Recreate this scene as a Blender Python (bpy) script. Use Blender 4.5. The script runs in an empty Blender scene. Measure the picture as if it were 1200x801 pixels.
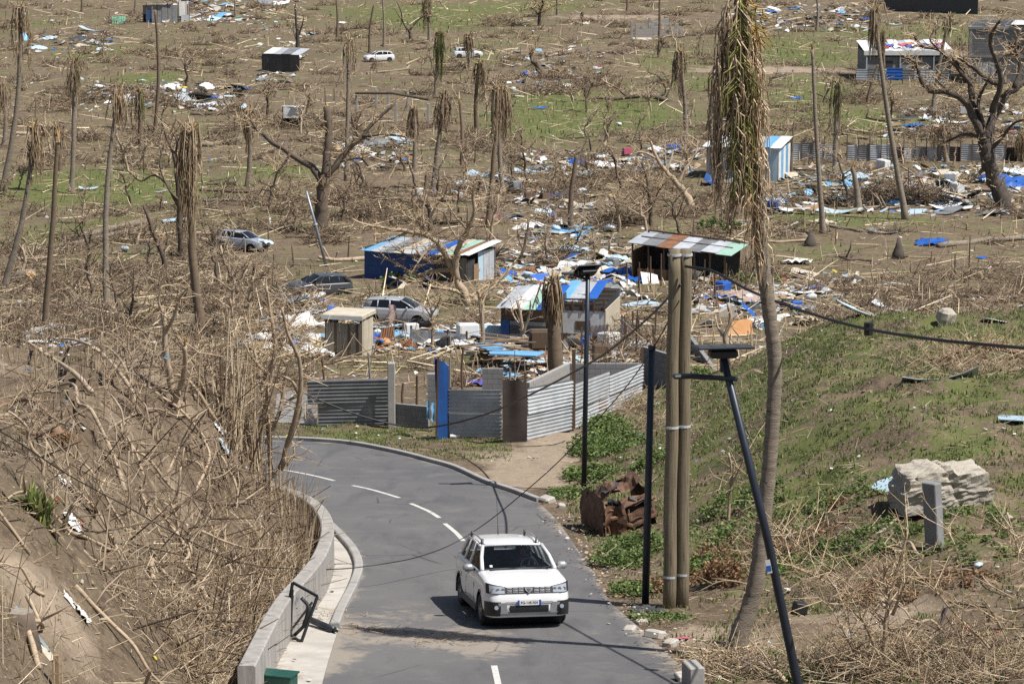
import bpy, math, random
import numpy as np
from mathutils import Vector, Matrix, Quaternion, noise as mnoise
random.seed(7); rng = np.random.default_rng(11)
R = math.radians
sc = bpy.context.scene
COL = sc.collection

# ------------------------------------------------------------------ camera
F, CX, CY, PITCH, CAMZ = 3400.0, 600.0, 400.5, R(10.0), 31.0
cam_d = bpy.data.cameras.new('camera'); cam = bpy.data.objects.new('camera', cam_d); COL.objects.link(cam)
cam_d.sensor_width = 36.0; cam_d.lens = 36.0 * F / 1200.0
cam_d.clip_start = 0.5; cam_d.clip_end = 9000
cam.location = (0, 0, CAMZ); cam.rotation_euler = (R(90) - PITCH, 0, 0)
sc.camera = cam
# ------------------------------------------------------------------ sky, sun, exposure
SUNV = Vector((6.6, -3.0, 12.0)).normalized()          # towards the sun
SUN_EL = math.asin(SUNV.z); SUN_AZ = math.atan2(SUNV.x, SUNV.y)
w = bpy.data.worlds.new('World'); sc.world = w; w.use_nodes = True
nt = w.node_tree; nt.nodes.clear()
sky = nt.nodes.new('ShaderNodeTexSky'); sky.sky_type = 'NISHITA'; sky.sun_disc = False
sky.sun_elevation = SUN_EL; sky.sun_rotation = SUN_AZ; sky.air_density = 1.0; sky.dust_density = 1.5
bg = nt.nodes.new('ShaderNodeBackground'); bg.inputs['Strength'].default_value = 0.06
wo = nt.nodes.new('ShaderNodeOutputWorld')
nt.links.new(sky.outputs[0], bg.inputs[0]); nt.links.new(bg.outputs[0], wo.inputs[0])
sun_d = bpy.data.lights.new('sun', 'SUN'); sun_d.energy = 4.6; sun_d.angle = R(0.5); sun_d.color = (1.0, 0.955, 0.90)
sun = bpy.data.objects.new('sun', sun_d); COL.objects.link(sun)
sun.location = (60, -30, 120); sun.rotation_euler = SUNV.to_track_quat('Z', 'Y').to_euler()
sc.view_settings.view_transform = 'Standard'; sc.view_settings.look = 'None'
sc.view_settings.exposure = 0.50; sc.view_settings.gamma = 1.0; sc.view_settings.use_curve_mapping = False
sc.render.engine = 'CYCLES'
sc.cycles.use_denoising = False
sc.cycles.max_bounces = 5; sc.cycles.diffuse_bounces = 2; sc.cycles.glossy_bounces = 3
sc.cycles.transparent_max_bounces = 8; sc.cycles.transmission_bounces = 4
sc.cycles.caustics_reflective = False; sc.cycles.caustics_refractive = False

# ------------------------------------------------------------------ terrain height
def smooth(a, b, x):
    t = np.clip((x - a) / (b - a), 0, 1); return t * t * (3 - 2 * t)
def ray(px, py):
    dx = (px - CX) / F; dy = (py - CY) / F
    c, s = math.cos(PITCH), math.sin(PITCH)
    return np.array([dx, c - dy * s, -s - dy * c])
def base(Y):
    a = 20.0 - 0.0997 * np.asarray(Y, float)
    return 0.5 * (a + np.sqrt(a * a + 1.0))
def on_base(px, py):                       # ray to the sloping plane (roads)
    d = ray(px, py); lo, hi = 20.0, 900.0
    for _ in range(60):
        m = .5 * (lo + hi); q = m * d
        if CAMZ + q[2] > base(q[1]): lo = m
        else: hi = m
    return (lo * d[0], lo * d[1])
WALL_PX = [(150, 585), (290, 596), (335, 607), (368, 622), (386, 640), (392, 663), (384, 692), (368, 717), (345, 745), (330, 770), (316, 800), (300, 836)]
WALL = [on_base(*p) for p in WALL_PX]
ROAD_L = [on_base(*p) for p in [(366, 850), (373, 822), (380, 792), (390, 758), (397, 737), (405, 716), (418, 690), (425, 667), (419, 648), (407, 633), (392, 618), (368, 603), (338, 591), (290, 580), (200, 572), (60, 566), (-120, 562)]]
ROAD_R = [on_base(*p) for p in [(870, 850), (838, 818), (806, 788), (772, 755), (736, 724), (713, 702), (696, 672), (673, 638), (650, 607), (628, 588), (600, 577.5), (566, 566), (530, 549.5), (500, 541), (470, 533), (430, 524.5), (400, 520), (360, 517), (325, 516), (250, 515), (100, 516), (-120, 518)]]
def poly_sd(X, Y, poly):                   # signed distance, positive inside
    X = np.asarray(X, float); Y = np.asarray(Y, float)
    d = np.full(X.shape, 1e18); ins = np.zeros(X.shape, bool)
    n = len(poly)
    for i in range(n):
        x1, y1 = poly[i]; x2, y2 = poly[(i + 1) % n]
        ex, ey = x2 - x1, y2 - y1
        t = np.clip(((X - x1) * ex + (Y - y1) * ey) / (ex * ex + ey * ey + 1e-12), 0, 1)
        d = np.minimum(d, (X - x1 - t * ex) ** 2 + (Y - y1 - t * ey) ** 2)
        c = ((y1 > Y) != (y2 > Y))
        with np.errstate(divide='ignore', invalid='ignore'):
            xi = ex * (Y - y1) / (y2 - y1 + 1e-12) + x1
        ins ^= c & (X < xi)
    d = np.sqrt(d)
    return np.where(ins, d, -d)
ROAD_POLY = ROAD_L + ROAD_R[::-1]
near_l = on_base(300, 836)
BANK_POLY = [(-90, WALL[0][1] + 0.3)] + WALL + [(near_l[0] - 1.5, 30), (near_l[0] - 3, -40), (-90, -40)]
MOUND_POLY = [on_base(870, 850), on_base(806, 792), on_base(745, 726), on_base(700, 660), on_base(660, 604), on_base(655, 575), on_base(690, 530), on_base(740, 470), on_base(765, 445),
              (5.6, 119), (11.0, 122), (70, 124), (70, 30), (8, 30)]
_fr = [(rng.uniform(-1, 1), rng.uniform(-1, 1), rng.uniform(0, 6.28)) for _ in range(48)]
def wob(X, Y, scale, k0, n=7):
    X = np.asarray(X, float); Y = np.asarray(Y, float)
    z = np.zeros(np.broadcast(X, Y).shape)
    for i in range(n):
        a, b, p = _fr[(k0 + i) % 48]; m = math.hypot(a, b) + 1e-6; f = (0.6 + 1.5 * i / n) / scale
        z = z + np.sin((a / m * X + b / m * Y) * f * 6.28 + p + 1.7 * np.sin((b / m * X - a / m * Y) * f * 3.1 + p * 2))
    return z / n
def H0(X, Y, noisy=True):                  # without the road bed
    X = np.asarray(X, float); Y = np.asarray(Y, float)
    db = poly_sd(X, Y, BANK_POLY); dm = poly_sd(X, Y, MOUND_POLY); dr = poly_sd(X, Y, ROAD_POLY)
    z = base(Y)
    z = z + (4.75 + 0.4 * wob(X, Y, 14, 3)) * smooth(0.0, 1.0, np.clip((db - .3) / (5.4 - 2.7 * smooth(62, 78, Y)), 0, 1))
    z = z + (3.45 + 0.35 * wob(X, Y, 11, 9)) * smooth(0.2, 10.0, dm) * smooth(57, 82, Y) + 0.5 * smooth(2, 9, dm) * (1 - smooth(57, 82, Y))
    if not noisy: return z
    off = smooth(0.2, 3.0, -dr)
    z = z + off * (0.13 * wob(X, Y, 3.1, 20) + 0.06 * wob(X, Y, 0.9, 30)) * np.where((Y < 118) | (Y > 225), 1, .45)
    bank = smooth(1, 4, db) + smooth(1, 4, dm)
    z = z + bank * (0.17 * wob(X, Y, 1.7, 14) + .22 * wob(X, Y, 4.3, 24) + .11 * wob(X, Y, .8, 34))
    return z
def H(X, Y):
    X = np.asarray(X, float); Y = np.asarray(Y, float)
    return H0(X, Y) - 0.07 * smooth(-0.05, 0.5, poly_sd(X, Y, ROAD_POLY))
def h1(x, y): return float(H(np.array([x]), np.array([y]))[0])
def P(px, py):                             # pixel -> first hit on the terrain
    d = ray(px, py); t = np.linspace(24, 700, 1000); X = d[0] * t; Y = d[1] * t; Z = CAMZ + d[2] * t
    g = Z - H0(X, Y, False); k = np.argmax(g < 0)
    if g[k] >= 0: k = len(t) - 1
    lo, hi = t[max(k - 1, 0)], t[k]
    tt = np.linspace(lo, hi, 40); g = CAMZ + d[2] * tt - H0(d[0] * tt, d[1] * tt, False); j = int(np.argmax(g < 0))
    q = d * tt[j]
    return Vector((q[0], q[1], h1(q[0], q[1])))
def at_depth(px, py, Y):                   # pixel ray at world distance Y
    d = ray(px, py); t = Y / d[1]
    return Vector((d[0] * t, Y, CAMZ + d[2] * t))
def ppm(p):                                # pixels per metre at a point
    return F / (p[1] * math.cos(PITCH) + (CAMZ - p[2]) * math.sin(PITCH))
def normal(x, y, e=0.35):
    dzx = (h1(x + e, y) - h1(x - e, y)) / (2 * e); dzy = (h1(x, y + e) - h1(x, y - e)) / (2 * e)
    return Vector((-dzx, -dzy, 1)).normalized()

# ------------------------------------------------------------------ mesh helpers
class MB:
    def __init__(s): s.v = []; s.f = []; s.c = []
    def add(s, vs, fs, col=None):
        n = len(s.v); s.v += [tuple(q) for q in vs]; s.f += [tuple(i + n for i in q) for q in fs]
        if col is not None: s.c += [col] * len(fs)
        return s
    def box(s, c, d, rot=None, col=None):
        c = Vector(c); vs = []
        for z in (-.5, .5):
            for y in (-.5, .5):
                for x in (-.5, .5):
                    q = Vector((x * d[0], y * d[1], z * d[2]))
                    if rot is not None: q = rot @ q
                    vs.append(c + q)
        return s.add(vs, [(0, 2, 3, 1), (4, 5, 7, 6), (0, 1, 5, 4), (2, 6, 7, 3), (0, 4, 6, 2), (1, 3, 7, 5)], col)
    def bevel_box(s, c, d, b=.02, rot=None):
        c = Vector(c); vs = []; x, y, z = d[0] / 2, d[1] / 2, d[2] / 2
        rings = [(-z, b), (-z + b, 0), (z - b, 0), (z, b)]
        for zz, i in rings:
            X, Y = x - i, y - i; k = b if i == 0 else b * .5
            for px, py in [(X - k, -Y), (X, -Y + k), (X, Y - k), (X - k, Y), (-X + k, Y), (-X, Y - k), (-X, -Y + k), (-X + k, -Y)]:
                q = Vector((px, py, zz)); q = rot @ q if rot is not None else q
                vs.append(c + q)
        fs = [tuple(range(7, -1, -1)), tuple(range(24, 32))]
        for r in range(3):
            for i in range(8): j = (i + 1) % 8; fs.append((r * 8 + i, r * 8 + j, r * 8 + 8 + j, r * 8 + 8 + i))
        return s.add(vs, fs)
    def tube(s, pts, rad, n=6, caps=True, col=None, jit=0.0):
        pts = [Vector(p) for p in pts]; m = len(pts)
        if not hasattr(rad, '__len__'): rad = [rad] * m
        vs = []; up = None
        for i in range(m):
            t = (pts[min(i + 1, m - 1)] - pts[max(i - 1, 0)])
            t = t.normalized() if t.length > 1e-9 else Vector((0, 0, 1))
            if up is None: up = t.orthogonal().normalized()
            u = (up - t * up.dot(t)); u = u.normalized() if u.length > 1e-6 else t.orthogonal().normalized(); up = u
            v = t.cross(u)
            for k in range(n):
                a = 6.28318 * k / n; r = rad[i] * (1 + (random.uniform(-jit, jit) if jit else 0))
                vs.append(pts[i] + u * (math.cos(a) * r) + v * (math.sin(a) * r))
        fs = [(i * n + k, i * n + (k + 1) % n, i * n + n + (k + 1) % n, i * n + n + k) for i in range(m - 1) for k in range(n)]
        if caps: fs += [tuple(range(n - 1, -1, -1)), tuple(range((m - 1) * n, m * n))]
        return s.add(vs, fs, col)
    def bar(s, a, b, wd, th, up=(0, 0, 1), col=None):        # rectangular bar from a to b
        a = Vector(a); b = Vector(b); t = (b - a); L = t.length; t = t.normalized(); u = Vector(up)
        if abs(t.dot(u)) > .98: u = Vector((1, 0, 0))
        x = t.cross(u).normalized(); z = x.cross(t)
        return s.box((a + b) / 2, (wd, L, th), Matrix((x, t, z)).transposed(), col)
    def quad(s, a, b, c, d, col=None): return s.add([a, b, c, d], [(0, 1, 2, 3)], col)
    def grid(s, fn, nu, nv, col=None):
        vs = [fn(i / nu, j / nv) for j in range(nv + 1) for i in range(nu + 1)]
        fs = [(j * (nu + 1) + i, j * (nu + 1) + i + 1, (j + 1) * (nu + 1) + i + 1, (j + 1) * (nu + 1) + i) for j in range(nv) for i in range(nu)]
        return s.add(vs, fs, col)
    def prism(s, pts, axis, th):                             # polygon (3D points) extruded along axis
        pts = [Vector(p) for p in pts]; a = Vector(axis).normalized() * th; n = len(pts)
        vs = pts + [p + a for p in pts]
        fs = [tuple(range(n)), tuple(range(2 * n - 1, n - 1, -1))] + [(i, i + n, (i + 1) % n + n, (i + 1) % n) for i in range(n)]
        return s.add(vs, fs)
    def mesh(s, name, smooth=False):
        me = bpy.data.meshes.new(name); me.from_pydata(s.v, [], s.f); me.update()
        if s.c and len(s.c) == len(s.f):
            at = me.color_attributes.new('Col', 'FLOAT_COLOR', 'CORNER')
            arr = np.repeat(np.array([(c[0], c[1], c[2], 1) for c in s.c], dtype=np.float32), [len(f) for f in s.f], axis=0)
            at.data.foreach_set('color', arr.ravel())
        if smooth: me.polygons.foreach_set('use_smooth', [True] * len(me.polygons))
        return me
    def build(s, name, mt, parent=None, smooth=False):
        return link(name, s.mesh(name, smooth), mt, parent)
def link(name, me, mt, parent=None):
    if mt is not None and not me.materials: me.materials.append(mt)
    o = bpy.data.objects.new(name, me); COL.objects.link(o)
    if parent is not None: o.parent = parent
    return o
LABELS = {}
def tag(o, label, cat, group=None):
    o['label'] = label; o['category'] = cat
    if group: o['group'] = group
    LABELS.setdefault(label, []).append(o)
    return o
def thing(name, label, cat, loc, rot=(0, 0, 0), group=None):
    o = bpy.data.objects.new(name, None); COL.objects.link(o); o.empty_display_size = .3
    o.location = loc; o.rotation_euler = rot
    return tag(o, label, cat, group)
def setkind(o, k): o['kind'] = k; return o
def copy_tree(o, parent=None):
    c = o.copy(); COL.objects.link(c); c.parent = parent
    for ch in o.children: copy_tree(ch, c)
    return c
def basis(n, yaw):                                           # local Z along n
    q = Vector((0, 0, 1)).rotation_difference(Vector(n)); return (q @ Quaternion((0, 0, 1), yaw))
def U(a, b): return random.uniform(a, b)

def tris_obj(name, V, T, C, mt, parent=None):                # big soup: V (n,3), T (m,3|4), C (m,3)
    me = bpy.data.meshes.new(name); k = T.shape[1]; m = len(T)
    me.vertices.add(len(V)); me.vertices.foreach_set('co', np.asarray(V, np.float32).ravel())
    me.loops.add(m * k); me.loops.foreach_set('vertex_index', T.astype(np.int32).ravel())
    me.polygons.add(m); me.polygons.foreach_set('loop_start', np.arange(0, m * k, k, dtype=np.int32))
    me.update(calc_edges=True)
    at = me.color_attributes.new('Col', 'FLOAT_COLOR', 'CORNER')
    cc = np.ones((m, 4), np.float32); cc[:, :3] = C
    at.data.foreach_set('color', np.repeat(cc, k, axis=0).ravel())
    return link(name, me, mt, parent)
def spikes(A, B, r0, r1):                                    # n tapered 3-sided sticks A->B ; returns V,T(quads)
    n = len(A); t = B - A; L = np.linalg.norm(t, axis=1, keepdims=True) + 1e-9; t = t / L
    ref = np.where(np.abs(t[:, 2:3]) > .9, np.array([[1., 0, 0]]), np.array([[0, 0, 1.]]))
    u = np.cross(t, ref); u /= np.linalg.norm(u, axis=1, keepdims=True) + 1e-9; v = np.cross(t, u)
    r0 = np.broadcast_to(np.asarray(r0, float).reshape(-1, 1), (n, 1)); r1 = np.broadcast_to(np.asarray(r1, float).reshape(-1, 1), (n, 1))
    V = np.empty((n, 6, 3))
    for k in range(3):
        a = 2.0944 * k; d = u * math.cos(a) + v * math.sin(a)
        V[:, k] = A + d * r0; V[:, 3 + k] = B + d * r1
    b = (np.arange(n) * 6)[:, None]
    T = np.concatenate([b + np.array([[k, (k + 1) % 3, 3 + (k + 1) % 3, 3 + k]]) for k in range(3)], axis=1).reshape(-1, 4)
    return V.reshape(-1, 3), T
# ------------------------------------------------------------------ materials (all procedural)
MATS = {}
def newmat(name):
    m = bpy.data.materials.new(name); m.use_nodes = True; n = m.node_tree; n.nodes.clear()
    o = n.nodes.new('ShaderNodeOutputMaterial'); b = n.nodes.new('ShaderNodeBsdfPrincipled'); n.links.new(b.outputs[0], o.inputs[0])
    MATS[name] = m
    return m, n, b
def nz(n, vec, scale, detail=6, rough=.6, dist=0.0):
    t = n.nodes.new('ShaderNodeTexNoise'); t.inputs['Scale'].default_value = scale; t.inputs['Detail'].default_value = detail
    t.inputs['Roughness'].default_value = rough; t.inputs['Distortion'].default_value = dist
    if vec is not None: n.links.new(vec, t.inputs['Vector'])
    return t.outputs['Fac']
def ramp(n, fac, a, b, lo=0.0, hi=1.0):
    r = n.nodes.new('ShaderNodeMapRange'); r.inputs['From Min'].default_value = a; r.inputs['From Max'].default_value = b
    r.inputs['To Min'].default_value = lo; r.inputs['To Max'].default_value = hi; n.links.new(fac, r.inputs['Value']); return r.outputs[0]
def mixc(n, fac, a, b, mode='MIX'):
    x = n.nodes.new('ShaderNodeMix'); x.data_type = 'RGBA'; x.blend_type = mode
    if hasattr(fac, 'is_linked') or hasattr(fac, 'links'): n.links.new(fac, x.inputs[0])
    else: x.inputs[0].default_value = fac
    for k, q in ((6, a), (7, b)):
        if isinstance(q, (tuple, list)): x.inputs[k].default_value = (*q[:3], 1)
        else: n.links.new(q, x.inputs[k])
    return x.outputs[2]
def mth(n, op, a, b=None):
    x = n.nodes.new('ShaderNodeMath'); x.operation = op
    for k, q in ((0, a), (1, b)):
        if q is None: continue
        if isinstance(q, (int, float)): x.inputs[k].default_value = q
        else: n.links.new(q, x.inputs[k])
    return x.outputs[0]
def objcoord(n, world=False):
    if world: return n.nodes.new('ShaderNodeNewGeometry').outputs['Position']
    return n.nodes.new('ShaderNodeTexCoord').outputs['Object']
def bump(n, b, h, strength=.4, dist=.02):
    x = n.nodes.new('ShaderNodeBump'); x.inputs['Strength'].default_value = strength; x.inputs['Distance'].default_value = dist
    n.links.new(h, x.inputs['Height']); n.links.new(x.outputs[0], b.inputs['Normal'])
def mat(name, c1, c2=None, scale=3.0, rough=.8, metal=0.0, bmp=0.0, bdist=.02, stain=None, stain_at=.58, rand=0.0, spec=.5, stretch=None, world=False):
    if name in MATS: return MATS[name]
    m, n, b = newmat(name); v = objcoord(n, world)
    if stretch:
        mp = n.nodes.new('ShaderNodeMapping'); mp.inputs['Scale'].default_value = stretch; n.links.new(v, mp.inputs[0]); v = mp.outputs[0]
    if c2 is None: c2 = tuple(x * .72 for x in c1)
    f = nz(n, v, scale, 8, .65); c = mixc(n, ramp(n, f, .32, .68), c1, c2)
    if stain:
        g = nz(n, v, scale * .55, 9, .7, .6); c = mixc(n, ramp(n, g, stain_at, stain_at + .08), c, stain)
    if rand:
        oi = n.nodes.new('ShaderNodeObjectInfo'); k = ramp(n, oi.outputs['Random'], 0, 1, 1 - rand, 1 + rand * .6)
        hs = n.nodes.new('ShaderNodeHueSaturation'); n.links.new(k, hs.inputs['Value']); n.links.new(c, hs.inputs['Color']); c = hs.outputs[0]
    n.links.new(c, b.inputs['Base Color']); b.inputs['Roughness'].default_value = rough; b.inputs['Metallic'].default_value = metal
    b.inputs['Specular IOR Level'].default_value = spec
    if bmp: bump(n, b, nz(n, v, scale * 4, 8, .7), bmp, bdist)
    return m
def vcol(name, rough=.85, scale=6.0, amt=.35, trans=0.0, spec=.3):       # colour attribute with slight grain
    m, n, b = newmat(name); a = n.nodes.new('ShaderNodeAttribute'); a.attribute_name = 'Col'
    k = ramp(n, nz(n, objcoord(n, True), scale, 4), .3, .7, 1 - amt, 1 + amt * .6)
    hs = n.nodes.new('ShaderNodeHueSaturation'); n.links.new(k, hs.inputs['Value']); n.links.new(a.outputs['Color'], hs.inputs['Color'])
    n.links.new(hs.outputs[0], b.inputs['Base Color']); b.inputs['Roughness'].default_value = rough; b.inputs['Specular IOR Level'].default_value = spec
    if trans:
        t = n.nodes.new('ShaderNodeBsdfTranslucent'); n.links.new(hs.outputs[0], t.inputs[0]); x = n.nodes.new('ShaderNodeMixShader'); x.inputs[0].default_value = trans
        n.links.new(b.outputs[0], x.inputs[1]); n.links.new(t.outputs[0], x.inputs[2]); n.links.new(x.outputs[0], [q for q in n.nodes if q.type == 'OUTPUT_MATERIAL'][0].inputs[0])
    return m
M_TWIG = vcol('dry_twigs', .9); M_LEAF = vcol('green_leaves', .6, 3, .3, .25); M_LIT = vcol('scattered_litter', .6, 9, .25)
M_FROND = vcol('palm_frond', .75, 5, .35, .18)
# ground ---------------------------------------------------------------------------
def ground_material():
    m, n, b = newmat('ground_soil'); v = objcoord(n, True)
    att = lambda s: (lambda a: (setattr(a, 'attribute_name', s), a.outputs['Fac'])[1])(n.nodes.new('ShaderNodeAttribute'))
    big = nz(n, v, .045, 6, .6); mid = nz(n, v, .35, 8, .68, .4); fine = nz(n, v, 3.2, 8, .72); spk = nz(n, v, 11, 5, .7)
    c = mixc(n, ramp(n, mid, .35, .65), (.122, .090, .061), (.215, .165, .114))
    c = mixc(n, ramp(n, big, .42, .62), c, (.135, .106, .072))
    c = mixc(n, ramp(n, fine, .48, .66), c, (.070, .050, .034))
    c = mixc(n, ramp(n, spk, .59, .70), c, (.42, .34, .235))
    mp = n.nodes.new('ShaderNodeMapping'); mp.inputs['Scale'].default_value = (.35, 2.2, 1); mp.inputs['Rotation'].default_value = (0, 0, .3); n.links.new(v, mp.inputs[0])
    c = mixc(n, ramp(n, nz(n, mp.outputs[0], 1.2, 7, .7), .60, .68), c, (.36, .275, .17))
    # grass cover
    gf = mth(n, 'ADD', att('grass'), ramp(n, mid, .25, .75, -.5, .5)); gf = mth(n, 'ADD', gf, ramp(n, fine, .25, .75, -.55, .55))
    gcol = mixc(n, ramp(n, nz(n, v, .8, 6), .35, .65), (.078, .106, .028), (.132, .145, .050))
    c = mixc(n, ramp(n, gf, .34, .62, 0, .88), c, gcol)
    # pale trodden dirt
    pf = mth(n, 'ADD', att('pale'), ramp(n, mid, .25, .75, -.25, .25))
    pc = mixc(n, ramp(n, fine, .35, .65), (.335, .270, .200), (.255, .200, .145))
    c = mixc(n, ramp(n, pf, .35, .6), c, pc)
    n.links.new(c, b.inputs['Base Color']); b.inputs['Roughness'].default_value = .95; b.inputs['Specular IOR Level'].default_value = .15
    hh = mth(n, 'ADD', mth(n, 'MULTIPLY', fine, .6), mth(n, 'MULTIPLY', spk, .35)); bump(n, b, hh, .9, .12)
    return m
M_GROUND = ground_material()
def asphalt_material():
    m, n, b = newmat('asphalt'); v = objcoord(n, True)
    big = nz(n, v, .12, 5, .6); mid = nz(n, v, .9, 8, .65, .5); fine = nz(n, v, 30, 4, .6)
    c = mixc(n, ramp(n, big, .35, .65), (.098, .097, .099), (.132, .128, .126))
    c = mixc(n, ramp(n, mid, .52, .72, 0, .45), c, (.185, .172, .158))
    mp = n.nodes.new('ShaderNodeMapping'); mp.inputs['Scale'].default_value = (.5, .09, 1); mp.inputs['Rotation'].default_value = (0, 0, .22); n.links.new(v, mp.inputs[0])
    c = mixc(n, ramp(n, nz(n, mp.outputs[0], 2.2, 6, .6), .52, .66, 0, .45), c, (.062, .062, .065))
    a = n.nodes.new('ShaderNodeAttribute'); a.attribute_name = 'dust'
    df = mth(n, 'ADD', a.outputs['Fac'], ramp(n, mid, .25, .75, -.4, .4)); df = mth(n, 'ADD', df, ramp(n, nz(n, v, 5, 6, .7), .25, .75, -.2, .2))
    c = mixc(n, ramp(n, df, .40, .75, 0, .85), c, (.275, .240, .195))
    vo = n.nodes.new('ShaderNodeTexVoronoi'); vo.feature = 'DISTANCE_TO_EDGE'; vo.inputs['Scale'].default_value = .33; n.links.new(v, vo.inputs['Vector'])
    ck = mth(n, 'MULTIPLY', ramp(n, vo.outputs['Distance'], .004, .010, 1, 0), ramp(n, nz(n, v, .3, 3), .52, .6))
    c = mixc(n, ramp(n, ck, 0, 1, 0, .6), c, (.03, .03, .03))
    n.links.new(c, b.inputs['Base Color']); b.inputs['Roughness'].default_value = .85; b.inputs['Specular IOR Level'].default_value = .35
    bump(n, b, fine, .5, .01)
    return m
M_ROAD = asphalt_material()
CONC = mat('concrete', (.36, .345, .32), (.26, .25, .235), 1.6, .9, bmp=.3, stain=(.17, .16, .15), stain_at=.60)
CONCP = mat('pale_concrete', (.47, .445, .40), (.34, .315, .275), 1.3, .9, bmp=.3, stain=(.24, .19, .14), stain_at=.60, world=True)
CONCW = mat('weathered_wall_concrete', (.37, .352, .325), (.235, .222, .205), 2.2, .9, bmp=.45, stain=(.085, .080, .075), stain_at=.575, stretch=(1.6, 1.6, .30), world=True)
BLOCK = mat('grey_block', (.25, .252, .255), (.165, .168, .172), 1.3, .92, bmp=.3, stain=(.27, .265, .25), stain_at=.62, rand=.12)
PAINT = mat('road_paint', (.62, .61, .57), (.42, .41, .38), 6, .75, stain=(.13, .13, .13), stain_at=.60, world=True)
GALV = mat('galvanised_sheet', (.52, .545, .57), (.36, .385, .41), 1.6, .42, .08, stain=(.22, .19, .17), stain_at=.62, rand=.14)
GALVD = mat('dull_grey_sheet', (.25, .256, .265), (.145, .15, .155), 1.5, .5, .12, stain=(.30, .29, .27), stain_at=.60, rand=.1)
RUSTY = mat('rusty_sheet', (.27, .125, .055), (.13, .065, .038), 2.5, .85, .1, bmp=.3, stain=(.34, .30, .26), stain_at=.63)
RUSTD = mat('brown_rusty_plate', (.070, .052, .044), (.040, .031, .028), 2.2, .8, .1, bmp=.3, stain=(.13, .105, .09), stain_at=.62)
BURNT = mat('burnt_car_metal', (.20, .105, .058), (.065, .038, .028), 4.5, .8, .15, bmp=.4, stain=(.30, .245, .20), stain_at=.62)
WHITE = mat('white_sheet', (.74, .74, .72), (.58, .58, .56), 2.2, .5, stain=(.36, .33, .29), stain_at=.64, rand=.08)
CREAM = mat('cream_board', (.52, .47, .37), (.40, .35, .26), 2.2, .7, stain=(.22, .18, .13), stain_at=.62, rand=.12)
BLUE = mat('blue_tarpaulin', (.020, .120, .46), (.014, .082, .33), 3, .45, stain=(.05, .19, .52), stain_at=.64, rand=.15)
BLUED = mat('deep_blue_sheet', (.014, .075, .26), (.010, .050, .18), 2, .5, stain=(.03, .11, .33), stain_at=.62)
LBLUE = mat('light_blue_sheet', (.18, .42, .66), (.12, .31, .52), 2.5, .5, stain=(.5, .55, .58), stain_at=.63, rand=.15)
PBLUE = mat('pale_blue_sheet', (.45, .58, .66), (.36, .48, .56), 2, .45, stain=(.6, .63, .64), stain_at=.62, rand=.1)
GREEN = mat('green_sheet', (.13, .30, .19), (.10, .23, .15), 2.2, .5, stain=(.33, .40, .34), stain_at=.62, rand=.12)
MINT = mat('mint_sheet', (.34, .52, .42), (.26, .42, .34), 2.2, .5, stain=(.5, .52, .48), stain_at=.62)
RED = mat('faded_red', (.42, .05, .04), (.30, .035, .03), 3, .6, rand=.15)
PINK = mat('pink_cloth', (.55, .12, .19), (.42, .08, .14), 4, .8, rand=.2)
ORANGE = mat('orange_board', (.47, .235, .085), (.36, .17, .06), 3, .7, rand=.2, stretch=(1, 1, 6))
YELLOW = mat('yellow_plastic', (.62, .50, .06), (.48, .38, .05), 4, .5)
PURPLE = mat('violet_plastic', (.12, .10, .42), (.09, .08, .32), 3, .5)
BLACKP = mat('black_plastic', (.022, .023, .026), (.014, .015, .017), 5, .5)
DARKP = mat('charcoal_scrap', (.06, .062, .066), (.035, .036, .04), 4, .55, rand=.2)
WOOD = mat('raw_timber', (.33, .225, .125), (.225, .15, .085), 3, .8, stretch=(6, 1, 6), rand=.2)
WOODD = mat('dark_timber', (.135, .085, .050), (.080, .052, .034), 3, .85, stretch=(6, 6, 1), rand=.2, bmp=.3)
WOODG = mat('grey_timber', (.28, .25, .205), (.18, .16, .135), 3, .85, stretch=(6, 6, .8), rand=.15, bmp=.3)
UPOLE = mat('utility_pole_wood', (.235, .195, .125), (.115, .092, .058), 4, .85, stretch=(8, 8, .35), bmp=.5, stain=(.065, .052, .038), stain_at=.57)
STEEL = mat('dark_blue_steel_pole', (.028, .036, .052), (.020, .026, .039), 5, .42, .3)
TRUNKP = mat('palm_trunk', (.315, .265, .205), (.165, .132, .098), 2.6, .9, stretch=(1, 1, 4.5), bmp=.8, bdist=.04, stain=(.075, .058, .042), stain_at=.575, rand=.14)
TRUNKD = mat('brown_palm_trunk', (.205, .150, .100), (.125, .090, .060), 2.2, .9, stretch=(1, 1, 3.5), bmp=.5, rand=.16)
BARKP = mat('pale_bare_wood', (.46, .37, .265), (.30, .22, .145), 3.5, .9, bmp=.4, stain=(.15, .11, .075), stain_at=.62, rand=.1)
BARKB = mat('brown_bark', (.155, .118, .085), (.085, .064, .047), 3.0, .9, bmp=.5, stain=(.26, .205, .15), stain_at=.62, rand=.12)
BARKD = mat('dark_bark', (.105, .086, .070), (.055, .045, .037), 2.2, .95, bmp=.6, stain=(.17, .135, .105), stain_at=.60)
TORN = mat('torn_raw_wood', (.50, .34, .17), (.36, .21, .09), 5, .85, bmp=.4)
STONE = mat('broken_concrete_lump', (.46, .42, .345), (.33, .295, .24), 1.8, .95, bmp=.7, bdist=.06, stain=(.17, .145, .115), stain_at=.57)
CABLE = mat('black_cable', (.018, .018, .020), None, 5, .5)
TYRE = mat('tyre_rubber', (.020, .020, .021), None, 8, .8)
ALLOY = mat('alloy_wheel', (.30, .31, .32), (.22, .23, .24), 6, .35, .7)
PLATEW = mat('number_plate_white', (.75, .75, .74), None, 5, .4); PLATEB = mat('number_plate_blue', (.02, .08, .42), None, 5, .4)
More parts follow.
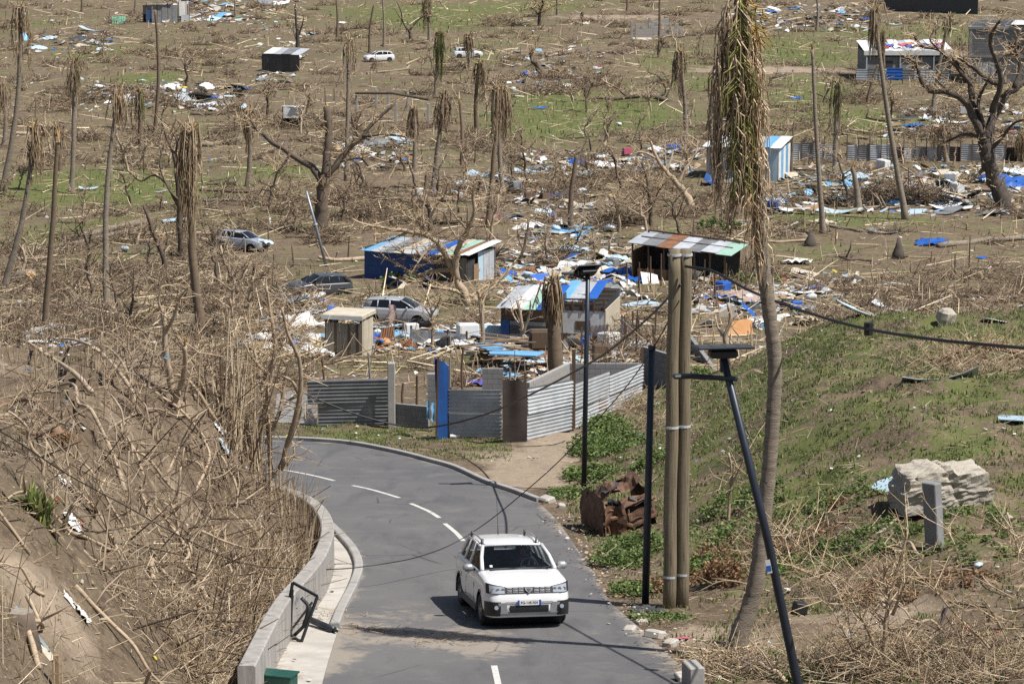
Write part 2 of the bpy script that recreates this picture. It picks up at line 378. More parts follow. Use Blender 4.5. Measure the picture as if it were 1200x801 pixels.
def paint(name, c, rough=.28, coat=.6, c2=None):
    if name in MATS: return MATS[name]
    m, n, b = newmat(name); v = objcoord(n)
    cc = mixc(n, ramp(n, nz(n, v, 1.7, 6), .38, .68), c, c2 or tuple(x * .93 for x in c)); n.links.new(cc, b.inputs['Base Color'])
    b.inputs['Roughness'].default_value = rough; b.inputs['Coat Weight'].default_value = coat; b.inputs['Coat Roughness'].default_value = .06
    return m
def glassy(name, tint, see=.35, rough=.03):
    m, n, b = newmat(name); v = objcoord(n)
    b.inputs['Base Color'].default_value = (*tint, 1); b.inputs['Roughness'].default_value = rough; b.inputs['Specular IOR Level'].default_value = .5
    n.links.new(mixc(n, ramp(n, nz(n, v, 4), .3, .7), tint, tuple(x * .8 for x in tint)), b.inputs['Base Color'])
    t = n.nodes.new('ShaderNodeBsdfTransparent'); t.inputs[0].default_value = (.8, .85, .86, 1)
    x = n.nodes.new('ShaderNodeMixShader'); x.inputs[0].default_value = see
    n.links.new(b.outputs[0], x.inputs[1]); n.links.new(t.outputs[0], x.inputs[2])
    n.links.new(x.outputs[0], [q for q in n.nodes if q.type == 'OUTPUT_MATERIAL'][0].inputs[0])
    return m
GLASS = glassy('tinted_car_glass', (.010, .012, .016), .62); GLASSD = glassy('dark_car_glass', (.012, .015, .020), .12)
LENS = glassy('headlamp_lens', (.55, .60, .68), .35); SOLAR = mat('solar_cell', (.012, .016, .035), (.02, .026, .05), 5, .18, .3)
# ------------------------------------------------------------------ ground sheet
def lines(segs):
    out = []
    for a, b, st in segs: out += list(np.arange(a, b, st))
    return out
ys = lines([(-200, -20, 30), (-20, 30, 5), (30, 128, .36), (128, 200, .9), (200, 330, 1.6), (330, 600, 3), (600, 1000, 25), (1000, 4001, 300)])
xr = lines([(0, 22, .36), (22, 60, 1.2), (60, 130, 3), (130, 400, 30), (400, 2001, 200)])
xs = [-x for x in xr[:0:-1]] + xr
GX, GY = np.meshgrid(np.array(xs), np.array(ys))
gz = H(GX, GY); gz = np.where(np.abs(gz) < 1e9, gz, 0)
ny, nx = GX.shape
gv = np.stack([GX, GY, gz], -1).reshape(-1, 3)
ii = np.arange(ny * nx).reshape(ny, nx)
gt = np.stack([ii[:-1, :-1], ii[:-1, 1:], ii[1:, 1:], ii[1:, :-1]], -1).reshape(-1, 4)
def blob(X, Y, px, py, rx, ry):
    c = P(px, py); s = ppm(c); a = rx / s
    try: b = max(.5, abs(P(px, py - ry).y - P(px, py + ry).y) / 2)
    except Exception: b = a
    b = min(b, 60)
    return np.exp(-(((X - c.x) / a) ** 2 + ((Y - c.y) / b) ** 2))
GRASS_B = [(700, 130, 110, 22, .75), (620, 150, 60, 14, .6), (800, 75, 60, 16, .4), (930, 60, 70, 20, .6), (960, 110, 60, 20, .55), (1000, 145, 90, 14, .6), (60, 215, 120, 18, .65), (160, 225, 110, 20, .6), (90, 270, 100, 16, .45),
           (330, 200, 60, 10, .5), (450, 15, 90, 10, .45), (600, 8, 110, 8, .55), (560, 60, 60, 12, .45), (180, 92, 40, 6, .6), (130, 60, 60, 10, .4), (45, 28, 30, 6, .5), (110, 310, 40, 10, .45), (960, 255, 80, 10, .45), (1050, 262, 80, 8, .4), (960, 300, 60, 10, .25),
           (430, 508, 110, 12, .85), (560, 520, 40, 6, .6), (650, 125, 50, 12, .5), (820, 100, 30, 8, .5), (420, 430, 80, 8, .25), (50, 445, 70, 14, .5), (190, 420, 60, 6, .5), (520, 25, 80, 10, .5), (1130, 40, 60, 14, .5), (1020, 40, 40, 10, .5), (650, 425, 25, 8, .1)]
PALE_B = [(620, 555, 55, 26, .9), (660, 520, 40, 16, .9), (570, 535, 40, 9, .55), (700, 500, 26, 12, .6), (900, 82, 120, 5, .8), (600, 285, 50, 10, .5), (820, 300, 60, 10, .4), (840, 395, 90, 6, .5), (720, 20, 110, 5, .6), (1130, 155, 60, 8, .5), (640, 60, 100, 6, .5), (330, 290, 60, 9, .2),
          (1010, 725, 190, 30, .55), (820, 745, 60, 14, .6), (30, 690, 90, 40, .35), (420, 440, 110, 14, .15), (500, 395, 90, 12, .15)]
_fx, _fy = GX.ravel(), GY.ravel()
g_at = np.where(_fy > 125, .27, .06); p_at = np.zeros(_fx.shape)
dmv = poly_sd(_fx, _fy, MOUND_POLY)
g_at += .56 * smooth(.5, 3, dmv) * smooth(62, 74, _fy) * (.75 + .95 * wob(_fx, _fy, 5, 2)) + .22 * smooth(.0, 2, dmv) * (1 - smooth(62, 74, _fy))
for (px, py, rx, ry, st) in GRASS_B: g_at += st * .85 * blob(_fx, _fy, px, py, rx, ry)
g_at += np.where(_fy > 140, .22 * wob(_fx, _fy, 30, 5) + .1 * wob(_fx, _fy, 9, 15), 0)
for (px, py, rx, ry, st) in PALE_B: p_at += st * blob(_fx, _fy, px, py, rx, ry)
p_at += .40 * smooth(.5, 3, poly_sd(_fx, _fy, BANK_POLY)) * (.8 + .5 * wob(_fx, _fy, 6, 8)); g_at -= .5 * np.clip(p_at, 0, 1)
ground = tris_obj('ground', gv, gt, np.full((len(gt), 3), .2), M_GROUND)
setkind(ground, 'structure')
for nm, arr in (('grass', g_at), ('pale', p_at)):
    a = ground.data.attributes.new(nm, 'FLOAT', 'POINT'); a.data.foreach_set('value', arr.astype(np.float32))
ground.data.polygons.foreach_set('use_smooth', [True] * len(ground.data.polygons))
def grass_at(X, Y):                         # same cover, for scattering
    g = np.where(Y > 125, .27, .06); d = poly_sd(X, Y, MOUND_POLY)
    g += .56 * smooth(.5, 3, d) * smooth(62, 74, Y) * (.75 + .95 * wob(X, Y, 5, 2)) + .22 * smooth(.0, 2, d) * (1 - smooth(62, 74, Y))
    for (px, py, rx, ry, st) in GRASS_B: g += st * .85 * blob(X, Y, px, py, rx, ry)
    for (px, py, rx, ry, st) in PALE_B: g -= .5 * st * blob(X, Y, px, py, rx, ry)
    return g
# ------------------------------------------------------------------ road
def resample(pts, n, closed=False):
    pts = [np.array(p, float) for p in pts]; out = []
    ext = [2 * pts[0] - pts[1]] + pts + [2 * pts[-1] - pts[-2]]
    for i in range(1, len(ext) - 2):
        p0, p1, p2, p3 = ext[i - 1:i + 3]
        for t in np.linspace(0, 1, 12, endpoint=False):
            out.append(.5 * ((2 * p1) + (-p0 + p2) * t + (2 * p0 - 5 * p1 + 4 * p2 - p3) * t * t + (-p0 + 3 * p1 - 3 * p2 + p3) * t ** 3))
    out.append(pts[-1]); out = np.array(out)
    d = np.r_[0, np.cumsum(np.linalg.norm(np.diff(out, axis=0), axis=1))]; q = np.linspace(0, d[-1], n)
    return np.stack([np.interp(q, d, out[:, k]) for k in range(out.shape[1])], 1)
NL, NW = 150, 22
rl, rr = resample(ROAD_L, NL), resample(ROAD_R, NL)
rv = []; dust = []
SAND = [on_base(*p) for p in [(505, 745), (450, 752), (545, 752), (420, 735), (560, 760), (480, 720), (400, 770), (640, 600), (655, 620), (800, 780), (770, 760), (740, 740), (600, 760), (560, 735)]]
for i in range(NL):
    for j in range(NW + 1):
        t = j / NW; q = rl[i] * (1 - t) + rr[i] * t; e = min(np.linalg.norm(q - rl[i]), np.linalg.norm(q - rr[i]))
        rv.append((q[0], q[1], float(base(q[1])) + .012)); dd = .55 * math.exp(-e / .35)
        for k, s_ in enumerate(SAND): dd += (.55 if k < 7 else .3) * math.exp(-((q[0] - s_[0]) ** 2 / .8 + (q[1] - s_[1]) ** 2 / 1.1))
        dust.append(dd)
rv = np.array(rv); i0 = np.arange((NL) * (NW + 1)).reshape(NL, NW + 1)
rt = np.stack([i0[:-1, :-1], i0[:-1, 1:], i0[1:, 1:], i0[1:, :-1]], -1).reshape(-1, 4)
road = tris_obj('road', rv, rt, np.full((len(rt), 3), .1), M_ROAD); setkind(road, 'structure')
a = road.data.attributes.new('dust', 'FLOAT', 'POINT'); a.data.foreach_set('value', np.array(dust, np.float32))
def strip_mark(pts_px, wd, name='lane_dash'):
    pts = resample([on_base(*p) for p in pts_px], 8); b = MB(); L = []
    for i in range(8):
        t = pts[min(i + 1, 7)] - pts[max(i - 1, 0)]; t /= np.linalg.norm(t); nn = np.array([-t[1], t[0]]) * wd / 2
        for sgn in (1, -1): q = pts[i] + nn * sgn; L.append((q[0], q[1], float(base(q[1])) + .017))
    b.add(L, [(2 * i, 2 * i + 1, 2 * i + 3, 2 * i + 2) for i in range(7)]); return b.build(name, PAINT, road)
for m_ in [[(322, 549), (345, 553), (368, 557.5), (392, 563.5)], [(413, 569), (432, 573), (450, 578), (468, 583.5)], [(481, 590), (492, 594.5), (504, 600), (515, 607)], [(521, 613.5), (528, 619), (536, 626), (543, 634)],
           [(547, 641), (551, 647), (556, 655), (560, 662)], [(579, 780), (581, 789), (583.5, 800), (586, 812)]]: strip_mark(m_, .13)
def sweep(pts, offs, zoff=0.0):             # offs: closed profile [(outward, up)...], outward = left of travel
    pts = np.asarray(pts); n = len(pts); b = MB(); L = []; k = len(offs)
    for i in range(n):
        t = pts[min(i + 1, n - 1)] - pts[max(i - 1, 0)]; t = t / np.linalg.norm(t); nn = np.array([-t[1], t[0]])
        z = float(base(pts[i][1])) + zoff
        for (o, u) in offs: q = pts[i] + nn * o; L.append((q[0], q[1], z + u))
    fs = [(i * k + j, i * k + (j + 1) % k, (i + 1) * k + (j + 1) % k, (i + 1) * k + j) for i in range(n - 1) for j in range(k)]
    fs += [tuple(range(k - 1, -1, -1)), tuple(range((n - 1) * k, n * k))]
    return b.add(L, fs)
# far-side kerb: cast lengths butted end to end
kp = resample(ROAD_R[9:], 55); kerb = bpy.data.objects.new('kerb', None); COL.objects.link(kerb); setkind(kerb, 'structure')
for i in range(0, 54, 2): sweep(kp[i:i + 3] if i < 52 else kp[i:], [(-.02, -.1), (-.02, .115), (-.04, .13), (-.17, .13), (-.19, .115), (-.19, -.1)]).build('kerb_stone', CONC, kerb)
kp2 = resample(ROAD_L[4:11], 19); kerb2 = bpy.data.objects.new('kerb', None); COL.objects.link(kerb2); setkind(kerb2, 'structure')
for i in range(0, 18, 2): sweep(kp2[i:i + 3], [(-.01, -.1), (-.01, .12), (.02, .14), (.17, .14), (.2, .12), (.2, -.1)]).build('kerb_stone', CONC, kerb2)
# concrete gutter apron between wall and road
ga = resample(WALL[4:], 30)[::-1]; gb = resample(ROAD_L[:11], 30); b = MB(); L = []
for i in range(30):
    for j in range(7):
        q = ga[i] * (1 - j / 6) + gb[i] * (j / 6); L.append((q[0], q[1], float(base(q[1])) + .022))
b.add(L, [(i * 7 + j, i * 7 + j + 1, i * 7 + j + 8, i * 7 + j + 7) for i in range(29) for j in range(6)])
setkind(b.build('gutter_apron', CONCP), 'structure')
# retaining wall
wp = resample(WALL, 44); b = MB(); L = []; prof = []
for i in range(44):
    t = wp[min(i + 1, 43)] - wp[max(i - 1, 0)]; t = t / np.linalg.norm(t); nn = np.array([t[1], -t[0]])     # right of travel = bank side
    if i == 0: side = nn
    z = float(base(wp[i][1])); hgt = .93
    for (o, u) in [(0, -.3), (0, hgt - .03), (.03, hgt), (.30, hgt), (.33, hgt - .03), (.33, -.3)]:
        q = wp[i] + nn * o; L.append((q[0], q[1], z + u))
b.add(L, [(i * 6 + j, i * 6 + (j + 1) % 6, i * 6 + 6 + (j + 1) % 6, i * 6 + 6 + j) for i in range(43) for j in range(6)] + [(5, 4, 3, 2, 1, 0), tuple(range(43 * 6, 44 * 6))])
wall = thing('retaining_wall', 'curved grey concrete retaining wall along the foot of the dry bank', 'wall', (0, 0, 0)); b.build('wall_body', CONCW, wall)
def text_mesh(txt, size, mt, name, parent, mw, ext=.002):
    cu = bpy.data.curves.new(name, 'FONT'); cu.body = txt; cu.size = size; cu.extrude = ext; cu.align_x = 'CENTER'; cu.align_y = 'CENTER'; cu.resolution_u = 3
    o = bpy.data.objects.new(name + '_src', cu); COL.objects.link(o)
    bpy.context.view_layer.update(); dg = bpy.context.evaluated_depsgraph_get(); me = bpy.data.meshes.new_from_object(o.evaluated_get(dg))
    bpy.data.objects.remove(o); me.name = name; me.materials.clear()
    q = link(name, me, mt, parent); q.matrix_local = mw; return q
# faint graffiti on the wall face
gi = int(np.argmin(np.hypot(*(wp - np.array(on_base(352, 738))).T)))
t = Vector((*(wp[gi + 1] - wp[gi - 1]), 0)).normalized(); fn = Vector((-t.y, t.x, 0)); cpt = Vector((wp[gi][0], wp[gi][1], float(base(wp[gi][1])) + .72)) + fn * .004
right = t if Vector((1, 0, 0)).dot(t) > 0 else -t
M4 = Matrix.Translation(cpt) @ Matrix((right, Vector((0, 0, 1)), right.cross(Vector((0, 0, 1))))).transposed().to_4x4()
GRAF = mat('faded_spray_paint', (.20, .21, .24), None, 5, .8)
text_mesh('MOVA', .26, GRAF, 'graffiti', wall, M4)
# ------------------------------------------------------------------ buildings and fences
def frame(name, label, cat, p0, p1, group=None):             # Empty at p0, local X towards p1, local Y away from the viewer
    d = Vector((p1.x - p0.x, p1.y - p0.y)); yaw = math.atan2(d.y, d.x)
    t = thing(name, label, cat, p0, (0, 0, yaw), group); return t, d.length
def corr(b, o, u, v, nrm, L, Hh, pitch=.14, amp=.022, along='u', nlong=6, sag=.0, waves=None):
    # corrugated sheet: origin o, edge u (length L), edge v (length Hh); ridges run along u or v
    o = Vector(o); u = Vector(u); v = Vector(v); nrm = Vector(nrm); W = (Hh if along == 'u' else L)
    nw = max(4, int(W / pitch)) * 4; ph = U(0, 6.28)
    def fn(a, c):
        s_, t_ = (a, c) if along == 'u' else (c, a)
        # s_ along ridge 0..1, t_ across
        q = o + (u * (L * s_) + v * (Hh * t_) if along == 'u' else u * (L * t_) + v * (Hh * s_))
        k = amp * math.sin(t_ * W / pitch * 6.283) + sag * math.sin(s_ * 3.1416 * 1.0 + ph) * math.cos(t_ * 2.2 + ph)
        return q + nrm * k
    b.grid(fn, nlong, nw) if True else None
    return b
def wall_sheet(parent, x0, x1, z0, z1, y, mt, along='u', name='metal_sheet', pitch=.14, amp=.02, sag=.01):
    b = MB(); corr(b, (x0, y, z0), (1, 0, 0), (0, 0, 1), (0, -1, 0), x1 - x0, z1 - z0, pitch, amp, along, 5, sag); return b.build(name, mt, parent, True)
def planks_wall(parent, x0, x1, z0, z1, y, mts, wd=.16, th=.025, axis='x', gap=.008, horiz=False, name='plank'):
    n = max(1, round(((z1 - z0) if horiz else (x1 - x0)) / wd)); cache = {}
    for i in range(n):
        b = MB(); jj = U(-.03, .03)
        if horiz: c = (0, 0, 0); d = (x1 - x0, th, (z1 - z0) / n - gap); loc = ((x0 + x1) / 2, y + U(-.006, .006), z0 + (i + .5) * (z1 - z0) / n)
        else: c = (0, 0, 0); d = ((x1 - x0) / n - gap, th, z1 - z0 + jj); loc = (x0 + (i + .5) * (x1 - x0) / n, y + U(-.006, .006), (z0 + z1) / 2 + jj / 2)
        if axis == 'y': d = (d[1], d[0], d[2]); loc = (loc[1], loc[0], loc[2])
        b.box(c, d); o = b.build(name, random.choice(mts), parent); o.location = loc; o.rotation_euler = (U(-.01, .01), U(-.012, .012), 0)
def post(parent, x, y, z0, z1, w=.09, mt=None, name='post', lean=0.0, round_=False):
    b = MB()
    if round_: b.tube([(x, y, z0), (x + lean * .5, y, (z0 + z1) / 2), (x + lean, y, z1)], [w / 2, w / 2 * .95, w / 2 * .85], 7)
    else: b.bar((x, y, z0), (x + lean, y, z1), w, w)
    return b.build(name, mt or WOODD, parent)
def roof_sheets(parent, x0, x1, y0, y1, zf, zb, mts, n, over=.2, zl=0.0, name='roof_sheet', pitch=.16):
    # n sheets side by side along X, sloping from front (y0,zf) to back (y1,zb); zl = extra height from left to right
    wd = (x1 - x0) / n; dv = Vector((0, y1 - y0, zb - zf)); L = dv.length; dv.normalize(); nn = Vector((1, 0, 0)).cross(dv)
    for i in range(n):
        b = MB(); lift = .012 * (i % 2) + U(0, .02); j0 = U(-.15, .15)
        corr(b, (x0 + i * wd - .04, y0 + j0, zf + lift + zl * (i / n)), (1, 0, zl / (x1 - x0)), dv, nn, wd + .08, L + U(-.1, .1), pitch, .02, 'v', 5, U(0, .03))
        rs_ = b.build(name, mts[i % len(mts)], parent, True); rs_.rotation_euler = (U(-.012, .012), U(-.01, .01), U(-.02, .02))
def blocks(parent, x0, x1, z0, z1, y, th=.15, mt=None, bw=.42, bh=.21, axis='x', skip=None, name='block', stuff_core=True, top_jag=0):
    mt = mt or BLOCK; nr = max(1, round((z1 - z0) / bh)); bh = (z1 - z0) / nr; nc = max(1, round((x1 - x0) / bw)); bw = (x1 - x0) / nc
    me = MB().box((0, 0, 0), (bw - .012, th, bh - .012) if axis == 'x' else (th, bw - .012, bh - .012)).mesh(name); me.materials.append(mt)
    meh = MB().box((0, 0, 0), (bw / 2 - .012, th, bh - .012) if axis == 'x' else (th, bw / 2 - .012, bh - .012)).mesh(name); meh.materials.append(mt)
    cells = []
    for r in range(nr):
        o = (r % 2) * .5
        for c in range(nc + (1 if o else 0)):
            a = x0 + (c - o) * bw; e = a + bw; half = a < x0 - 1e-6 or e > x1 + 1e-6
            if a < x0 - 1e-6: a = x0
            if e > x1 + 1e-6: e = x1
            m = (a + e) / 2; z = z0 + (r + .5) * bh
            if skip and skip(m, z): continue
            if top_jag and r >= nr - top_jag and random.random() < .4: continue
            q = link(name, meh if half else me, None, parent)
            q.location = (m, y + U(-.004, .004), z) if axis == 'x' else (y + U(-.004, .004), m, z)
    core = MB()                                               # recessed mortar bed
    zt = z1 - .02 - top_jag * bh
    if not skip:
        core.box(((x0 + x1) / 2, y, (z0 + zt) / 2), (x1 - x0 - .04, th - .03, zt - z0)) if axis == 'x' else core.box((y, (x0 + x1) / 2, (z0 + zt) / 2), (th - .03, x1 - x0 - .04, zt - z0))
        core.build('mortar', CONC, parent)

# ---- roadside fence of corrugated sheets
def fence_run(parent, o, p0, p1, z0, z1, mt, pitch=.13, tilt=0, name='metal_sheet', skew=0.0, zr=None, off=0.0):
    a = p0 - o; c = p1 - o; u = c - a; L = u.length; u = u.normalized(); n = u.cross(Vector((0, 0, 1))).normalized()
    hh = z1 - z0; v = (Vector((0, 0, 1)) + u * skew - n * tilt).normalized()
    b = MB(); corr(b, a + Vector((0, 0, z0)) + n * off, u, v, n, L, hh, pitch, .022, 'u', 8, .02); return b.build(name, mt, parent, True)
A0, A1 = P(373, 498), P(456, 498.5)
t = thing('corrugated_fence', 'dark dull grey corrugated fence panel with its upper sheet jutting left', 'fence', A0)
fence_run(t, A0, A0, A1, .02, .88, GALVD); q = A0 + (A0 - A1).normalized() * .38
fence_run(t, A0, q, A1, .84, 1.72, GALVD, off=.035)
for fx in (.1, .55, .97): post(t, (A1 - A0).x * fx, (A1 - A0).y * fx + .12, -.3, 1.7 + fx * .1, .08)
g = P(459, 500); t = thing('concrete_post', 'tall square concrete gatepost at the end of the dark fence panel', 'post', g)
MB().bevel_box((0, 0, 1.05), (.27, .24, 2.7), .025).build('shaft', CONC, t)
for k, (x, y, hgt) in enumerate([(380, 470, 1.7), (433, 468, 1.9), (488, 478, 1.3), (527, 462, 1.5), (542, 460, 1.9), (598, 470, 1.4), (472, 474, .9)]):
    p = P(x, y); t = tag(MB().tube([(0, 0, -.3), (U(-.04, .04), 0, hgt / 2), (U(-.08, .08), 0, hgt)], [.055, .05, .045], 6, jit=.1).build('fence_stake', [WOODD, WOODG][k % 2]), 'weathered wooden stake standing bare behind the roadside fence', 'stake', 'bare stakes behind the roadside fence'); t.location = p
p0, p1 = P(464, 499), P(503, 501); t, L = frame('block_wall', 'low dark block wall between the concrete gatepost and the blue upright sheet', 'wall', p0, p1)
blocks(t, 0, L, -.2, .82, 0, .15)
p0, p1 = P(501, 492), P(515, 492); t, L = frame('block_pier', 'short grey block pier standing beside the blue upright sheet', 'pier', p0, p1); blocks(t, 0, .5, -.2, 1.75, 0, .4)
g = P(518, 514); t = thing('upright_sheet', 'tall narrow deep blue sheet stood on end beside the fence', 'metal sheet', g)
MB().grid(lambda a, c: (-.14 + .36 * a - .12 * c * (a < .5) + .02 * math.sin(a * 20), .25 * a, -.1 + 3.0 * c * (1 - .05 * a) - .22 * a * c), 6, 6).build('sheet', BLUED, t); MB().bar((-.2, -.05, -.1), (-.12, 0, 2.9), .07, .07).build('post', WOODD, t)
g = P(507, 506); t = thing('striped_towel', 'blue and white striped towel hanging beside the blue upright sheet', 'towel', g + Vector((0, -.1, .1)))
for k in range(6): MB().grid(lambda a, c: (-.2 + (k + a) * .085, .04 * math.sin((k + a) * 2.6) + .02 * math.sin(c * 9), (.28 + .1 * abs(k - 2.5) * .4) + (.95 - .28) * c), 2, 6).build('stripe', [LBLUE, WHITE][k % 2], t, True)
C0, C1 = P(526, 513), P(588, 516)
t = thing('corrugated_fence', 'bluish grey corrugated fence panel beside the rusty brown plate', 'fence', C0)
fence_run(t, C0, C0, C1, .02, .9, GALV); fence_run(t, C0, C0 + Vector((-.05, 0, 0)), C1, .86, 1.70, GALV, off=.03)
for fx in (.03, .5, .95): post(t, (C1 - C0).x * fx, (C1 - C0).y * fx + .12, -.3, 1.75, .09)
MB().tube([(0.05, -.12, .06), ((C1 - C0).x * .75, -.12, .06)], .07, 8).build('pipe', WHITE, t)
D0, D1 = P(589, 519), P(617, 519)
t, L = frame('rusty_plate', 'dark brown rusted metal plate standing upright in the fence line', 'metal plate', D0, D1)
MB().grid(lambda a, c: (a * L * (1 + .03 * math.sin(c * 5)), .05 * math.sin(a * 7) * c, -.15 + 2.3 * c + .08 * a * c - (.12 * (a > .8) * c)), 8, 12).build('plate', RUSTD, t, True)
post(t, .05, .1, -.2, 2.2, .1); post(t, L - .05, .1, -.2, 2.45, .1)
E0, E1, E2, E3 = P(618, 517), P(672, 504), P(713, 484), P(753, 468)
t = thing('corrugated_fence', 'bright silver corrugated fence panel between the rusty plate and a wooden post', 'fence', E0)
fence_run(t, E0, E0, E1, .0, .95, GALV); fence_run(t, E0, E0, E1, .9, 1.84, GALV, off=.035); post(t, (E1 - E0).x, (E1 - E0).y - .1, -.3, 2.55, .13, WOODD)
t = thing('corrugated_fence', 'silver corrugated fence panel with raised upper sheet and a rust patch', 'fence', E1)
fence_run(t, E1, E1, E2, .0, .85, GALV); fence_run(t, E1, E1, E2, .72, 1.62, GALV, off=.035, skew=.05)
e = (E2 - E1); bb = MB(); corr(bb, e * .72 + Vector((0, -.06, .25)), e.normalized(), (0, 0, 1), e.normalized().cross(Vector((0, 0, 1))), e.length * .25, .75, .13, .022, 'u', 3); bb.build('rust_patch', RUSTY, t, True)
t = thing('corrugated_fence', 'pale silver corrugated fence panel running up against the grassy mound', 'fence', E2)
fence_run(t, E2, E2, E3, -.1, .75, GALV); fence_run(t, E2, E2, E3, .7, 1.5, GALV, off=.035); post(t, (E3 - E2).x * .98, (E3 - E2).y, -.3, 1.6, .1)
p0, p1 = P(321, 496), P(371, 497); t, L = frame('white_sheet', 'large dirty white panel leaning at the end of the dark fence', 'panel', p0, p1)
MB().prism([(0, 0, 0), (L, 0, 0), (L, .1, 1.05), (L * .55, .15, 1.25), (.1, .15, 1.05)], (0, 1, 0), .03).build('panel', WHITE, t)
# yard walls
p0, p1 = P(618, 486), P(665, 474); t, L = frame('block_wall', 'pale rendered yard wall climbing behind the silver fence', 'wall', p0, p1); blocks(t, 0, L, -.5, 1.3, 0, .18, CONC)
p0, p1 = P(667, 455), P(752, 455); t, L = frame('block_wall', 'low grey block yard wall in front of the dead hedge', 'wall', p0, p1); blocks(t, 0, L, -.3, 1.05, 0, .18)
p0, p1 = P(754, 452), P(800, 453); t, L = frame('block_wall', 'dark grey block wall beside the twin wooden poles', 'wall', p0, p1); blocks(t, 0, L, -.4, 1.7, 0, .18)
p0, p1 = P(805, 412), P(962, 412); t, L = frame('block_wall', 'long low dark block wall running behind the grassy mound', 'wall', p0, p1); blocks(t, 0, L, -.5, 1.0, 0, .18)
p0, p1 = P(565, 460), P(590, 460); t, L = frame('block_wall', 'short grey block wall stub beside the heap of planks', 'wall', p0, p1); blocks(t, 0, L, -.3, 1.0, 0, .18)

# ---- wooden privy
p0, p1 = P(381, 417), P(424, 418); t, L = frame('wooden_shed', 'small grey wooden shed with flat white slab roof', 'shed', p0, p1)
dp = 1.7; planks_wall(t, .05, L - .02, -.2, 1.62, 0, [WOODG, WOODG, WOODD], .13); planks_wall(t, .08, dp - .05, -.2, 1.72, L, [CREAM, WOODG, CREAM], .17, axis='y')
planks_wall(t, .08, dp - .05, -.2, 1.72, 0.01, [WOODG], .2, axis='y')
for x, y in ((.04, .06), (L - .05, .06), (.04, dp - .05), (L - .05, dp - .05)): post(t, x, y, -.3, 1.75, .09)
rb = MB(); rb.bevel_box((L / 2, dp / 2, 1.93), (L + .2, dp + .3, .24), .04); rf = rb.build('roof', CREAM, t); MB().box((L / 2, -.17, 1.9), (L + .23, .03, .2)).build('fascia', WHITE, rf); MB().box((L / 2, .3, .4), (L - .2, .6, .06)).build('floor_board', WOODD, t)

# ---- blue shack
p0, p1 = P(427, 326), P(547, 331); t, L = frame('tin_shack', 'shack with deep blue front wall and patched sheet roof under the fallen tree', 'shack', p0, p1)
dp = 4.2; hf, hb = 1.95, 2.3; n = 4
for i in range(n): wall_sheet(t, L * .69 * i / n, L * .69 * (i + 1) / n - .01, -.3, .9 + U(-.03, .03), 0 + .01 * (i % 2), BLUED, 'u', pitch=.3, amp=.012)
for i in range(3): wall_sheet(t, L * .69 * i / 3, L * .69 * (i + 1) / 3 - .01, .88, hf - .02, .03 + .01 * (i % 2), BLUED, 'u', pitch=.3, amp=.012)
planks_wall(t, L * .70, L * .90, -.3, hf - .05, .02, [WOODD, WOODG, DARKP], .22); planks_wall(t, L * .93, L, -.3, hf - .05, .02, [WOODG], .2)
b = MB(); b.box((L - .02, dp * .15, .75), (.04, dp * .26, 2.0)); b.build('door_panel', DARKP, t); b = MB(); b.box((L + .05, dp * .30, .62), (.03, dp * .17, 1.5)); d_ = b.build('door', WOOD, t)
for k, yy in enumerate((.48, .67, .86)): b = MB(); b.box((L, dp * yy + .0, .9), (.03, dp * .18, 2.4)); b.build('wall_panel', [PBLUE, GALV, GALV][k], t)
planks_wall(t, .1, dp, -.3, hb - .1, 0, [DARKP, WOODD], .4, axis='y'); b = MB(); b.box((L / 2, dp, .9), (L, .04, 2.5)); b.build('back_wall', GALVD, t)
roof_sheets(t, -.15, L * .72, -.3, dp + .25, hf + .02, hb + .05, [LBLUE, GALV, GALVD, CREAM, GALV, GALVD, BLUE], 7, pitch=.2)
roof_sheets(t, L * .72, L + .35, -.45, dp + .3, hf + .12, hb + .16, [CREAM, MINT, RUSTY, WHITE, BLUE], 4, pitch=.2)
for k, (x, y) in enumerate([(1.3, .3), (2.2, 1.8), (3.2, .9), (4.1, 2.4), (4.6, 1.2)]):
    b = MB(); b.bar((x, y, hf + .22 + y * .08), (x + U(.4, 1.4), y + U(.2, .8), hf + .25 + y * .085), .12, .05); b.build('batten', [WOOD, WOODD, CREAM][k % 3], t)

# ---- centre shacks
p0, p1 = P(587, 407), P(641, 408); t, L = frame('tin_shack', 'grey planked shack with white mint and blue striped roof', 'shack', p0, p1)
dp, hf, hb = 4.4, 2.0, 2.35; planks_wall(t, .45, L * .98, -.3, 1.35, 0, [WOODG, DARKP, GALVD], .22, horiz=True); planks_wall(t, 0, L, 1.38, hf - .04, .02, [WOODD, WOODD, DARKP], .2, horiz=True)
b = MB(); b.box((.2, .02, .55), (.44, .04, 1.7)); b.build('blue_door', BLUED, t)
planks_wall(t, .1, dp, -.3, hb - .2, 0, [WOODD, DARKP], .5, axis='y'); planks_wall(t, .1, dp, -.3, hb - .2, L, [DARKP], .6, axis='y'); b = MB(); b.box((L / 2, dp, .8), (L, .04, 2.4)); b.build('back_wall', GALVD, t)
roof_sheets(t, -.15, L + .25, -.35, dp + .2, hf, hb + .05, [GALV, WHITE, MINT, BLUE], 4, pitch=.2)
p0, p1 = P(645, 403), P(709, 404); t, L = frame('tin_shack', 'white walled shack with brown base and half its roof torn off', 'shack', p0, p1)
dp = 4.5; planks_wall(t, .1, L * .42, -.3, .55, 0, [WOODD], .3, horiz=True); b = MB(); b.box((L * .5, .03, 1.15), (L, .04, 1.15)); b.build('white_board', WHITE, t); b = MB(); b.box((L * .55, .0, 1.0), (.5, .02, .45)); b.build('shutter', WOODD, t)
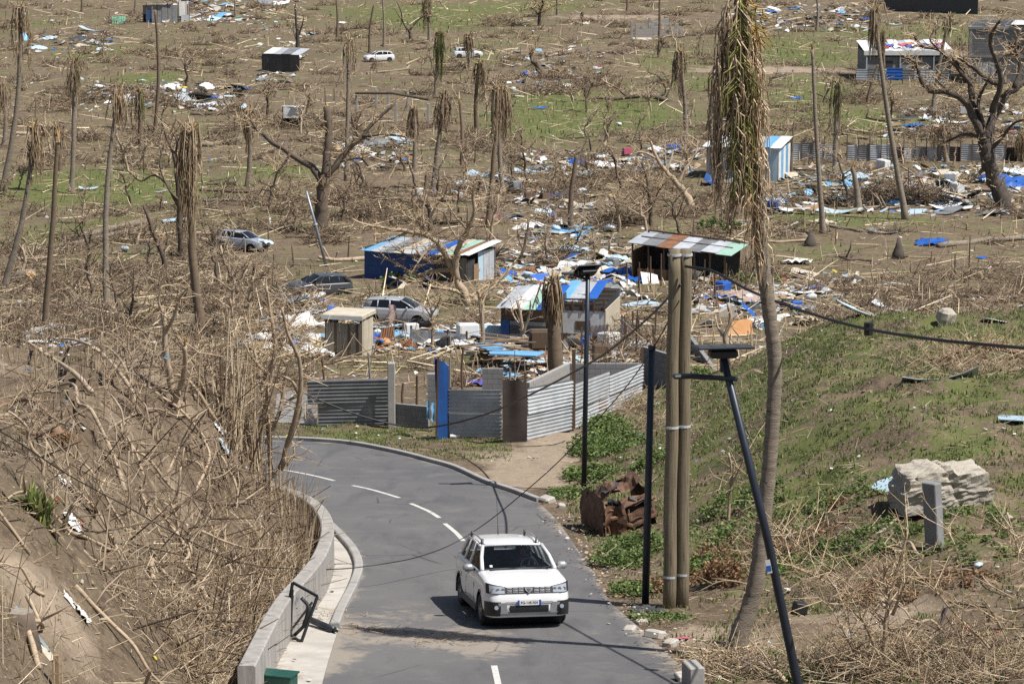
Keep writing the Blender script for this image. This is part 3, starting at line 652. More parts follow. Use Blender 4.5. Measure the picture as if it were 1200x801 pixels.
b = MB(); b.box((L * .2, .02, .3), (.7, .03, .6)); b.build('hatch', DARKP, t); planks_wall(t, 0, L, 1.76, 1.92, 0, [WOODD], .17, horiz=True); b = MB(); b.box((L, dp / 2, .7), (.05, dp, 2.2)); b.build('side_wall', CREAM, t); b = MB(); b.box((L / 2, dp, .9), (L, .05, 2.6)); b.build('back_wall', GALVD, t)
for k in range(6): post(t, .05 + k * L / 5.2, .0, 1.7, 2.2 + U(0, .25), .08)
roof_sheets(t, .2, L * .72, 1.2, dp + .4, 2.0, 2.45, [LBLUE, GALV, GALV, BLUE], 4, pitch=.2)
for k in range(4): b = MB(); b.bar((.1, .3 + k * 1.1, 2.0 + .05 * k), (L, .3 + k * 1.1, 2.05 + .05 * k), .07, .1); b.build('purlin', WOODD, t)

# ---- timber lean-to
p0, p1 = P(742, 327), P(850, 330); t, L = frame('lean_to', 'open timber lean-to with long sloping pale tin roof', 'lean-to', p0, p1)
dp = 3.6
for k in range(7): post(t, L * k / 6, U(-.1, .1), -.3, 2.55 - .5 * k / 6, .1, lean=U(-.04, .04)); post(t, L * k / 6, dp, -.3, 2.95 - .5 * k / 6, .1)
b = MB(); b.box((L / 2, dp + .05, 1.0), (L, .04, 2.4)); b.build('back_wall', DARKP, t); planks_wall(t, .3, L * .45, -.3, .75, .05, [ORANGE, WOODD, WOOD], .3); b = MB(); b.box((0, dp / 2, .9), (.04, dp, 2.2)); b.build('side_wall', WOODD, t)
for k in range(3): b = MB(); b.bar((0, .05 + k * dp / 2, 2.5 + .2 * k), (L, .05 + k * dp / 2, 2.0 + .2 * k), .08, .12); b.build('beam', WOODD, t)
roof_sheets(t, -.3, L + .5, -.5, dp + .3, 2.56, 2.8, [GALV, GALVD, RUSTY, GALV, GALVD, GALV, MINT], 7, zl=-.5, pitch=.22)

# ---- white and blue shack behind the big palm
p0, p1 = P(828, 209), P(912, 212); t, L = frame('tin_shack', 'pale shack with white and blue striped roof behind the tall palm', 'shack', p0, p1)
dp = 5; hf, hb = 2.9, 3.3
for i, m_ in enumerate([GALV, GALV, LBLUE, WHITE, GALV, PBLUE]): wall_sheet(t, L * i / 6, L * (i + 1) / 6 - .01, -.3, hf, .0, m_, 'v', pitch=.3)
for i in range(5): b = MB(); b.box((L, dp * (i + .5) / 5, 1.3), (.05, dp / 5 - .02, 3.2)); b.build('side_board', [WHITE, LBLUE][i % 2], t)
b = MB(); b.box((0, dp / 2, 1.3), (.05, dp, 3.2)); b.build('side_wall', GALV, t); b = MB(); b.box((L / 2, dp, 1.3), (L, .05, 3.4)); b.build('back_wall', GALVD, t)
roof_sheets(t, -.3, L + .3, -.4, dp + .3, hf + .03, hb + .1, [WHITE, WHITE, PBLUE, WHITE, GALV, LBLUE, WHITE], 7, pitch=.25)

# ---- unfinished concrete house
p0, p1 = P(1143, 98), P(1240, 100); t, L = frame('concrete_house', 'unfinished two storey grey block house with open roof beams', 'house', p0, p1)
hh, dp = 6.9, 13.0; x0 = -.9; wx0, wx1, wz0, wz1 = 3.9, 5.2, 3.9, 5.2
MB().box((x0 + .18, .1, hh / 2 - .2), (.36, .3, hh + .4)).build('column', CONC, t); MB().box((6.6, .1, hh / 2 - .2), (.3, .29, hh + .4)).build('column', CONC, t)
blocks(t, x0 + .36, 6.45, 0, 3.2, .1, .2, bw=.62, bh=.32, name='block', skip=lambda x, z: .2 < x < 2.4 and z < 2.6); blocks(t, x0 + .36, 6.45, 3.5, 6.7, .1, .2, bw=.62, bh=.32, skip=lambda x, z: wx0 < x < wx1 and wz0 < z < wz1)
MB().box((3, .28, 1.6), (7.2, .05, 3.2)).build('render_coat', BLOCK, t); b = MB(); b.box((1.3, .28, 5.1), (4.4, .05, 3.3)); b.box((6, .28, 5.1), (1.5, .05, 3.3)); b.build('render_coat', BLOCK, t)
MB().box((9, .1, hh / 2), (5, .2, hh)).build('wall_bay', BLOCK, t)
MB().box((4.5, .08, 3.35), (11.0, .28, .28)).build('ring_beam', CONC, t); MB().box((4.5, .08, 6.85), (11.2, .32, .3)).build('ring_beam', CONC, t)
w_ = MB().box((4.55, .35, 4.55), (1.35, .06, 1.35)).build('window', DARKP, t); MB().box((4.55, -.03, 3.86), (1.5, .2, .1)).build('sill', CONC, w_)
for i in range(3): wall_sheet(t, .2 + i * .75, .2 + (i + 1) * .75, -.2, 2.6, -.05, GALV, 'v', 'door_sheet', pitch=.22, amp=.03)
MB().box((x0, dp / 2, hh / 2 - .2), (.2, dp - .3, hh + .4)).build('side_wall', BLOCK, t); MB().box((5, dp, hh / 2), (12, .2, hh)).build('back_wall', BLOCK, t); MB().box((x0, dp / 2, 6.86), (.26, dp - .4, .28)).build('ring_beam', CONC, t)
for k in range(7): MB().bar((x0, 1.2 + k * 1.75, 7.05), (10, 1.2 + k * 1.75, 7.05), .12, .18).build('roof_beam', [GALV, WOODG][k % 2], t)
for k in range(4): MB().bar((1 + k * 2.4, .1, 7.2), (1 + k * 2.4, dp, 7.2), .1, .1).build('roof_batten', GALVD, t)
roof_sheets(t, 4.2, 10, -.2, 6.5, 7.3, 7.35, [WHITE, GALV, WHITE], 3, pitch=.3); MB().box((5, dp / 2, 3.3), (11.5, dp - .4, .2)).build('floor_slab', CONC, t)
# ---- long low house
p0, p1 = P(1014, 94), P(1114, 94); t, L = frame('low_house', 'long low grey house with white roof edge and washing spread on top', 'house', p0, p1)
dp, hf = 8.5, 3.3; blocks(t, .2, L - .2, 0, 2.9, 0, .2, bw=.8, bh=.36); MB().box((L / 2, .14, 1.4), (L - .5, .05, 2.8)).build('render_coat', BLOCK, t)
MB().box((L / 2, -.15, hf + .1), (L + .5, .5, .55)).build('roof_edge', WHITE, t); roof_sheets(t, -.2, L + .2, .1, dp, hf + .38, hf + 1.1, [WHITE, GALV, WHITE, WHITE, GALV], 9, pitch=.35)
for k in range(6): post(t, .1 + k * (L - .2) / 5, -.25, -.2, hf - .15, .16, GALV)
for xx in (.1, L - .1): MB().box((xx, dp / 2, 1.6), (.15, dp, 3.6)).build('side_wall', BLOCK, t)
MB().box((L / 2, dp, 1.9), (L, .15, 4.2)).build('back_wall', BLOCK, t)
for k, (x, wd) in enumerate([(2.9, 1.0), (6.3, .9), (9.0, 1.0)]): w_ = MB().box((x, -.115, 1.9), (wd, .03, 1.0)).build('window', DARKP, t); MB().box((x, -.16, 1.36), (wd + .15, .1, .08)).build('sill', CONC, w_)
for k, (x, y, m_) in enumerate([(2.6, 2.2, RED), (3.4, 3.6, PURPLE), (5.1, 4.2, PINK), (5.9, 2.9, PURPLE), (6.7, 3.6, WHITE), (7.5, 3.2, RED), (8.3, 4.0, BLUED), (9.2, 3.0, PURPLE), (9.9, 4.6, RED), (6.2, 5.0, ORANGE), (4.2, 2.2, WHITE), (8.8, 2.2, PINK), (2.9, 4.5, LBLUE)]):
    c_ = MB().grid(lambda a, c: (a * 1.1 - .5, c * 1.6 - .8, .09 * math.sin(a * 7 + k) * math.cos(c * 6) + .10 + (c * 1.6 - .8) * .085), 5, 5).build('washing_cloth', m_, None, True)
    c_.location = t.matrix_basis @ Vector((x, y, hf + .42 + y * .085)); c_.rotation_euler = (0, 0, t.rotation_euler.z)
    tag(c_, 'crumpled %s cloth drying on the long low house roof' % ({RED: 'red', PURPLE: 'violet', PINK: 'pink', WHITE: 'white', BLUED: 'dark blue', ORANGE: 'orange', LBLUE: 'light blue'}[m_]), 'cloth', 'washing on the roof')
p0, p1 = P(1003, 99), P(1112, 100); t, L = frame('corrugated_fence', 'grey sheet fence with a blue tarpaulin panel before the long low house', 'fence', p0, p1)
for k in range(8): wall_sheet(t, L * k / 8, L * (k + 1) / 8 - .02, .6 + U(-.05, .05), 1.9 + U(-.1, .1), .03 * (k % 2), BLUE if k in (3,) else [GALV, GALVD, GALV][k % 3], 'u', pitch=.3); post(t, L * k / 8, .08, -.3, 2.0, .1)
wall_sheet(t, L * .76, L * .97, -.2, .7, -.1, GALV, 'u', pitch=.3); wall_sheet(t, L * .33, L * .5, .7, 2.1, -.08, BLUE, 'u', pitch=.4, name='tarpaulin')
# ---- dark far wall, far shack, ruins
p0, p1 = P(1036, 13), P(1146, 17); t, L = frame('block_wall', 'tall dark block wall beyond the unfinished house', 'wall', p0, p1); blocks(t, 0, L, -.3, 5.2, 0, .2, MATS.get('dark_block') or mat('dark_block', (.085, .088, .095), (.06, .062, .068), 1.0, .9), bw=.9, bh=.45)
p0, p1 = P(172, 27), P(222, 26); t, L = frame('tin_shack', 'ruined grey sheet shack with torn white boards at its right end', 'shack', p0, p1)
for i in range(5): wall_sheet(t, L * (.12 + .12 * i), L * (.12 + .12 * (i + 1)) - .02, -.3, 2.9 + U(-.3, .2), .05 * (i % 2), GALVD, 'v', pitch=.3)
planks_wall(t, L * .73, L, 1.0, 3.4, .3, [WHITE, CREAM, WHITE], .3); b = MB(); b.box((L * .04, .2, 1.0), (.6, .1, 2.2)); b.build('blue_door', BLUED, t); wall_sheet(t, L * .8, L * .98, -.2, 1.2, -.3, GALV, 'v', pitch=.3)
b = MB(); b.box((L / 2, 3.2, 1.2), (L, .1, 3.0)); b.build('back_wall', DARKP, t)
for k in range(5): post(t, L * k / 4, .1, -.3, 3.3, .12)
roof_sheets(t, 0, L * .6, -.2, 2.4, 3.1, 3.0, [GALV, GALVD, GALV], 3, pitch=.3)
p0, p1 = P(721, 43), P(800, 42); t, L = frame('block_wall', 'broken grey block wall ruin standing alone on the plain', 'wall', p0, p1); blocks(t, L * .3, L, -.2, 1.9, 0, .25, bw=.7, bh=.4, top_jag=2, mt=CONC); blocks(t, L * .55, L * .8, -.2, 2.6, .4, .25, bw=.7, bh=.4, mt=CONC, top_jag=1)
for k, (x, y, hgt) in enumerate([(740, 48, 2.9), (761, 40, 2.6)]): p = P(x, y); tag(MB().bevel_box((0, 0, hgt / 2 - .1), (.38, .38, hgt + .2), .03).build('concrete_post', CONC), 'pale concrete post beside the broken block wall ruin', 'post', 'posts at the broken ruin').location = p
p = P(752, 46); tag(MB().bevel_box((0, 0, .05), (3.0, 3.4, .2), .03).build('floor_slab', CONCP), 'pale concrete floor slab between two posts of the ruin', 'slab').location = p
for k, (x, y) in enumerate([(418, 133), (441, 126), (455, 132), (464, 144), (478, 130), (502, 144)]):
    p = P(x, y); tag(MB().bevel_box((0, 0, .9), (.28, .28, 2.4), .03).build('concrete_post', CONC), 'slim grey concrete post of the roofless house frame', 'post', 'posts of the roofless house frame').location = p
a_, c_ = at_depth(417, 109, P(418, 133).y), at_depth(503, 117, P(502, 144).y); tag(MB().tube([a_, (a_ + c_) / 2 + Vector((0, 0, .35)), c_], .14, 7, jit=.1).build('fallen_beam', BARKB), 'long sagging pole lying across the roofless house frame', 'pole')
p0, p1 = P(307, 84), P(340, 85); t, L = frame('broken_hut', 'black walled broken hut topped with bent pale sheets', 'hut', p0, p1)
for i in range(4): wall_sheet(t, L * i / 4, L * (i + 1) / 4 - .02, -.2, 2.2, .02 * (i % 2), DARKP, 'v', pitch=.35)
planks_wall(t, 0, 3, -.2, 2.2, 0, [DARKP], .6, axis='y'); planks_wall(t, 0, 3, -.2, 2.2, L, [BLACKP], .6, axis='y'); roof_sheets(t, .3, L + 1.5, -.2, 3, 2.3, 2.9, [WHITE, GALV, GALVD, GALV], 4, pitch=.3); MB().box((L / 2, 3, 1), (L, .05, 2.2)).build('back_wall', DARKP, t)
p0, p1 = P(331, 149), P(354, 149); t, L = frame('broken_hut', 'small hut with a flaking white gable panel and open dark base', 'hut', p0, p1)
wall_sheet(t, 0, L, .95, 2.1, 0, WHITE, 'v', pitch=.3); planks_wall(t, 0, 2, -.2, 2.0, L, [DARKP], .5, axis='y'); planks_wall(t, 0, 2, -.2, 2.0, 0, [DARKP], .5, axis='y'); MB().box((L / 2, 2, .9), (L, .05, 2.2)).build('back_wall', DARKP, t)
for x in (0.05, L - .05): post(t, x, -.06, -.2, 2.2, .12)
roof_sheets(t, -.1, L + .1, -.1, 2, 2.15, 2.1, [GALV, WHITE], 2, pitch=.3)
p0, p1 = P(926, 188), P(1192, 190); t, L = frame('corrugated_fence', 'long grey sheet fence with wooden stakes crossing the far plain', 'fence', p0, p1)
n = 20
for k in range(n):
    if k in (4,): continue
    a_ = Vector((p0.x + (p1.x - p0.x) * k / n, p0.y + (p1.y - p0.y) * k / n)); dz = h1(a_.x, a_.y) - p0.z
    wall_sheet(t, L * k / n, L * (k + 1) / n - .03, dz + U(-.1, .1), dz + 1.55 + U(-.2, .2), .04 * (k % 2), [GALV, GALVD, GALV, GALV, RUSTD][k % 5], 'u', pitch=.2, sag=.05); post(t, L * k / n, -.07, dz - .3, dz + 1.9 + U(0, .8), .09)
# ------------------------------------------------------------------ cars (front towards local -Y)
def lerp(u, us, vs): return float(np.interp(u, us, vs))
def make_wheel(parent, x, y, r, wd=.22, tyre=True, rim_m=None):
    w_ = bpy.data.objects.new('wheel', None); COL.objects.link(w_); w_.parent = parent; w_.location = (x, y, r)
    sg = 1 if x > 0 else -1; b = MB(); n = 26
    prof = [(-wd / 2, r * .62), (-wd / 2, r * .90), (-wd / 2 + .03, r * .985), (-wd / 4, r), (wd / 4, r), (wd / 2 - .03, r * .985), (wd / 2, r * .90), (wd / 2, r * .62)]
    vs = [(o, math.cos(6.2832 * k / n) * q, math.sin(6.2832 * k / n) * q) for k in range(n) for (o, q) in prof]; m = len(prof)
    b.add(vs, [(k * m + j, k * m + j + 1, ((k + 1) % n) * m + j + 1, ((k + 1) % n) * m + j) for k in range(n) for j in range(m - 1)]); b.build('tyre', TYRE, w_, True)
    b = MB(); ox = sg * (wd / 2 - .035)
    ring = [(ox + sg * .03, .63), (ox, .60), (ox - sg * .03, .54)]
    vs = [(o, math.cos(6.2832 * k / n) * q * r, math.sin(6.2832 * k / n) * q * r) for k in range(n) for (o, q) in ring]
    b.add(vs, [(k * 3 + j, k * 3 + j + 1, ((k + 1) % n) * 3 + j + 1, ((k + 1) % n) * 3 + j) for k in range(n) for j in range(2)])
    for k in range(5):
        a = 6.2832 * k / 5 + .3; d = Vector((0, math.cos(a), math.sin(a))); e = Vector((0, -math.sin(a), math.cos(a)))
        for s_ in (-1, 1): b.bar(Vector((ox - sg * .01, 0, 0)) + e * (.035 * s_), Vector((ox - sg * .01, 0, 0)) + d * (r * .58) + e * (.05 * s_), .03, .035, up=(1, 0, 0))
    b.tube([(ox - sg * .03, 0, 0), (ox + sg * .012, 0, 0)], r * .17, 12); b.build('rim', rim_m or ALLOY, w_)
    b = MB(); b.tube([(ox - sg * .06, 0, 0), (ox - sg * .05, 0, 0)], r * .60, 20); b.build('brake_disc', BLACKP, w_)
    return w_
class Car:
    def __init__(s, L=4.34, W=1.80, wb=2.67, fo=.83, r=.345, sill=.27, top=None, belt=None, cow=1.22, rf=2.0, rr=3.95, rb=4.22, zr=1.60, zrr=1.55, roofw=.62, lean=.0):
        s.__dict__.update(dict(L=L, W=W, wb=wb, fo=fo, r=r, sill=sill, cow=cow, rf=rf, rr=rr, rb=rb, zr=zr, zrr=zrr, roofw=roofw))
        s.top = top or ([0, .06, .2, .7, 1.25, 1.6, 3.6, 4.1, 4.28, 4.34], [.92, .985, 1.03, 1.085, 1.13, 1.10, 1.13, 1.13, 1.08, 1.0])
    def hw(s, u):
        a = min(1, max(0, u / .45)); c = min(1, max(0, (s.L - u) / .40))
        return s.W / 2 * min(.70 + .30 * math.sqrt(max(0, 1 - (1 - a) ** 2)), .76 + .24 * math.sqrt(max(0, 1 - (1 - c) ** 2)))
    def sb(s, u, z):                                         # nose and tail set back with height
        f = (1 - min(1, u / .6)) ; k = (1 - min(1, (s.L - u) / .5))
        return f * (.16 * max(0, (z - .62) / .45) ** 1.5 + .10 * max(0, (.42 - z) / .2)) - k * (.10 * max(0, (z - .7) / .45) + .08 * max(0, (.42 - z) / .2))
    def front(s, x, z, off=.012):
        ax = abs(x); W2 = s.W / 2
        if ax <= .7 * W2: u = 0
        else: q = min(1, (ax / W2 - .7) / .3); u = .45 * (1 - math.sqrt(1 - q * q))
        return Vector((x, u - s.L / 2 + s.sb(u, z) - off, z))
    def shell(s, parent, mt, name='body'):
        us = sorted(set([0, .03, .07, .12, .18, .25, .33, .42] + list(np.arange(.5, s.L - .45, .09)) + [s.L - .42, s.L - .3, s.L - .2, s.L - .12, s.L - .06, s.L]))
        nr = 11; b = MB(); ring = []; Ra = s.r + .065
        for u in us:
            zt = lerp(u, *s.top); zs = zt - .09; w_ = s.hw(u); row = []
            for k in range(nr + 1):
                z = s.sill + (zs - s.sill) * k / nr; f = .95 + .05 * min(1, k / 3) - .035 * max(0, (k - 6) / 5) ** 2 - .012 * math.exp(-((z - .78) / .05) ** 2)
                row.append([w_ * f, u, z])
            row += [[w_ * .935, u, zs + .055], [w_ * .87, u, zt - .006], [w_ * .55, u, zt + .02], [0, u, zt + .028]]
            for q in row[:nr + 2]:                            # wheel arches
                for cu in (s.fo, s.fo + s.wb):
                    d = math.hypot(q[1] - cu, q[2] - s.r)
                    if d < Ra + .012 and q[2] < .85:
                        if d > Ra * .72: q[1], q[2] = cu + (q[1] - cu) * Ra / d, s.r + (q[2] - s.r) * Ra / d
                        else: q.append('cut')
            ring.append(row)
        m = len(ring[0]); idx = {}
        for side in (1, -1):
            for i, row in enumerate(ring):
                for j, q in enumerate(row):
                    if side == -1 and j == m - 1: idx[(side, i, j)] = idx[(1, i, j)]; continue
                    idx[(side, i, j)] = len(b.v); b.v.append((side * q[0], q[1] - s.L / 2 + s.sb(q[1], q[2]), q[2]))
        for side in (1, -1):
            for i in range(len(us) - 1):
                for j in range(m - 1):
                    c4 = [(i, j), (i, j + 1), (i + 1, j + 1), (i + 1, j)]
                    if any(len(ring[a][c]) > 3 for a, c in c4): continue
                    cu_ = sum(ring[a][c][1] for a, c in c4) / 4; cz_ = sum(ring[a][c][2] for a, c in c4) / 4
                    if any(math.hypot(cu_ - cu, cz_ - s.r) < Ra * .97 for cu in (s.fo, s.fo + s.wb)): continue
                    if s.cow + .12 < us[i] < s.rb - .25 and j >= m - 3: continue       # open under the cabin
                    f = [idx[(side, a, c)] for a, c in c4]; b.f.append(tuple(f if side == -1 else f[::-1]))
        for i in (0, len(us) - 1):
            for j in range(m - 1):
                f = [idx[(1, i, j)], idx[(1, i, j + 1)], idx[(-1, i, j + 1)], idx[(-1, i, j)]]; f = list(dict.fromkeys(f)); b.f.append(tuple(f if i == 0 else f[::-1]))
        o = b.build(name, mt, parent, True)
        fl = MB(); fl.box((0, 0, s.sill + .02), (s.W * .86, s.L * .92, .1)); fl.build('underbody', BLACKP, parent)
        for cu in (s.fo, s.fo + s.wb):                        # dark wheel wells
            wl = MB(); wl.tube([(-s.W / 2 + .12, cu - s.L / 2, s.r), (s.W / 2 - .12, cu - s.L / 2, s.r)], s.r + .05, 16); wl.build('wheel_well', BLACKP, parent)
        return o
    def pts(s):
        y = lambda u: u - s.L / 2
        zc = lerp(s.cow, *s.top) + .01; zb = lerp(s.rb, *s.top); bw = s.W / 2 * .885
        z1 = lerp(2.2, *s.top) - .01
        return dict(A0=Vector((bw * .97, y(s.cow), zc)), A1=Vector((s.roofw, y(s.rf), s.zr - .03)), D0=Vector((bw * .96, y(s.rb) - .02, zb)), D1=Vector((s.roofw * .97, y(s.rr), s.zrr - .03)), zb=z1, bw=bw)
    def cabin(s, parent, mt, glass, detail=1, no_glass=()):
        p = s.pts(); A0, A1, D0, D1 = p['A0'], p['A1'], p['D0'], p['D1']; y = lambda u: u - s.L / 2
        def roof(a, c):
            u = s.rf + (s.rr + .06 - s.rf) * c; x = (a * 2 - 1); wz = lerp(c, [0, .35, .8, 1], [s.zr - .02, s.zr + .035, s.zrr + .03, s.zrr - .01])
            return (x * (s.roofw + .015) * (1 - .03 * c), y(u) - .035 * (1 - x * x) * (1 - c) ** 2, wz - .045 * abs(x) ** 3)
        b = MB(); b.grid(roof, 12, 10); rf = b.build('roof', mt, parent, True)
        b = MB(); ub = lambda f: A0.y + (D0.y - A0.y) * f
        def side_pt(u_y, t):                                  # point on the side between belt (t=0) and roof (t=1)
            fb = Vector((p['bw'], u_y, p['zb'])); ft = Vector((s.roofw + .005, u_y, lerp((u_y - A1.y) / (D1.y - A1.y + 1e-6), [0, .35, .8, 1], [s.zr - .065, s.zr - .01, s.zrr - .015, s.zrr - .05])))
            return fb.lerp(ft, t)
        y1, y2, y3 = A1.y + .42, A1.y + 1.25, D1.y - .12
        for sg in (1, -1):
            m_ = lambda v: Vector((v.x * sg, v.y, v.z))
            b.tube([m_(A0), m_(A0.lerp(A1, .5) + Vector((.02, -.02, .02))), m_(A1)], [.05, .042, .045], 7)
            b.tube([m_(side_pt(A1.y, 1)), m_(side_pt((A1.y + D1.y) / 2, 1)), m_(side_pt(D1.y, 1))], .036, 7)
            b.tube([m_(side_pt(y1 + .12, 0)), m_(side_pt(y1 + .16, 1))], [.045, .035], 6); b.tube([m_(side_pt(y2, 0)), m_(side_pt(y2 - .02, 1))], [.04, .035], 6)
            pr = [m_(D0), m_(side_pt(y3 - .02, 0)), m_(side_pt(y3 - .14, 1)), m_(D1)]
            b.add([q + Vector((.008 * sg, 0, 0)) for q in pr] + [q - Vector((.05 * sg, 0, 0)) for q in pr], [(0, 1, 2, 3), (7, 6, 5, 4), (0, 3, 7, 4), (1, 0, 4, 5), (2, 1, 5, 6)])
            fwd = side_pt(A0.y + .25, 0)
            if ('side', sg) not in no_glass:
                g = MB(); g.add([m_(Vector((p['bw'], A0.y + .22, p['zb'] + .0))), m_(side_pt(y1 + .10, 0)), m_(side_pt(y1 + .13, 1)), m_(A1 + Vector((0.0, .02, -.02)))], [(0, 1, 2, 3)]); g.build('side_window', glass, parent)
                g = MB(); g.add([m_(side_pt(y1 + .18, 0)), m_(side_pt(y2 - .03, 0)), m_(side_pt(y2 - .05, 1)), m_(side_pt(y1 + .2, 1))], [(0, 1, 2, 3)]); g.build('side_window', glass, parent)
                g = MB(); g.add([m_(side_pt(y2 + .03, 0)), m_(side_pt(y3 - .04, 0)), m_(side_pt(y3 - .16, 1)), m_(side_pt(y2 + .01, 1))], [(0, 1, 2, 3)]); g.build('quarter_window', glass, parent)
        b.tube([Vector((-A1.x, A1.y, A1.z)), Vector((0, A1.y - .035, s.zr - .005)), A1], .03, 6); b.tube([Vector((-D0.x, D0.y, D0.z)), Vector((0, D0.y + .06, D0.z)), D0], .06, 6)
        b.build('cabin_frame', mt, parent, True)
        g = MB(); g.grid(lambda a, c: (Vector((A0.x * (2 * a - 1), A0.y - .10 * (1 - (2 * a - 1) ** 2), A0.z - .01))).lerp(Vector((A1.x * (2 * a - 1), A1.y - .05 * (1 - (2 * a - 1) ** 2), A1.z - .005 + .025 * (1 - (2 * a - 1) ** 2))), c), 10, 5)
        ws = None
        if 'front' not in no_glass: ws = g.build('windscreen', glass, parent, True)
        g = MB(); g.grid(lambda a, c: (Vector((D0.x * (2 * a - 1), D0.y + .05 * (1 - (2 * a - 1) ** 2), D0.z + .02))).lerp(Vector((D1.x * (2 * a - 1), D1.y + .06 + .04 * (1 - (2 * a - 1) ** 2), D1.z - .03)), c), 8, 3)
        g.build('rear_window', glass, parent, True)
        # interior
        b = MB(); b.bevel_box((0, A0.y + .28, A0.z - .14), (s.W * .80, .55, .22), .05); b.build('dashboard', BLACKP, parent)
        for x in (-.38, .38):
            b = MB(); b.bevel_box((x, A1.y + .52, .62), (.5, .5, .2), .05); b.bevel_box((x, A1.y + .80, .98), (.48, .16, .62), .05, Matrix.Rotation(-.22, 3, 'X')); b.bevel_box((x, A1.y + .88, 1.36), (.26, .1, .2), .03); b.build('seat', DARKP, parent)
        b = MB(); b.bevel_box((0, A1.y + 1.75, .85), (1.25, .25, .7), .06); b.build('rear_bench', DARKP, parent)
        return dict(side_pt=side_pt, A0=A0, A1=A1, D0=D0, D1=D1, y1=y1, y2=y2, y3=y3, ws=ws)
WHITEP = paint('white_car_paint', (.74, .74, .735), .3); SILVERP = paint('silver_car_paint', (.36, .37, .39), .32); DKP = paint('dark_grey_car_paint', (.055, .058, .065), .3); SILVB = paint('silver_blue_car_paint', (.30, .33, .39), .35)
CHROME = mat('chrome', (.34, .345, .36), None, 5, .3, .6); SATIN = mat('satin_silver_trim', (.46, .47, .48), None, 5, .4, .5)

# ---- the white SUV on the road
yaw = R(10.6)
c0 = Vector((*on_base(611.5, 730.5), 0)); cen = c0 + Vector((-math.sin(yaw), math.cos(yaw), 0)) * 1.34; cen.z = float(base(cen.y)) + .012
suv = thing('white_suv', 'white compact suv with roof rails driving up the asphalt road', 'car', cen, (R(-5.69), R(1.03), yaw))
K = Car(W=1.9, zr=1.585, zrr=1.54, roofw=.665); K.shell(suv, WHITEP); cb = K.cabin(suv, WHITEP, GLASS)
for x in (-.82, .82):
    for u in (K.fo, K.fo + K.wb): make_wheel(suv, x, u - K.L / 2, K.r)
def patch(x0, x1, z0, z1, off, mt, name, parent, n=8, zf=None):
    b = MB(); b.grid(lambda a, c: K.front(x0 + (x1 - x0) * a, (zf(x0 + (x1 - x0) * a, c) if zf else z0 + (z1 - z0) * c), off), n, 3); return b.build(name, mt, parent, True)
gr = patch(-.50, .50, .79, .925, .012, BLACKP, 'grille', suv, 14)
for i in range(3):
    for j in range(2):
        for sg in (-1, 1):
            cx_, cz_ = sg * (.17 + i * .125), .83 + j * .056; b = MB()
            b.tube([K.front(cx_ - .05, cz_ - .018, .02), K.front(cx_ + .05, cz_ - .018, .02), K.front(cx_ + .05, cz_ + .018, .02), K.front(cx_ - .05, cz_ + .018, .02), K.front(cx_ - .05, cz_ - .018, .02)], .007, 5); b.build('grille_slot', CHROME, gr)
b = MB(); b.prism([K.front(-.085, .915, .03), K.front(.085, .915, .03), K.front(.075, .86, .03), K.front(.0, .795, .03), K.front(-.075, .86, .03)], (0, -1, 0), .012); em = b.build('emblem', CHROME, suv)
b = MB(); b.prism([K.front(-.045, .897, .045), K.front(.045, .897, .045), K.front(.04, .865, .045), K.front(0, .825, .045), K.front(-.04, .865, .045)], (0, -1, 0), .004); b.build('emblem_face', DARKP, em)
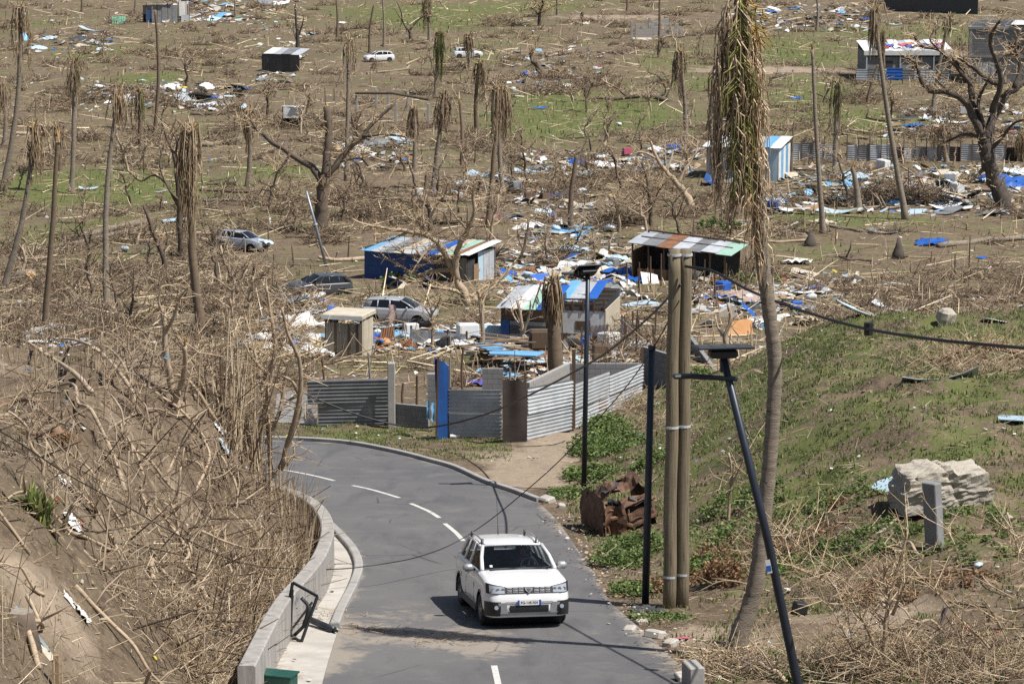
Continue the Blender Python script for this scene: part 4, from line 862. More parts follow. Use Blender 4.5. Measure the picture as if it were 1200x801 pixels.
for sg in (-1, 1):
    h_ = patch(sg * .50, sg * .91, .79, .95, .010, BLACKP, 'headlight', suv, 10, lambda x, c: .785 + .02 * (abs(x) - .5) + c * (.15 + .06 * (abs(x) - .5) / .36)); patch(sg * .53, sg * .85, .80, .94, .022, LENS, 'lens', h_, 8, lambda x, c: .80 + c * (.125 + .05 * (abs(x) - .5) / .36))
    for k, xx in enumerate((.57, .68, .79)): b = MB(); q = K.front(sg * xx, .868, .018); b.tube([q, q + Vector((0, -.008, 0))], .042, 12); b.build('lamp', CHROME, h_)
    f_ = patch(sg * .62, sg * .935, .30, .62, .014, BLACKP, 'bumper_corner', suv, 8); q = K.front(sg * .72, .50, .02); b = MB(); b.tube([q, q + Vector((0, -.02, 0))], .045, 12); b.build('fog_lamp', LENS, f_)
    b = MB(); arc = [Vector((sg * (K.W / 2 * .968), K.fo - K.L / 2 + math.cos(a) * (K.r + .085), K.r + math.sin(a) * (K.r + .085))) for a in np.linspace(-.25, 3.35, 16)]; b.tube(arc, .03, 6); b.build('arch_trim', BLACKP, suv, True)
    b = MB(); arc = [Vector((sg * (K.W / 2 * .968), K.fo + K.wb - K.L / 2 + math.cos(a) * (K.r + .085), K.r + math.sin(a) * (K.r + .085))) for a in np.linspace(-.2, 3.35, 16)]; b.tube(arc, .03, 6); b.build('arch_trim', BLACKP, suv, True)
    b = MB(); b.bevel_box((sg * (K.W / 2 - .02), .0, .30), (.07, 1.85, .14), .02); b.build('sill_trim', BLACKP, suv)
    # mirror
    m0 = Vector((sg * .92, cb['A0'].y + .42, 1.11)); b = MB(); b.bevel_box(m0 + Vector((sg * .13, 0, .03)), (.24, .14, .17), .05); mr = b.build('mirror', SATIN, suv, True); MB().bar(m0 + Vector((-sg * .03, 0, -.02)), m0 + Vector((sg * .08, 0, 0)), .05, .05).build('mirror_arm', BLACKP, mr)
    # roof rail
    ra = [Vector((sg * .60, cb['A1'].y + .12, 1.58)), Vector((sg * .62, cb['A1'].y + .28, 1.64)), Vector((sg * .62, cb['A1'].y + 1.0, 1.665)), Vector((sg * .61, cb['D1'].y - .30, 1.63)), Vector((sg * .60, cb['D1'].y - .12, 1.56))]
    b = MB(); b.tube(ra, .02, 7); rl_ = b.build('roof_rail', SATIN, suv, True)
    for q in (ra[1], ra[3]): MB().prism([q + Vector((-.02, -.14, -.10)), q + Vector((-.02, .16, -.09)), q + Vector((-.02, .05, .03)), q + Vector((-.02, -.04, .03))], (1, 0, 0), .045).build('rail_foot', BLACKP, rl_)
    for yy in (cb['y1'] + .14, cb['y2'] - .05, cb['A0'].y + .35):
        MB().tube([(sg * (K.W / 2 + .002), yy, .42), (sg * (K.W / 2 * .99 + .002), yy, .8), (sg * (K.W / 2 * .945 + .004), yy, 1.03)], .006, 4).build('door_seam', BLACKP, suv)
    for yy in (cb['y1'] - .02, cb['y2'] - .2): MB().bevel_box((sg * (K.W / 2 * .985), yy, .92), (.05, .2, .04), .012).build('door_handle', WHITEP, suv)
patch(-.60, .60, .34, .50, .016, SATIN, 'skid_plate', suv, 14, lambda x, c: .315 + .06 * c); lg = patch(-.43, .43, .40, .54, .020, BLACKP, 'lower_grille', suv, 10, lambda x, c: .385 + c * .155)
for sg in (-1, 1): b = MB(); b.add([K.front(sg * .46, .36, .026), K.front(sg * .63, .36, .022), K.front(sg * .68, .60, .022), K.front(sg * .50, .60, .026)], [(0, 1, 2, 3)]); b.build('skid_arm', SATIN, suv)
patch(-.52, .52, .57, .63, .018, SATIN, 'bumper_strip', suv, 12, lambda x, c: .585 + .03 * c)
pl = MB().box(K.front(0, .60, .036), (.52, .012, .115)).build('number_plate', PLATEW, suv); pc = K.front(0, .60, .044)
for sg in (-1, 1): MB().box(pc + Vector((sg * .238, 0, 0)), (.042, .006, .113)).build('plate_band', PLATEB, pl)
text_mesh('FG-145-XN', .078, BLACKP, 'plate_letters', pl, Matrix.Translation(pc + Vector((0, -.003, -.003))) @ Matrix.Rotation(R(90), 4, 'X'), .001)
for x, a in ((-.35, .5), (.25, .5)): q0 = cb['A0']; MB().bar((x, q0.y - .10, q0.z + .015), (x + .5, q0.y - .04 - .02, q0.z + .06), .025, .02).build('wiper', BLACKP, suv)
MB().box((0, cb['A0'].y - .06, cb['A0'].z - .0), (1.3, .1, .03)).build('cowl', BLACKP, suv)
q = cb['A0'].lerp(cb['A1'], .14); MB().box((-.60, q.y - .035, q.z + .01), (.06, .006, .06), Matrix.Rotation(-.9, 3, 'X')).build('windscreen_sticker', WHITE, suv)
b = MB(); b.tube([(-.02, cb['D1'].y - .35, 1.53), (-.02, cb['D1'].y - .30, 1.8), (-.03, cb['D1'].y - .2, 2.5)], [.014, .006, .004], 5); b.build('antenna', BLACKP, suv)
b = MB(); n = 20; cw = Vector((.36, cb['A0'].y + .66, 1.10)); b.tube([cw + Matrix.Rotation(-.4, 3, 'X') @ Vector((math.cos(6.2832 * k / n) * .18, 0, math.sin(6.2832 * k / n) * .18)) for k in range(n + 1)], .016, 6); b.bar(cw + Vector((-.17, 0, 0)), cw + Vector((.17, 0, 0)), .03, .03); b.build('steering_wheel', BLACKP, suv)
# ---- driver: one continuous skinned figure
def skin_body(name, nodes, edges, mt, levels=2):
    me = bpy.data.meshes.new(name); me.from_pydata([n[0] for n in nodes], edges, []); o = bpy.data.objects.new(name, me); COL.objects.link(o)
    o.modifiers.new('s', 'SKIN').use_smooth_shade = True
    for i, n_ in enumerate(nodes): me.skin_vertices[0].data[i].radius = (n_[1], n_[1] if len(n_) < 3 else n_[2])
    me.skin_vertices[0].data[0].use_root = True
    sd = o.modifiers.new('d', 'SUBSURF'); sd.levels = levels; sd.render_levels = levels
    bpy.context.view_layer.update(); ev = bpy.data.meshes.new_from_object(o.evaluated_get(bpy.context.evaluated_depsgraph_get())); bpy.data.objects.remove(o); ev.name = name
    ev.materials.clear(); ev.materials.append(mt); return ev
SKIN = mat('skin', (.36, .20, .13), (.30, .165, .105), 6, .6); SHIRT = mat('dark_shirt', (.05, .06, .09), None, 6, .9); HAIR = mat('dark_hair', (.02, .016, .013), None, 20, .8)
sx, sy = .37, cb['A1'].y + .52
nodes = [((sx, sy + .12, .76), .15), ((sx, sy + .18, .98), .16), ((sx, sy + .20, 1.15), .15), ((sx, sy + .19, 1.25), .065), ((sx, sy + .17, 1.30), .085), ((sx, sy + .16, 1.39), .092), ((sx, sy + .17, 1.45), .05),
         ((sx - .20, sy + .18, 1.17), .065), ((sx - .27, sy - .02, 1.0), .05), ((sx - .17, sy - .22, 1.14), .036), ((sx - .13, sy - .31, 1.22), .032), ((sx + .20, sy + .18, 1.17), .065), ((sx + .27, sy - .02, 1.0), .05), ((sx + .17, sy - .22, 1.10), .036), ((sx + .13, sy - .31, 1.16), .032),
         ((sx - .11, sy - .12, .74), .09), ((sx - .13, sy - .42, .80), .065), ((sx + .11, sy - .12, .74), .09), ((sx + .13, sy - .42, .80), .065), ((sx, sy + .075, 1.375), .018)]
edges = [(0, 1), (1, 2), (2, 3), (3, 4), (4, 5), (5, 6), (2, 7), (7, 8), (8, 9), (9, 10), (2, 11), (11, 12), (12, 13), (13, 14), (0, 15), (15, 16), (0, 17), (17, 18), (5, 19)]
for hx, base_i, wz in ((sx - .13, 10, 1.22), (sx + .13, 14, 1.16)):
    for f in range(5):
        i0 = len(nodes); dx = (f - 2) * .018
        if f < 4: nodes += [((hx + dx, sy - .36, wz + .03), .009), ((hx + dx, sy - .40, wz + .015), .0085), ((hx + dx, sy - .385, wz - .02), .008)]
        else: nodes += [((hx + .05, sy - .33, wz + .01), .010), ((hx + .055, sy - .37, wz - .01), .009), ((hx + .03, sy - .39, wz - .02), .008)]
        edges += [(base_i, i0), (i0, i0 + 1), (i0 + 1, i0 + 2)]
drv = thing('person', 'driver in dark clothes holding the steering wheel of the white suv', 'person', cen, (R(-5.69), R(1.03), yaw))
link('figure', skin_body('figure', nodes, edges, SKIN), None, drv)
b = MB(); b.grid(lambda a, c: Vector((sx + math.cos(a * 6.2832) * .21 * (1.02 - .25 * max(0, c - .75) * 3), sy + .16 + math.sin(a * 6.2832) * .155 * (1.05 - .15 * c), .70 + c * .53)), 16, 6); b.build('shirt', SHIRT, drv, True)
for s_, (ax, az) in ((-1, (-.13, 1.22)), (1, (.13, 1.16))): MB().tube([(sx + s_ * .17, sy + .18, 1.18), (sx + s_ * .27, sy - .01, 1.0), (sx + s_ * .19, sy - .18, az - .10)], [.085, .075, .055], 8).build('sleeve', SHIRT, drv, True)
b = MB(); b.grid(lambda a, c: Vector((sx + math.cos(a * 6.2832) * .105 * math.sin(.05 + c * 1.65), sy + .185 + math.sin(a * 6.2832) * .115 * math.sin(.05 + c * 1.65), 1.395 + math.cos(.05 + c * 1.65) * .10)), 12, 5); b.build('hair', HAIR, drv, True)

# ---- other cars
HB = dict(L=4.1, W=1.72, wb=2.5, fo=.82, r=.30, sill=.22, top=([0, .1, .3, .7, 1.2, 1.5, 3.4, 3.9, 4.05, 4.1], [.70, .78, .85, .92, .99, .96, .99, .99, .93, .85]), cow=1.05, rf=1.85, rr=3.65, rb=3.98, zr=1.42, zrr=1.38, roofw=.56)
def small_car(px, py, rot, label, pm, name='hatchback', glass=None, tilt=(0, 0), missing=(), bonnet_up=False, zoff=0.0, extra=None):
    p = P(px, py); t = thing(name, label, 'car', p + Vector((0, 0, zoff)), (R(tilt[0]), R(tilt[1]), R(rot)))
    C = Car(**HB); C.shell(t, pm); cb = C.cabin(t, pm, glass or GLASSD)
    for i, (x, u) in enumerate([(-.74, C.fo), (.74, C.fo), (-.74, C.fo + C.wb), (.74, C.fo + C.wb)]):
        if i not in missing: make_wheel(t, x, u - C.L / 2, C.r, .19)
    for sg in (-1, 1):
        b = MB(); b.grid(lambda a, c: C.front(sg * (.48 + .34 * a), .64 + .13 * c + .03 * a, .012), 6, 2); b.build('headlight', LENS, t, True)
        b = MB(); b.grid(lambda a, c: Vector((sg * (.60 + .12 * a), C.L / 2 - .03 - .05 * a, .75 + .22 * c)), 3, 3); b.build('tail_light', RED, t)
        m0 = Vector((sg * .84, cb['A0'].y + .36, .99)); MB().bevel_box(m0 + Vector((sg * .06, 0, .03)), (.18, .1, .12), .03).build('mirror', pm, t, True)
        for yy in (cb['y1'] + .14, cb['y2'] - .05, cb['A0'].y + .35): MB().tube([(sg * (C.W / 2 + .002), yy, .36), (sg * (C.W / 2 * .99 + .002), yy, .7), (sg * (C.W / 2 * .94 + .004), yy, .9)], .008, 4).build('door_seam', BLACKP, t)
    b = MB(); b.grid(lambda a, c: C.front(-.42 + .84 * a, .36 + .16 * c, .012), 8, 2); b.build('grille', BLACKP, t, True)
    if extra: extra(t, C, cb)
    return t
def ex_blue(t, C, cb):
    MB().grid(lambda a, c: Vector((.876, cb['y1'] - .75 + .8 * a, .4 + .5 * c)), 3, 3).build('blue_door_panel', BLUE, t)
    MB().grid(lambda a, c: Vector((-.6 + 1.2 * a, -C.L / 2 - .35 + .9 * c, .72 + .16 * c + .1 * math.sin(a * 6 + c * 5))), 6, 5).build('crumpled_bonnet', PBLUE, t)
small_car(468, 379, 78, 'silver hatchback with a cloth over its door beside the wooden shed', SILVERP, missing=(1,), zoff=.0)
g = at_depth(455, 357, P(468, 379).y - 1.0)
c_ = MB().grid(lambda a, c: (a * .38 + .05 * math.sin(c * 5), -.03 * math.sin(a * 7), -c * 1.05), 4, 7).build('hanging_cloth', mat('pale_pink_cloth', (.62, .47, .45), None, 4, .9), None, True); c_.location = g; tag(c_, 'pale pink cloth hanging over the silver hatchback door', 'cloth')
small_car(283, 293, 66, 'wrecked silver blue car with crumpled bonnet and blue door in the brush', SILVB, name='wrecked_car', tilt=(2, 3), extra=ex_blue)
small_car(374, 345, -62, 'dark grey saloon half buried in brush below the leaning steel pole', DKP, name='wrecked_car', tilt=(-2, 2), zoff=-.15)
small_car(444, 72, -72, 'white hatchback parked on the far grass facing the leaning trunks', WHITEP)
small_car(548, 68, 100, 'white hatchback partly hidden by a drooping dead palm', WHITEP)
# ---- burnt wreck on the verge
p = P(738, 622); t = thing('burnt_car_wreck', 'rusted burnt car shell crushed on the weedy verge beside the poles', 'car wreck', p, (R(-4), R(-6), R(14))); t.scale = (.86, .86, .9)
def crumple(q, k=.06):
    n_ = mnoise.noise_vector(q * 2.3 + Vector((3, 1, 7))); m = mnoise.noise_vector(q * 6.5); return q + n_ * (k * 1.9) + Vector((abs(m.x) - .25, abs(m.y) - .25, m.z)) * k * 1.1
WW, WD = 1.72, 2.7
for sg in (-1, 1):
    b = MB(); b.grid(lambda a, c: crumple(Vector((sg * (WW / 2 - .10 * c * c), -.2 + WD * a, -.1 + 1.12 * c + .15 * math.sin(a * 3.1))), .035), 14, 7); b.build('fender', BURNT, t)
b = MB(); b.grid(lambda a, c: crumple(Vector((-WW / 2 + .1 + WW * .82 * a, .45 + 1.2 * c, 1.0 + .32 * a + .14 * math.sin(c * 3.1) - .12 * math.cos(a * 9))), .05), 12, 9); b.build('bonnet', BURNT, t)
b = MB(); b.grid(lambda a, c: crumple(Vector((-WW / 2 + .32 + WW * .3 * a, .42 + .7 * c, 1.16 + .2 * a)), .03), 6, 6); b.build('charred_panel', mat('charred_flakes', (.03, .032, .036), (.10, .10, .11), 14, .8, bmp=.6), t, True)
b = MB(); b.grid(lambda a, c: crumple(Vector((-WW / 2 + .05 + WW * .94 * a, 1.5 + .9 * c, 1.05 + .3 * a - .5 * c)), .07), 10, 7); b.build('roof', BURNT, t)
b = MB(); b.tube([crumple(Vector((-WW / 2 + WW * k / 8, -.22, .66 + .2 * k / 8)), .06) for k in range(9)], .055, 6); b.build('cross_member', BURNT, t); b = MB(); b.tube([crumple(Vector((-WW / 2 + WW * k / 8, -.32, .34 + .12 * math.sin(k))), .05) for k in range(9)], .07, 6); b.build('bumper_bar', BURNT, t)
for k in (0, 3, 6): b = MB(); b.tube([Vector((-.7 + .22 * k, -.26, .05)), Vector((-.66 + .22 * k + U(-.1, .1), -.3, .35)), Vector((-.7 + .23 * k, -.2, .72))], [.03, .04, .03], 5); b.build('strut', BURNT, t)
for k in range(5): b = MB(); b.grid(lambda a, c: crumple(Vector((-.45 + .9 * a, -.35 + .05 * k, -.05 + .09 * k + .06 * c)), .05), 7, 2); b.build('crushed_strip', BURNT, t)
b = MB(); b.box((0, .45, .45), (1.3, 1.1, .55)); [b.tube([(U(-.6, .6), U(-.1, .6), .7), (U(-.6, .6), U(-.1, .6), U(.8, 1.0))], U(.03, .09), 6) for _ in range(14)]; b.build('engine_block', BLACKP, t)
for s_ in (-1, 1): b = MB(); b.tube([Vector((s_ * .78, .1, .95)), Vector((s_ * .74, -.15, .8)), Vector((s_ * .8, -.3, .3))], [.06, .08, .05], 6); b.build('corner_post', BURNT, t)
b = MB(); b.grid(lambda a, c: crumple(Vector((-.82 + .62 * a, -.34 + .12 * math.sin(a * 5), .02 + .92 * c)), .07), 9, 9); b.build('crushed_wing', BURNT, t)
b = MB(); b.grid(lambda a, c: crumple(Vector((-.15 + .95 * a, -.30 + .5 * c, .78 + .1 * a + .16 * c)), .06), 9, 6); b.build('folded_panel', BURNT, t)
b = MB(); b.grid(lambda a, c: crumple(Vector((-.1 + .9 * a, -.36, .42 + .16 * c + .12 * a)), .05), 9, 4); b.build('folded_panel', BURNT, t)
# ------------------------------------------------------------------ trees
def catmull(pts, k=4):
    pts = [Vector(p) for p in pts]
    if len(pts) < 3: return [pts[0].lerp(pts[-1], i / 4) for i in range(5)]
    e = [pts[0] * 2 - pts[1]] + pts + [pts[-1] * 2 - pts[-2]]; out = []
    for i in range(1, len(e) - 2):
        p0, p1, p2, p3 = e[i - 1:i + 3]
        for j in range(k):
            t = j / k; out.append(.5 * ((2 * p1) + (p2 - p0) * t + (2 * p0 - 5 * p1 + 4 * p2 - p3) * t * t + (-p0 + 3 * p1 - 3 * p2 + p3) * t ** 3))
    return out + [pts[-1]]
def soup(parent, name, A, B, r0, r1, C, mt):
    V, T = spikes(np.array(A), np.array(B), np.array(r0), np.array(r1)); C = np.repeat(np.array(C), 3, axis=0)
    o = tris_obj(name, V, T, C, mt, parent)
    if name in ('twigs', 'rootlets', 'root_litter', 'roots', 'broken_stalks', 'flower_stalk'): setkind(o, 'stuff')
    return o
DEADC = [(.54, .41, .26), (.42, .30, .18), (.60, .48, .33), (.33, .23, .14), (.50, .39, .26), (.25, .175, .115)]
GREENC = [(.15, .19, .055), (.23, .235, .07), (.11, .145, .05)]
def skirt(parent, top, rad, ln, n=34, green=0.0, name='crown', side=0.0):
    A, B, r0, r1, C = [], [], [], [], []; n = int(n * U(.55, 1.15)); ln *= U(.75, 1.12); side += U(-.35, .35) * rad
    for i in range(random.randint(2, 5)):                     # stiff snapped fronds sticking out
        a = U(0, 6.28); d = Vector((math.cos(a), math.sin(a) * .6, 0)); L = U(.8, 2.0) * (.5 + rad); q0 = top + Vector((0, 0, U(-.3, .1))); q1 = q0 + d * L * .5 + Vector((0, 0, U(-.1, .5) * L)); q2 = q1 + d * L * U(.2, .5) + Vector((0, 0, -U(.5, 1.2) * L)); col = random.choice(DEADC)
        for u0, u1 in ((q0, q1), (q1, q2)):
            A.append(u0); B.append(u1); r0.append(.045); r1.append(.03); C.append(col)
            for k in range(8): q = u0.lerp(u1, U(.1, 1)); A.append(q); B.append(q + Vector((U(-.25, .25), U(-.2, .2), -U(.2, .7)))); r0.append(.022); r1.append(.008); vv = U(.7, 1.2); C.append(tuple(x * vv for x in col))
    for i in range(n):
        a = U(0, 6.28); d = Vector((math.cos(a), math.sin(a), 0)); out = rad * U(.25, 1.25); L = ln * U(.3, 1.0); col = random.choice(GREENC) if random.random() < green else random.choice(DEADC)
        p = [top + d * .12 + Vector((0, 0, U(-.5, .15))), top + d * out * .7 + Vector((side * .3, 0, U(-.25, .35))), top + d * out + Vector((side * .7, 0, -L * .45)), top + d * out * U(.6, 1.0) + Vector((side, U(-.1, .1), -L))]
        for k in range(3): A.append(p[k]); B.append(p[k + 1]); r0.append(.05 - .012 * k); r1.append(.04 - .012 * k); C.append(col)
        for k in range(9):
            t = U(.2, 1.0) * 2; j = int(min(1, t)) + 0; q = p[1].lerp(p[2], min(1, t)) if t < 1 else p[2].lerp(p[3], t - 1)
            A.append(q); B.append(q + Vector((U(-.3, .3) * rad, U(-.3, .3) * rad, -U(.4, .95)))); r0.append(.035); r1.append(.012); vv = U(.65, 1.25); C.append(tuple(x * vv for x in col))
    return soup(parent, name, [tuple(x) for x in A], [tuple(x) for x in B], r0, r1, C, M_FROND)
def stalks(parent, top, n=9, ln=.9, col=(.42, .30, .10), name='broken_stalks'):
    A, B, r0, r1, C = [], [], [], [], []
    for i in range(n):
        a = U(0, 6.28); o = Vector((math.cos(a), math.sin(a), 0)) * U(.1, .55); A.append(tuple(top + Vector((0, 0, -.2)))); B.append(tuple(top + o * ln + Vector((0, 0, U(.1, .8) * ln)))); r0.append(.06); r1.append(.035); C.append(random.choice([col, DEADC[0], DEADC[2]]))
    return soup(parent, name, A, B, r0, r1, C, M_FROND)
def palm(xb, yb, xt, yt, r, label, crown='none', ln=4.0, rad=.65, green=0.0, n=34, mt=None, bend=None, side=0.0, name=None):
    p = P(xb, yb); top = at_depth(xt, yt, p.y + U(-.6, .6)) - p; b = MB()
    t = thing(name or ('palm_tree' if crown not in ('none', 'snap') else 'snapped_palm'), label, 'palm', p, group=None)
    m = 13; pts = []; rs = []; bx = (U(-.12, .12) * 1.5 if bend is None else bend) * top.length * .2
    for i in range(m):
        f = i / (m - 1); q = Vector((0, 0, 0)).lerp(top, f) + Vector((math.sin(f * 3.1416) * bx, 0, 0)); q += Vector((U(-.02, .02), 0, 0)); pts.append(q); rs.append(r * (1.25 - .5 * f + .55 * math.exp(-f * 16)) * (1 + .03 * (-1) ** i))
    pts[0].z -= .4; b.tube(catmull(pts, 2), [float(np.interp(k / (2 * (m - 1)), np.linspace(0, 1, m), rs)) for k in range(2 * (m - 1) + 1)], 9, jit=.05); b.build('trunk', mt or TRUNKP, t, True)
    if crown == 'skirt': skirt(t, top, rad, ln, n, green, side=side); stalks(t, top)
    elif crown == 'tuft': skirt(t, top, rad, ln, max(8, n // 3), green, side=side); stalks(t, top, 12, 1.0)
    elif crown == 'snap':
        b = MB(); [b.tube([top + Vector((U(-r, r) * .6, U(-r, r) * .6, -.3)), top + Vector((U(-r, r), U(-r, r), U(.2, .6)))], [.07, .015], 5) for _ in range(6)]; b.build('torn_top', TORN, t)
    return t
PALMS = [
 (2, 228, 24, 8, .22, 'pale slanting palm with a ragged brown skirt beside the green thicket', 'skirt', 5.5, .8, 0), (3, 342, 40, 150, .17, 'leaning pale palm with shredded top above the sawn log end', 'skirt', 3.6, .55, 0),
 (52, 388, 68, 160, .14, 'thin dark brown palm trunk snapped at its top', 'snap', 0, 0, 0), (84, 226, 88, 72, .19, 'broad based pale palm trunk with a limp brown skirt', 'skirt', 3.6, .6, .15),
 (125, 362, 138, 112, .16, 'tall straight pale palm with a small frayed tuft', 'tuft', 3.2, .55, .1), (166, 180, 163, 106, .24, 'short stout palm wrapped to the ground in green brown fronds', 'skirt', 5.6, .85, .25),
 (179, 174, 182, 12, .17, 'dark straight bare palm trunk behind the stout shrouded palm', 'none', 0, 0, 0), (237, 396, 225, 152, .20, 'palm with a long dark hanging skirt rising from the brush on the bank', 'skirt', 6.4, .62, 0),
 (290, 218, 291, 132, .2, 'slim palm with a brown hanging skirt behind the forked dead tree', 'skirt', 4.0, .55, 0), (406, 212, 409, 48, .16, 'tall thin palm trunk with one limp frond hanging from its top', 'tuft', 3.4, .7, .1),
 (395, 44, 393, -8, .17, 'thin far trunk standing on the bare brown clearing', 'none', 0, 0, 0), (450, 55, 448, -6, .16, 'far grey trunk beside the propped poles by the white hatchback', 'none', 0, 0, 0), (433, 62, 438, 5, .15, 'brown slender trunk behind the white hatchback', 'none', 0, 0, 0),
 (503, 48, 501, -5, .22, 'far palm with a grey brown skirt beside the spreading dead tree', 'skirt', 5.5, .75, .1), (510, 112, 516, 40, .16, 'thin palm with green drooping fronds halfway down', 'skirt', 6.2, .65, .65),
 (486, 200, 485, 128, .2, 'short palm with yellow torn stalks and brown skirt', 'skirt', 4.4, .55, 0), (508, 222, 521, 112, .2, 'slanting palm with a straw coloured torn crown', 'skirt', 3.6, .7, 0),
 (541, 198, 539, 118, .17, 'split dark trunk beside the straw coloured slanting palm', 'snap', 0, 0, 0), (551, 80, 548, 42, .17, 'far palm hiding half a white car behind its skirt', 'skirt', 4.2, .65, 0), (559, 155, 562, 74, .2, 'dark shaggy palm with a long brown skirt and green patch below', 'skirt', 5.2, .75, .1),
 (572, 267, 583, 104, .19, 'tall twin palm whose skirt hangs in brown ribbons', 'skirt', 5.8, .6, .05), (589, 228, 590, 106, .18, 'companion palm with frayed yellow top and brown ribbons', 'skirt', 4.8, .6, 0),
 (669, 272, 676, 182, .2, 'bare dark leaning stub behind the blue littered yard', 'none', 0, 0, 0), (804, 182, 797, 62, .19, 'leaning grey palm with a dense brown drooping head', 'skirt', 4.4, .75, .05), (772, 64, 773, -6, .18, 'slim dark trunk before the broken block wall ruin', 'none', 0, 0, 0),
 (735, 14, 735, -8, .22, 'short brown far stump by the upper track', 'none', 0, 0, 0), (653, 18, 653, -8, .2, 'far trunk beside the thorny dead tree', 'none', 0, 0, 0), (965, 274, 952, 58, .17, 'tall bare curved palm trunk on the open field', 'snap', 0, 0, 0),
 (978, 205, 982, 98, .19, 'palm with grey green limp fronds before the sheet fence', 'skirt', 5.6, .75, .45), (1062, 257, 1025, 12, .2, 'tall curved palm leaning with a narrow brown skirt', 'skirt', 3.4, .4, 0), (1006, 244, 999, 196, .24, 'thick broken palm stub splitting at its base among the litter', 'snap', 0, 0, 0),
 (1036, 96, 1035, 38, .2, 'narrow brown shrouded trunk in front of the long low house', 'skirt', 5.2, .4, 0), (1093, 133, 1112, 22, .2, 'leaning trunk with a ragged yellowish crown before the unfinished house', 'tuft', 2.2, .8, .3), (957, 36, 957, -6, .2, 'far pale trunk in the rubbish heap', 'none', 0, 0, 0),
 (1016, 122, 1029, 76, .16, 'short dark post like trunk leaning before the sheet fence of the low house', 'none', 0, 0, 0), (928, 205, 931, 142, .12, 'thin brown snag beside the pale striped shack', 'none', 0, 0, 0), (276, 20, 275, -8, .16, 'thin far trunk behind the littered clearing', 'none', 0, 0, 0), (96, 14, 95, -8, .22, 'dark short far trunk above the green sheet', 'none', 0, 0, 0),
 (158, 16, 159, -8, .18, 'pale far trunk between the green sheet and the ruined shack', 'none', 0, 0, 0), (70, 200, 66, 150, .18, 'stubby brown palm snag beside the broad based pale palm', 'skirt', 2.2, .4, 0), (5, 170, 4, 100, .2, 'shaggy straw palm at the left end of the bamboo thicket', 'skirt', 4.0, .7, 0),
 (143, 150, 140, 110, .18, 'low frayed palm beside the stout shrouded palm', 'skirt', 2.6, .5, 0), (1110, 190, 1102, 150, .2, 'squat shaggy palm covered in straw before the sheet fence', 'skirt', 3.2, 1.0, 0), (1198, 190, 1197, 158, .2, 'squat straw palm stub beside the end of the sheet fence', 'skirt', 2.6, .7, 0)]
for (xb, yb, xt, yt, r, lab, cr, ln, rad, gr) in PALMS: palm(xb, yb, xt, yt, r, lab, cr, ln, rad or .6, gr, mt=TRUNKD if ('dark' in lab or 'brown' in lab.split(' with ')[0]) else TRUNKP)
p = P(648, 452); t = thing('snapped_palm', 'shredded palm stub standing in the yard behind the silver fence', 'palm', p)
top = at_depth(648, 332, p.y) - p; b = MB(); b.tube([Vector((0, 0, -.4)), top * .3 + Vector((.1, 0, 0)), top * .7, top], [.33, .30, .24, .2], 9, jit=.12); b.build('trunk', TRUNKD, t, True); skirt(t, top, .4, 1.8, 40); stalks(t, top, 10, .7)
# ---- tall palm by the road
p = P(860, 772); t = thing('palm_tree', 'tall curved palm with long drooping dead fronds leaning over the road verge', 'palm', p)
cp = [(858, 778), (866, 745), (884, 690), (896, 600), (905, 500), (908, 425), (902, 370), (893, 300), (885, 220), (876, 120), (870, 40), (867, -12)]
pts = catmull([at_depth(x, y, p.y) - p for x, y in cp], 12); rs = [.150 * (1.0 - .12 * i / len(pts)) * (1 + .05 * (-1) ** i + U(-.03, .03)) + (.16 * math.exp(-i / 12)) for i in range(len(pts))]
b = MB(); b.tube(pts, rs, 14, jit=.03); b.build('trunk', TRUNKP, t, True); top = pts[-1]
def big_frond(az, z0, out, ln, green, lx=0.0, dens=120):
    d = Vector((math.cos(az), math.sin(az), 0)); root = top + Vector((0, 0, z0)); A, B, r0, r1, C = [], [], [], [], []
    col = random.choice(GREENC) if green else random.choice(DEADC[:5]); col = tuple(x * 1.2 for x in col); m = 16; R_ = []
    for i in range(m + 1):
        f = i / m; o = out * math.sin(min(1, f * 2.6) * 1.5708) * (1 - .25 * f); z = .35 * math.sin(min(1, f * 4) * 3.14) - ln * max(0, f - .06) ** 1.05
        R_.append(root + d * o + Vector((lx * f, 0, z)))
    for i in range(m): A.append(R_[i]); B.append(R_[i + 1]); r0.append(.034 * (1 - .8 * i / m)); r1.append(.034 * (1 - .8 * (i + 1) / m)); C.append(tuple(x * 1.25 for x in col))
    for i in range(dens):
        f = U(.10, 1.0); k = min(m - 1, int(f * m)); q = R_[k].lerp(R_[k + 1], f * m - k); s_ = Vector((-d.y, d.x, 0)) * random.choice((-1, 1)); L = U(.45, .85) * (1 - .45 * abs(f - .4))
        mid = q + (s_ * U(.08, .42) + d * U(-.1, .22)) * L * 1.1 + Vector((0, 0, -L * U(.25, .5))); end = mid + (s_ * U(-.02, .12)) * L + Vector((U(-.04, .04), 0, -L * .6)); vv = U(.6, 1.35); cc = tuple(x * vv for x in col)
        A += [q, mid]; B += [mid, end]; r0 += [.016, .013]; r1 += [.013, .004]; C += [cc, cc]
    return soup(t, 'frond', [tuple(x) for x in A], [tuple(x) for x in B], r0, r1, C, M_FROND)
for k in range(9): big_frond(k * 2.4 + U(-.3, .3), U(-1.6, -.2), U(.12, .6), U(1.6, 4.4), False, U(-.25, .2), 85)
for az, ln, lx in ((-1.6, 3.7, .05),): big_frond(az, -.4, .40, ln, True, lx, 110)
for az, ln, lx, o in ((-.3, 5.0, .15, .5), (.2, 5.2, .25, .45), (-.9, 4.9, .1, .5), (3.3, 3.3, -.1, .5), (3.0, 3.5, -.05, .5), (-1.2, 5.1, .3, .35)): big_frond(az, -.8, o * .8, ln, False, lx, 90)
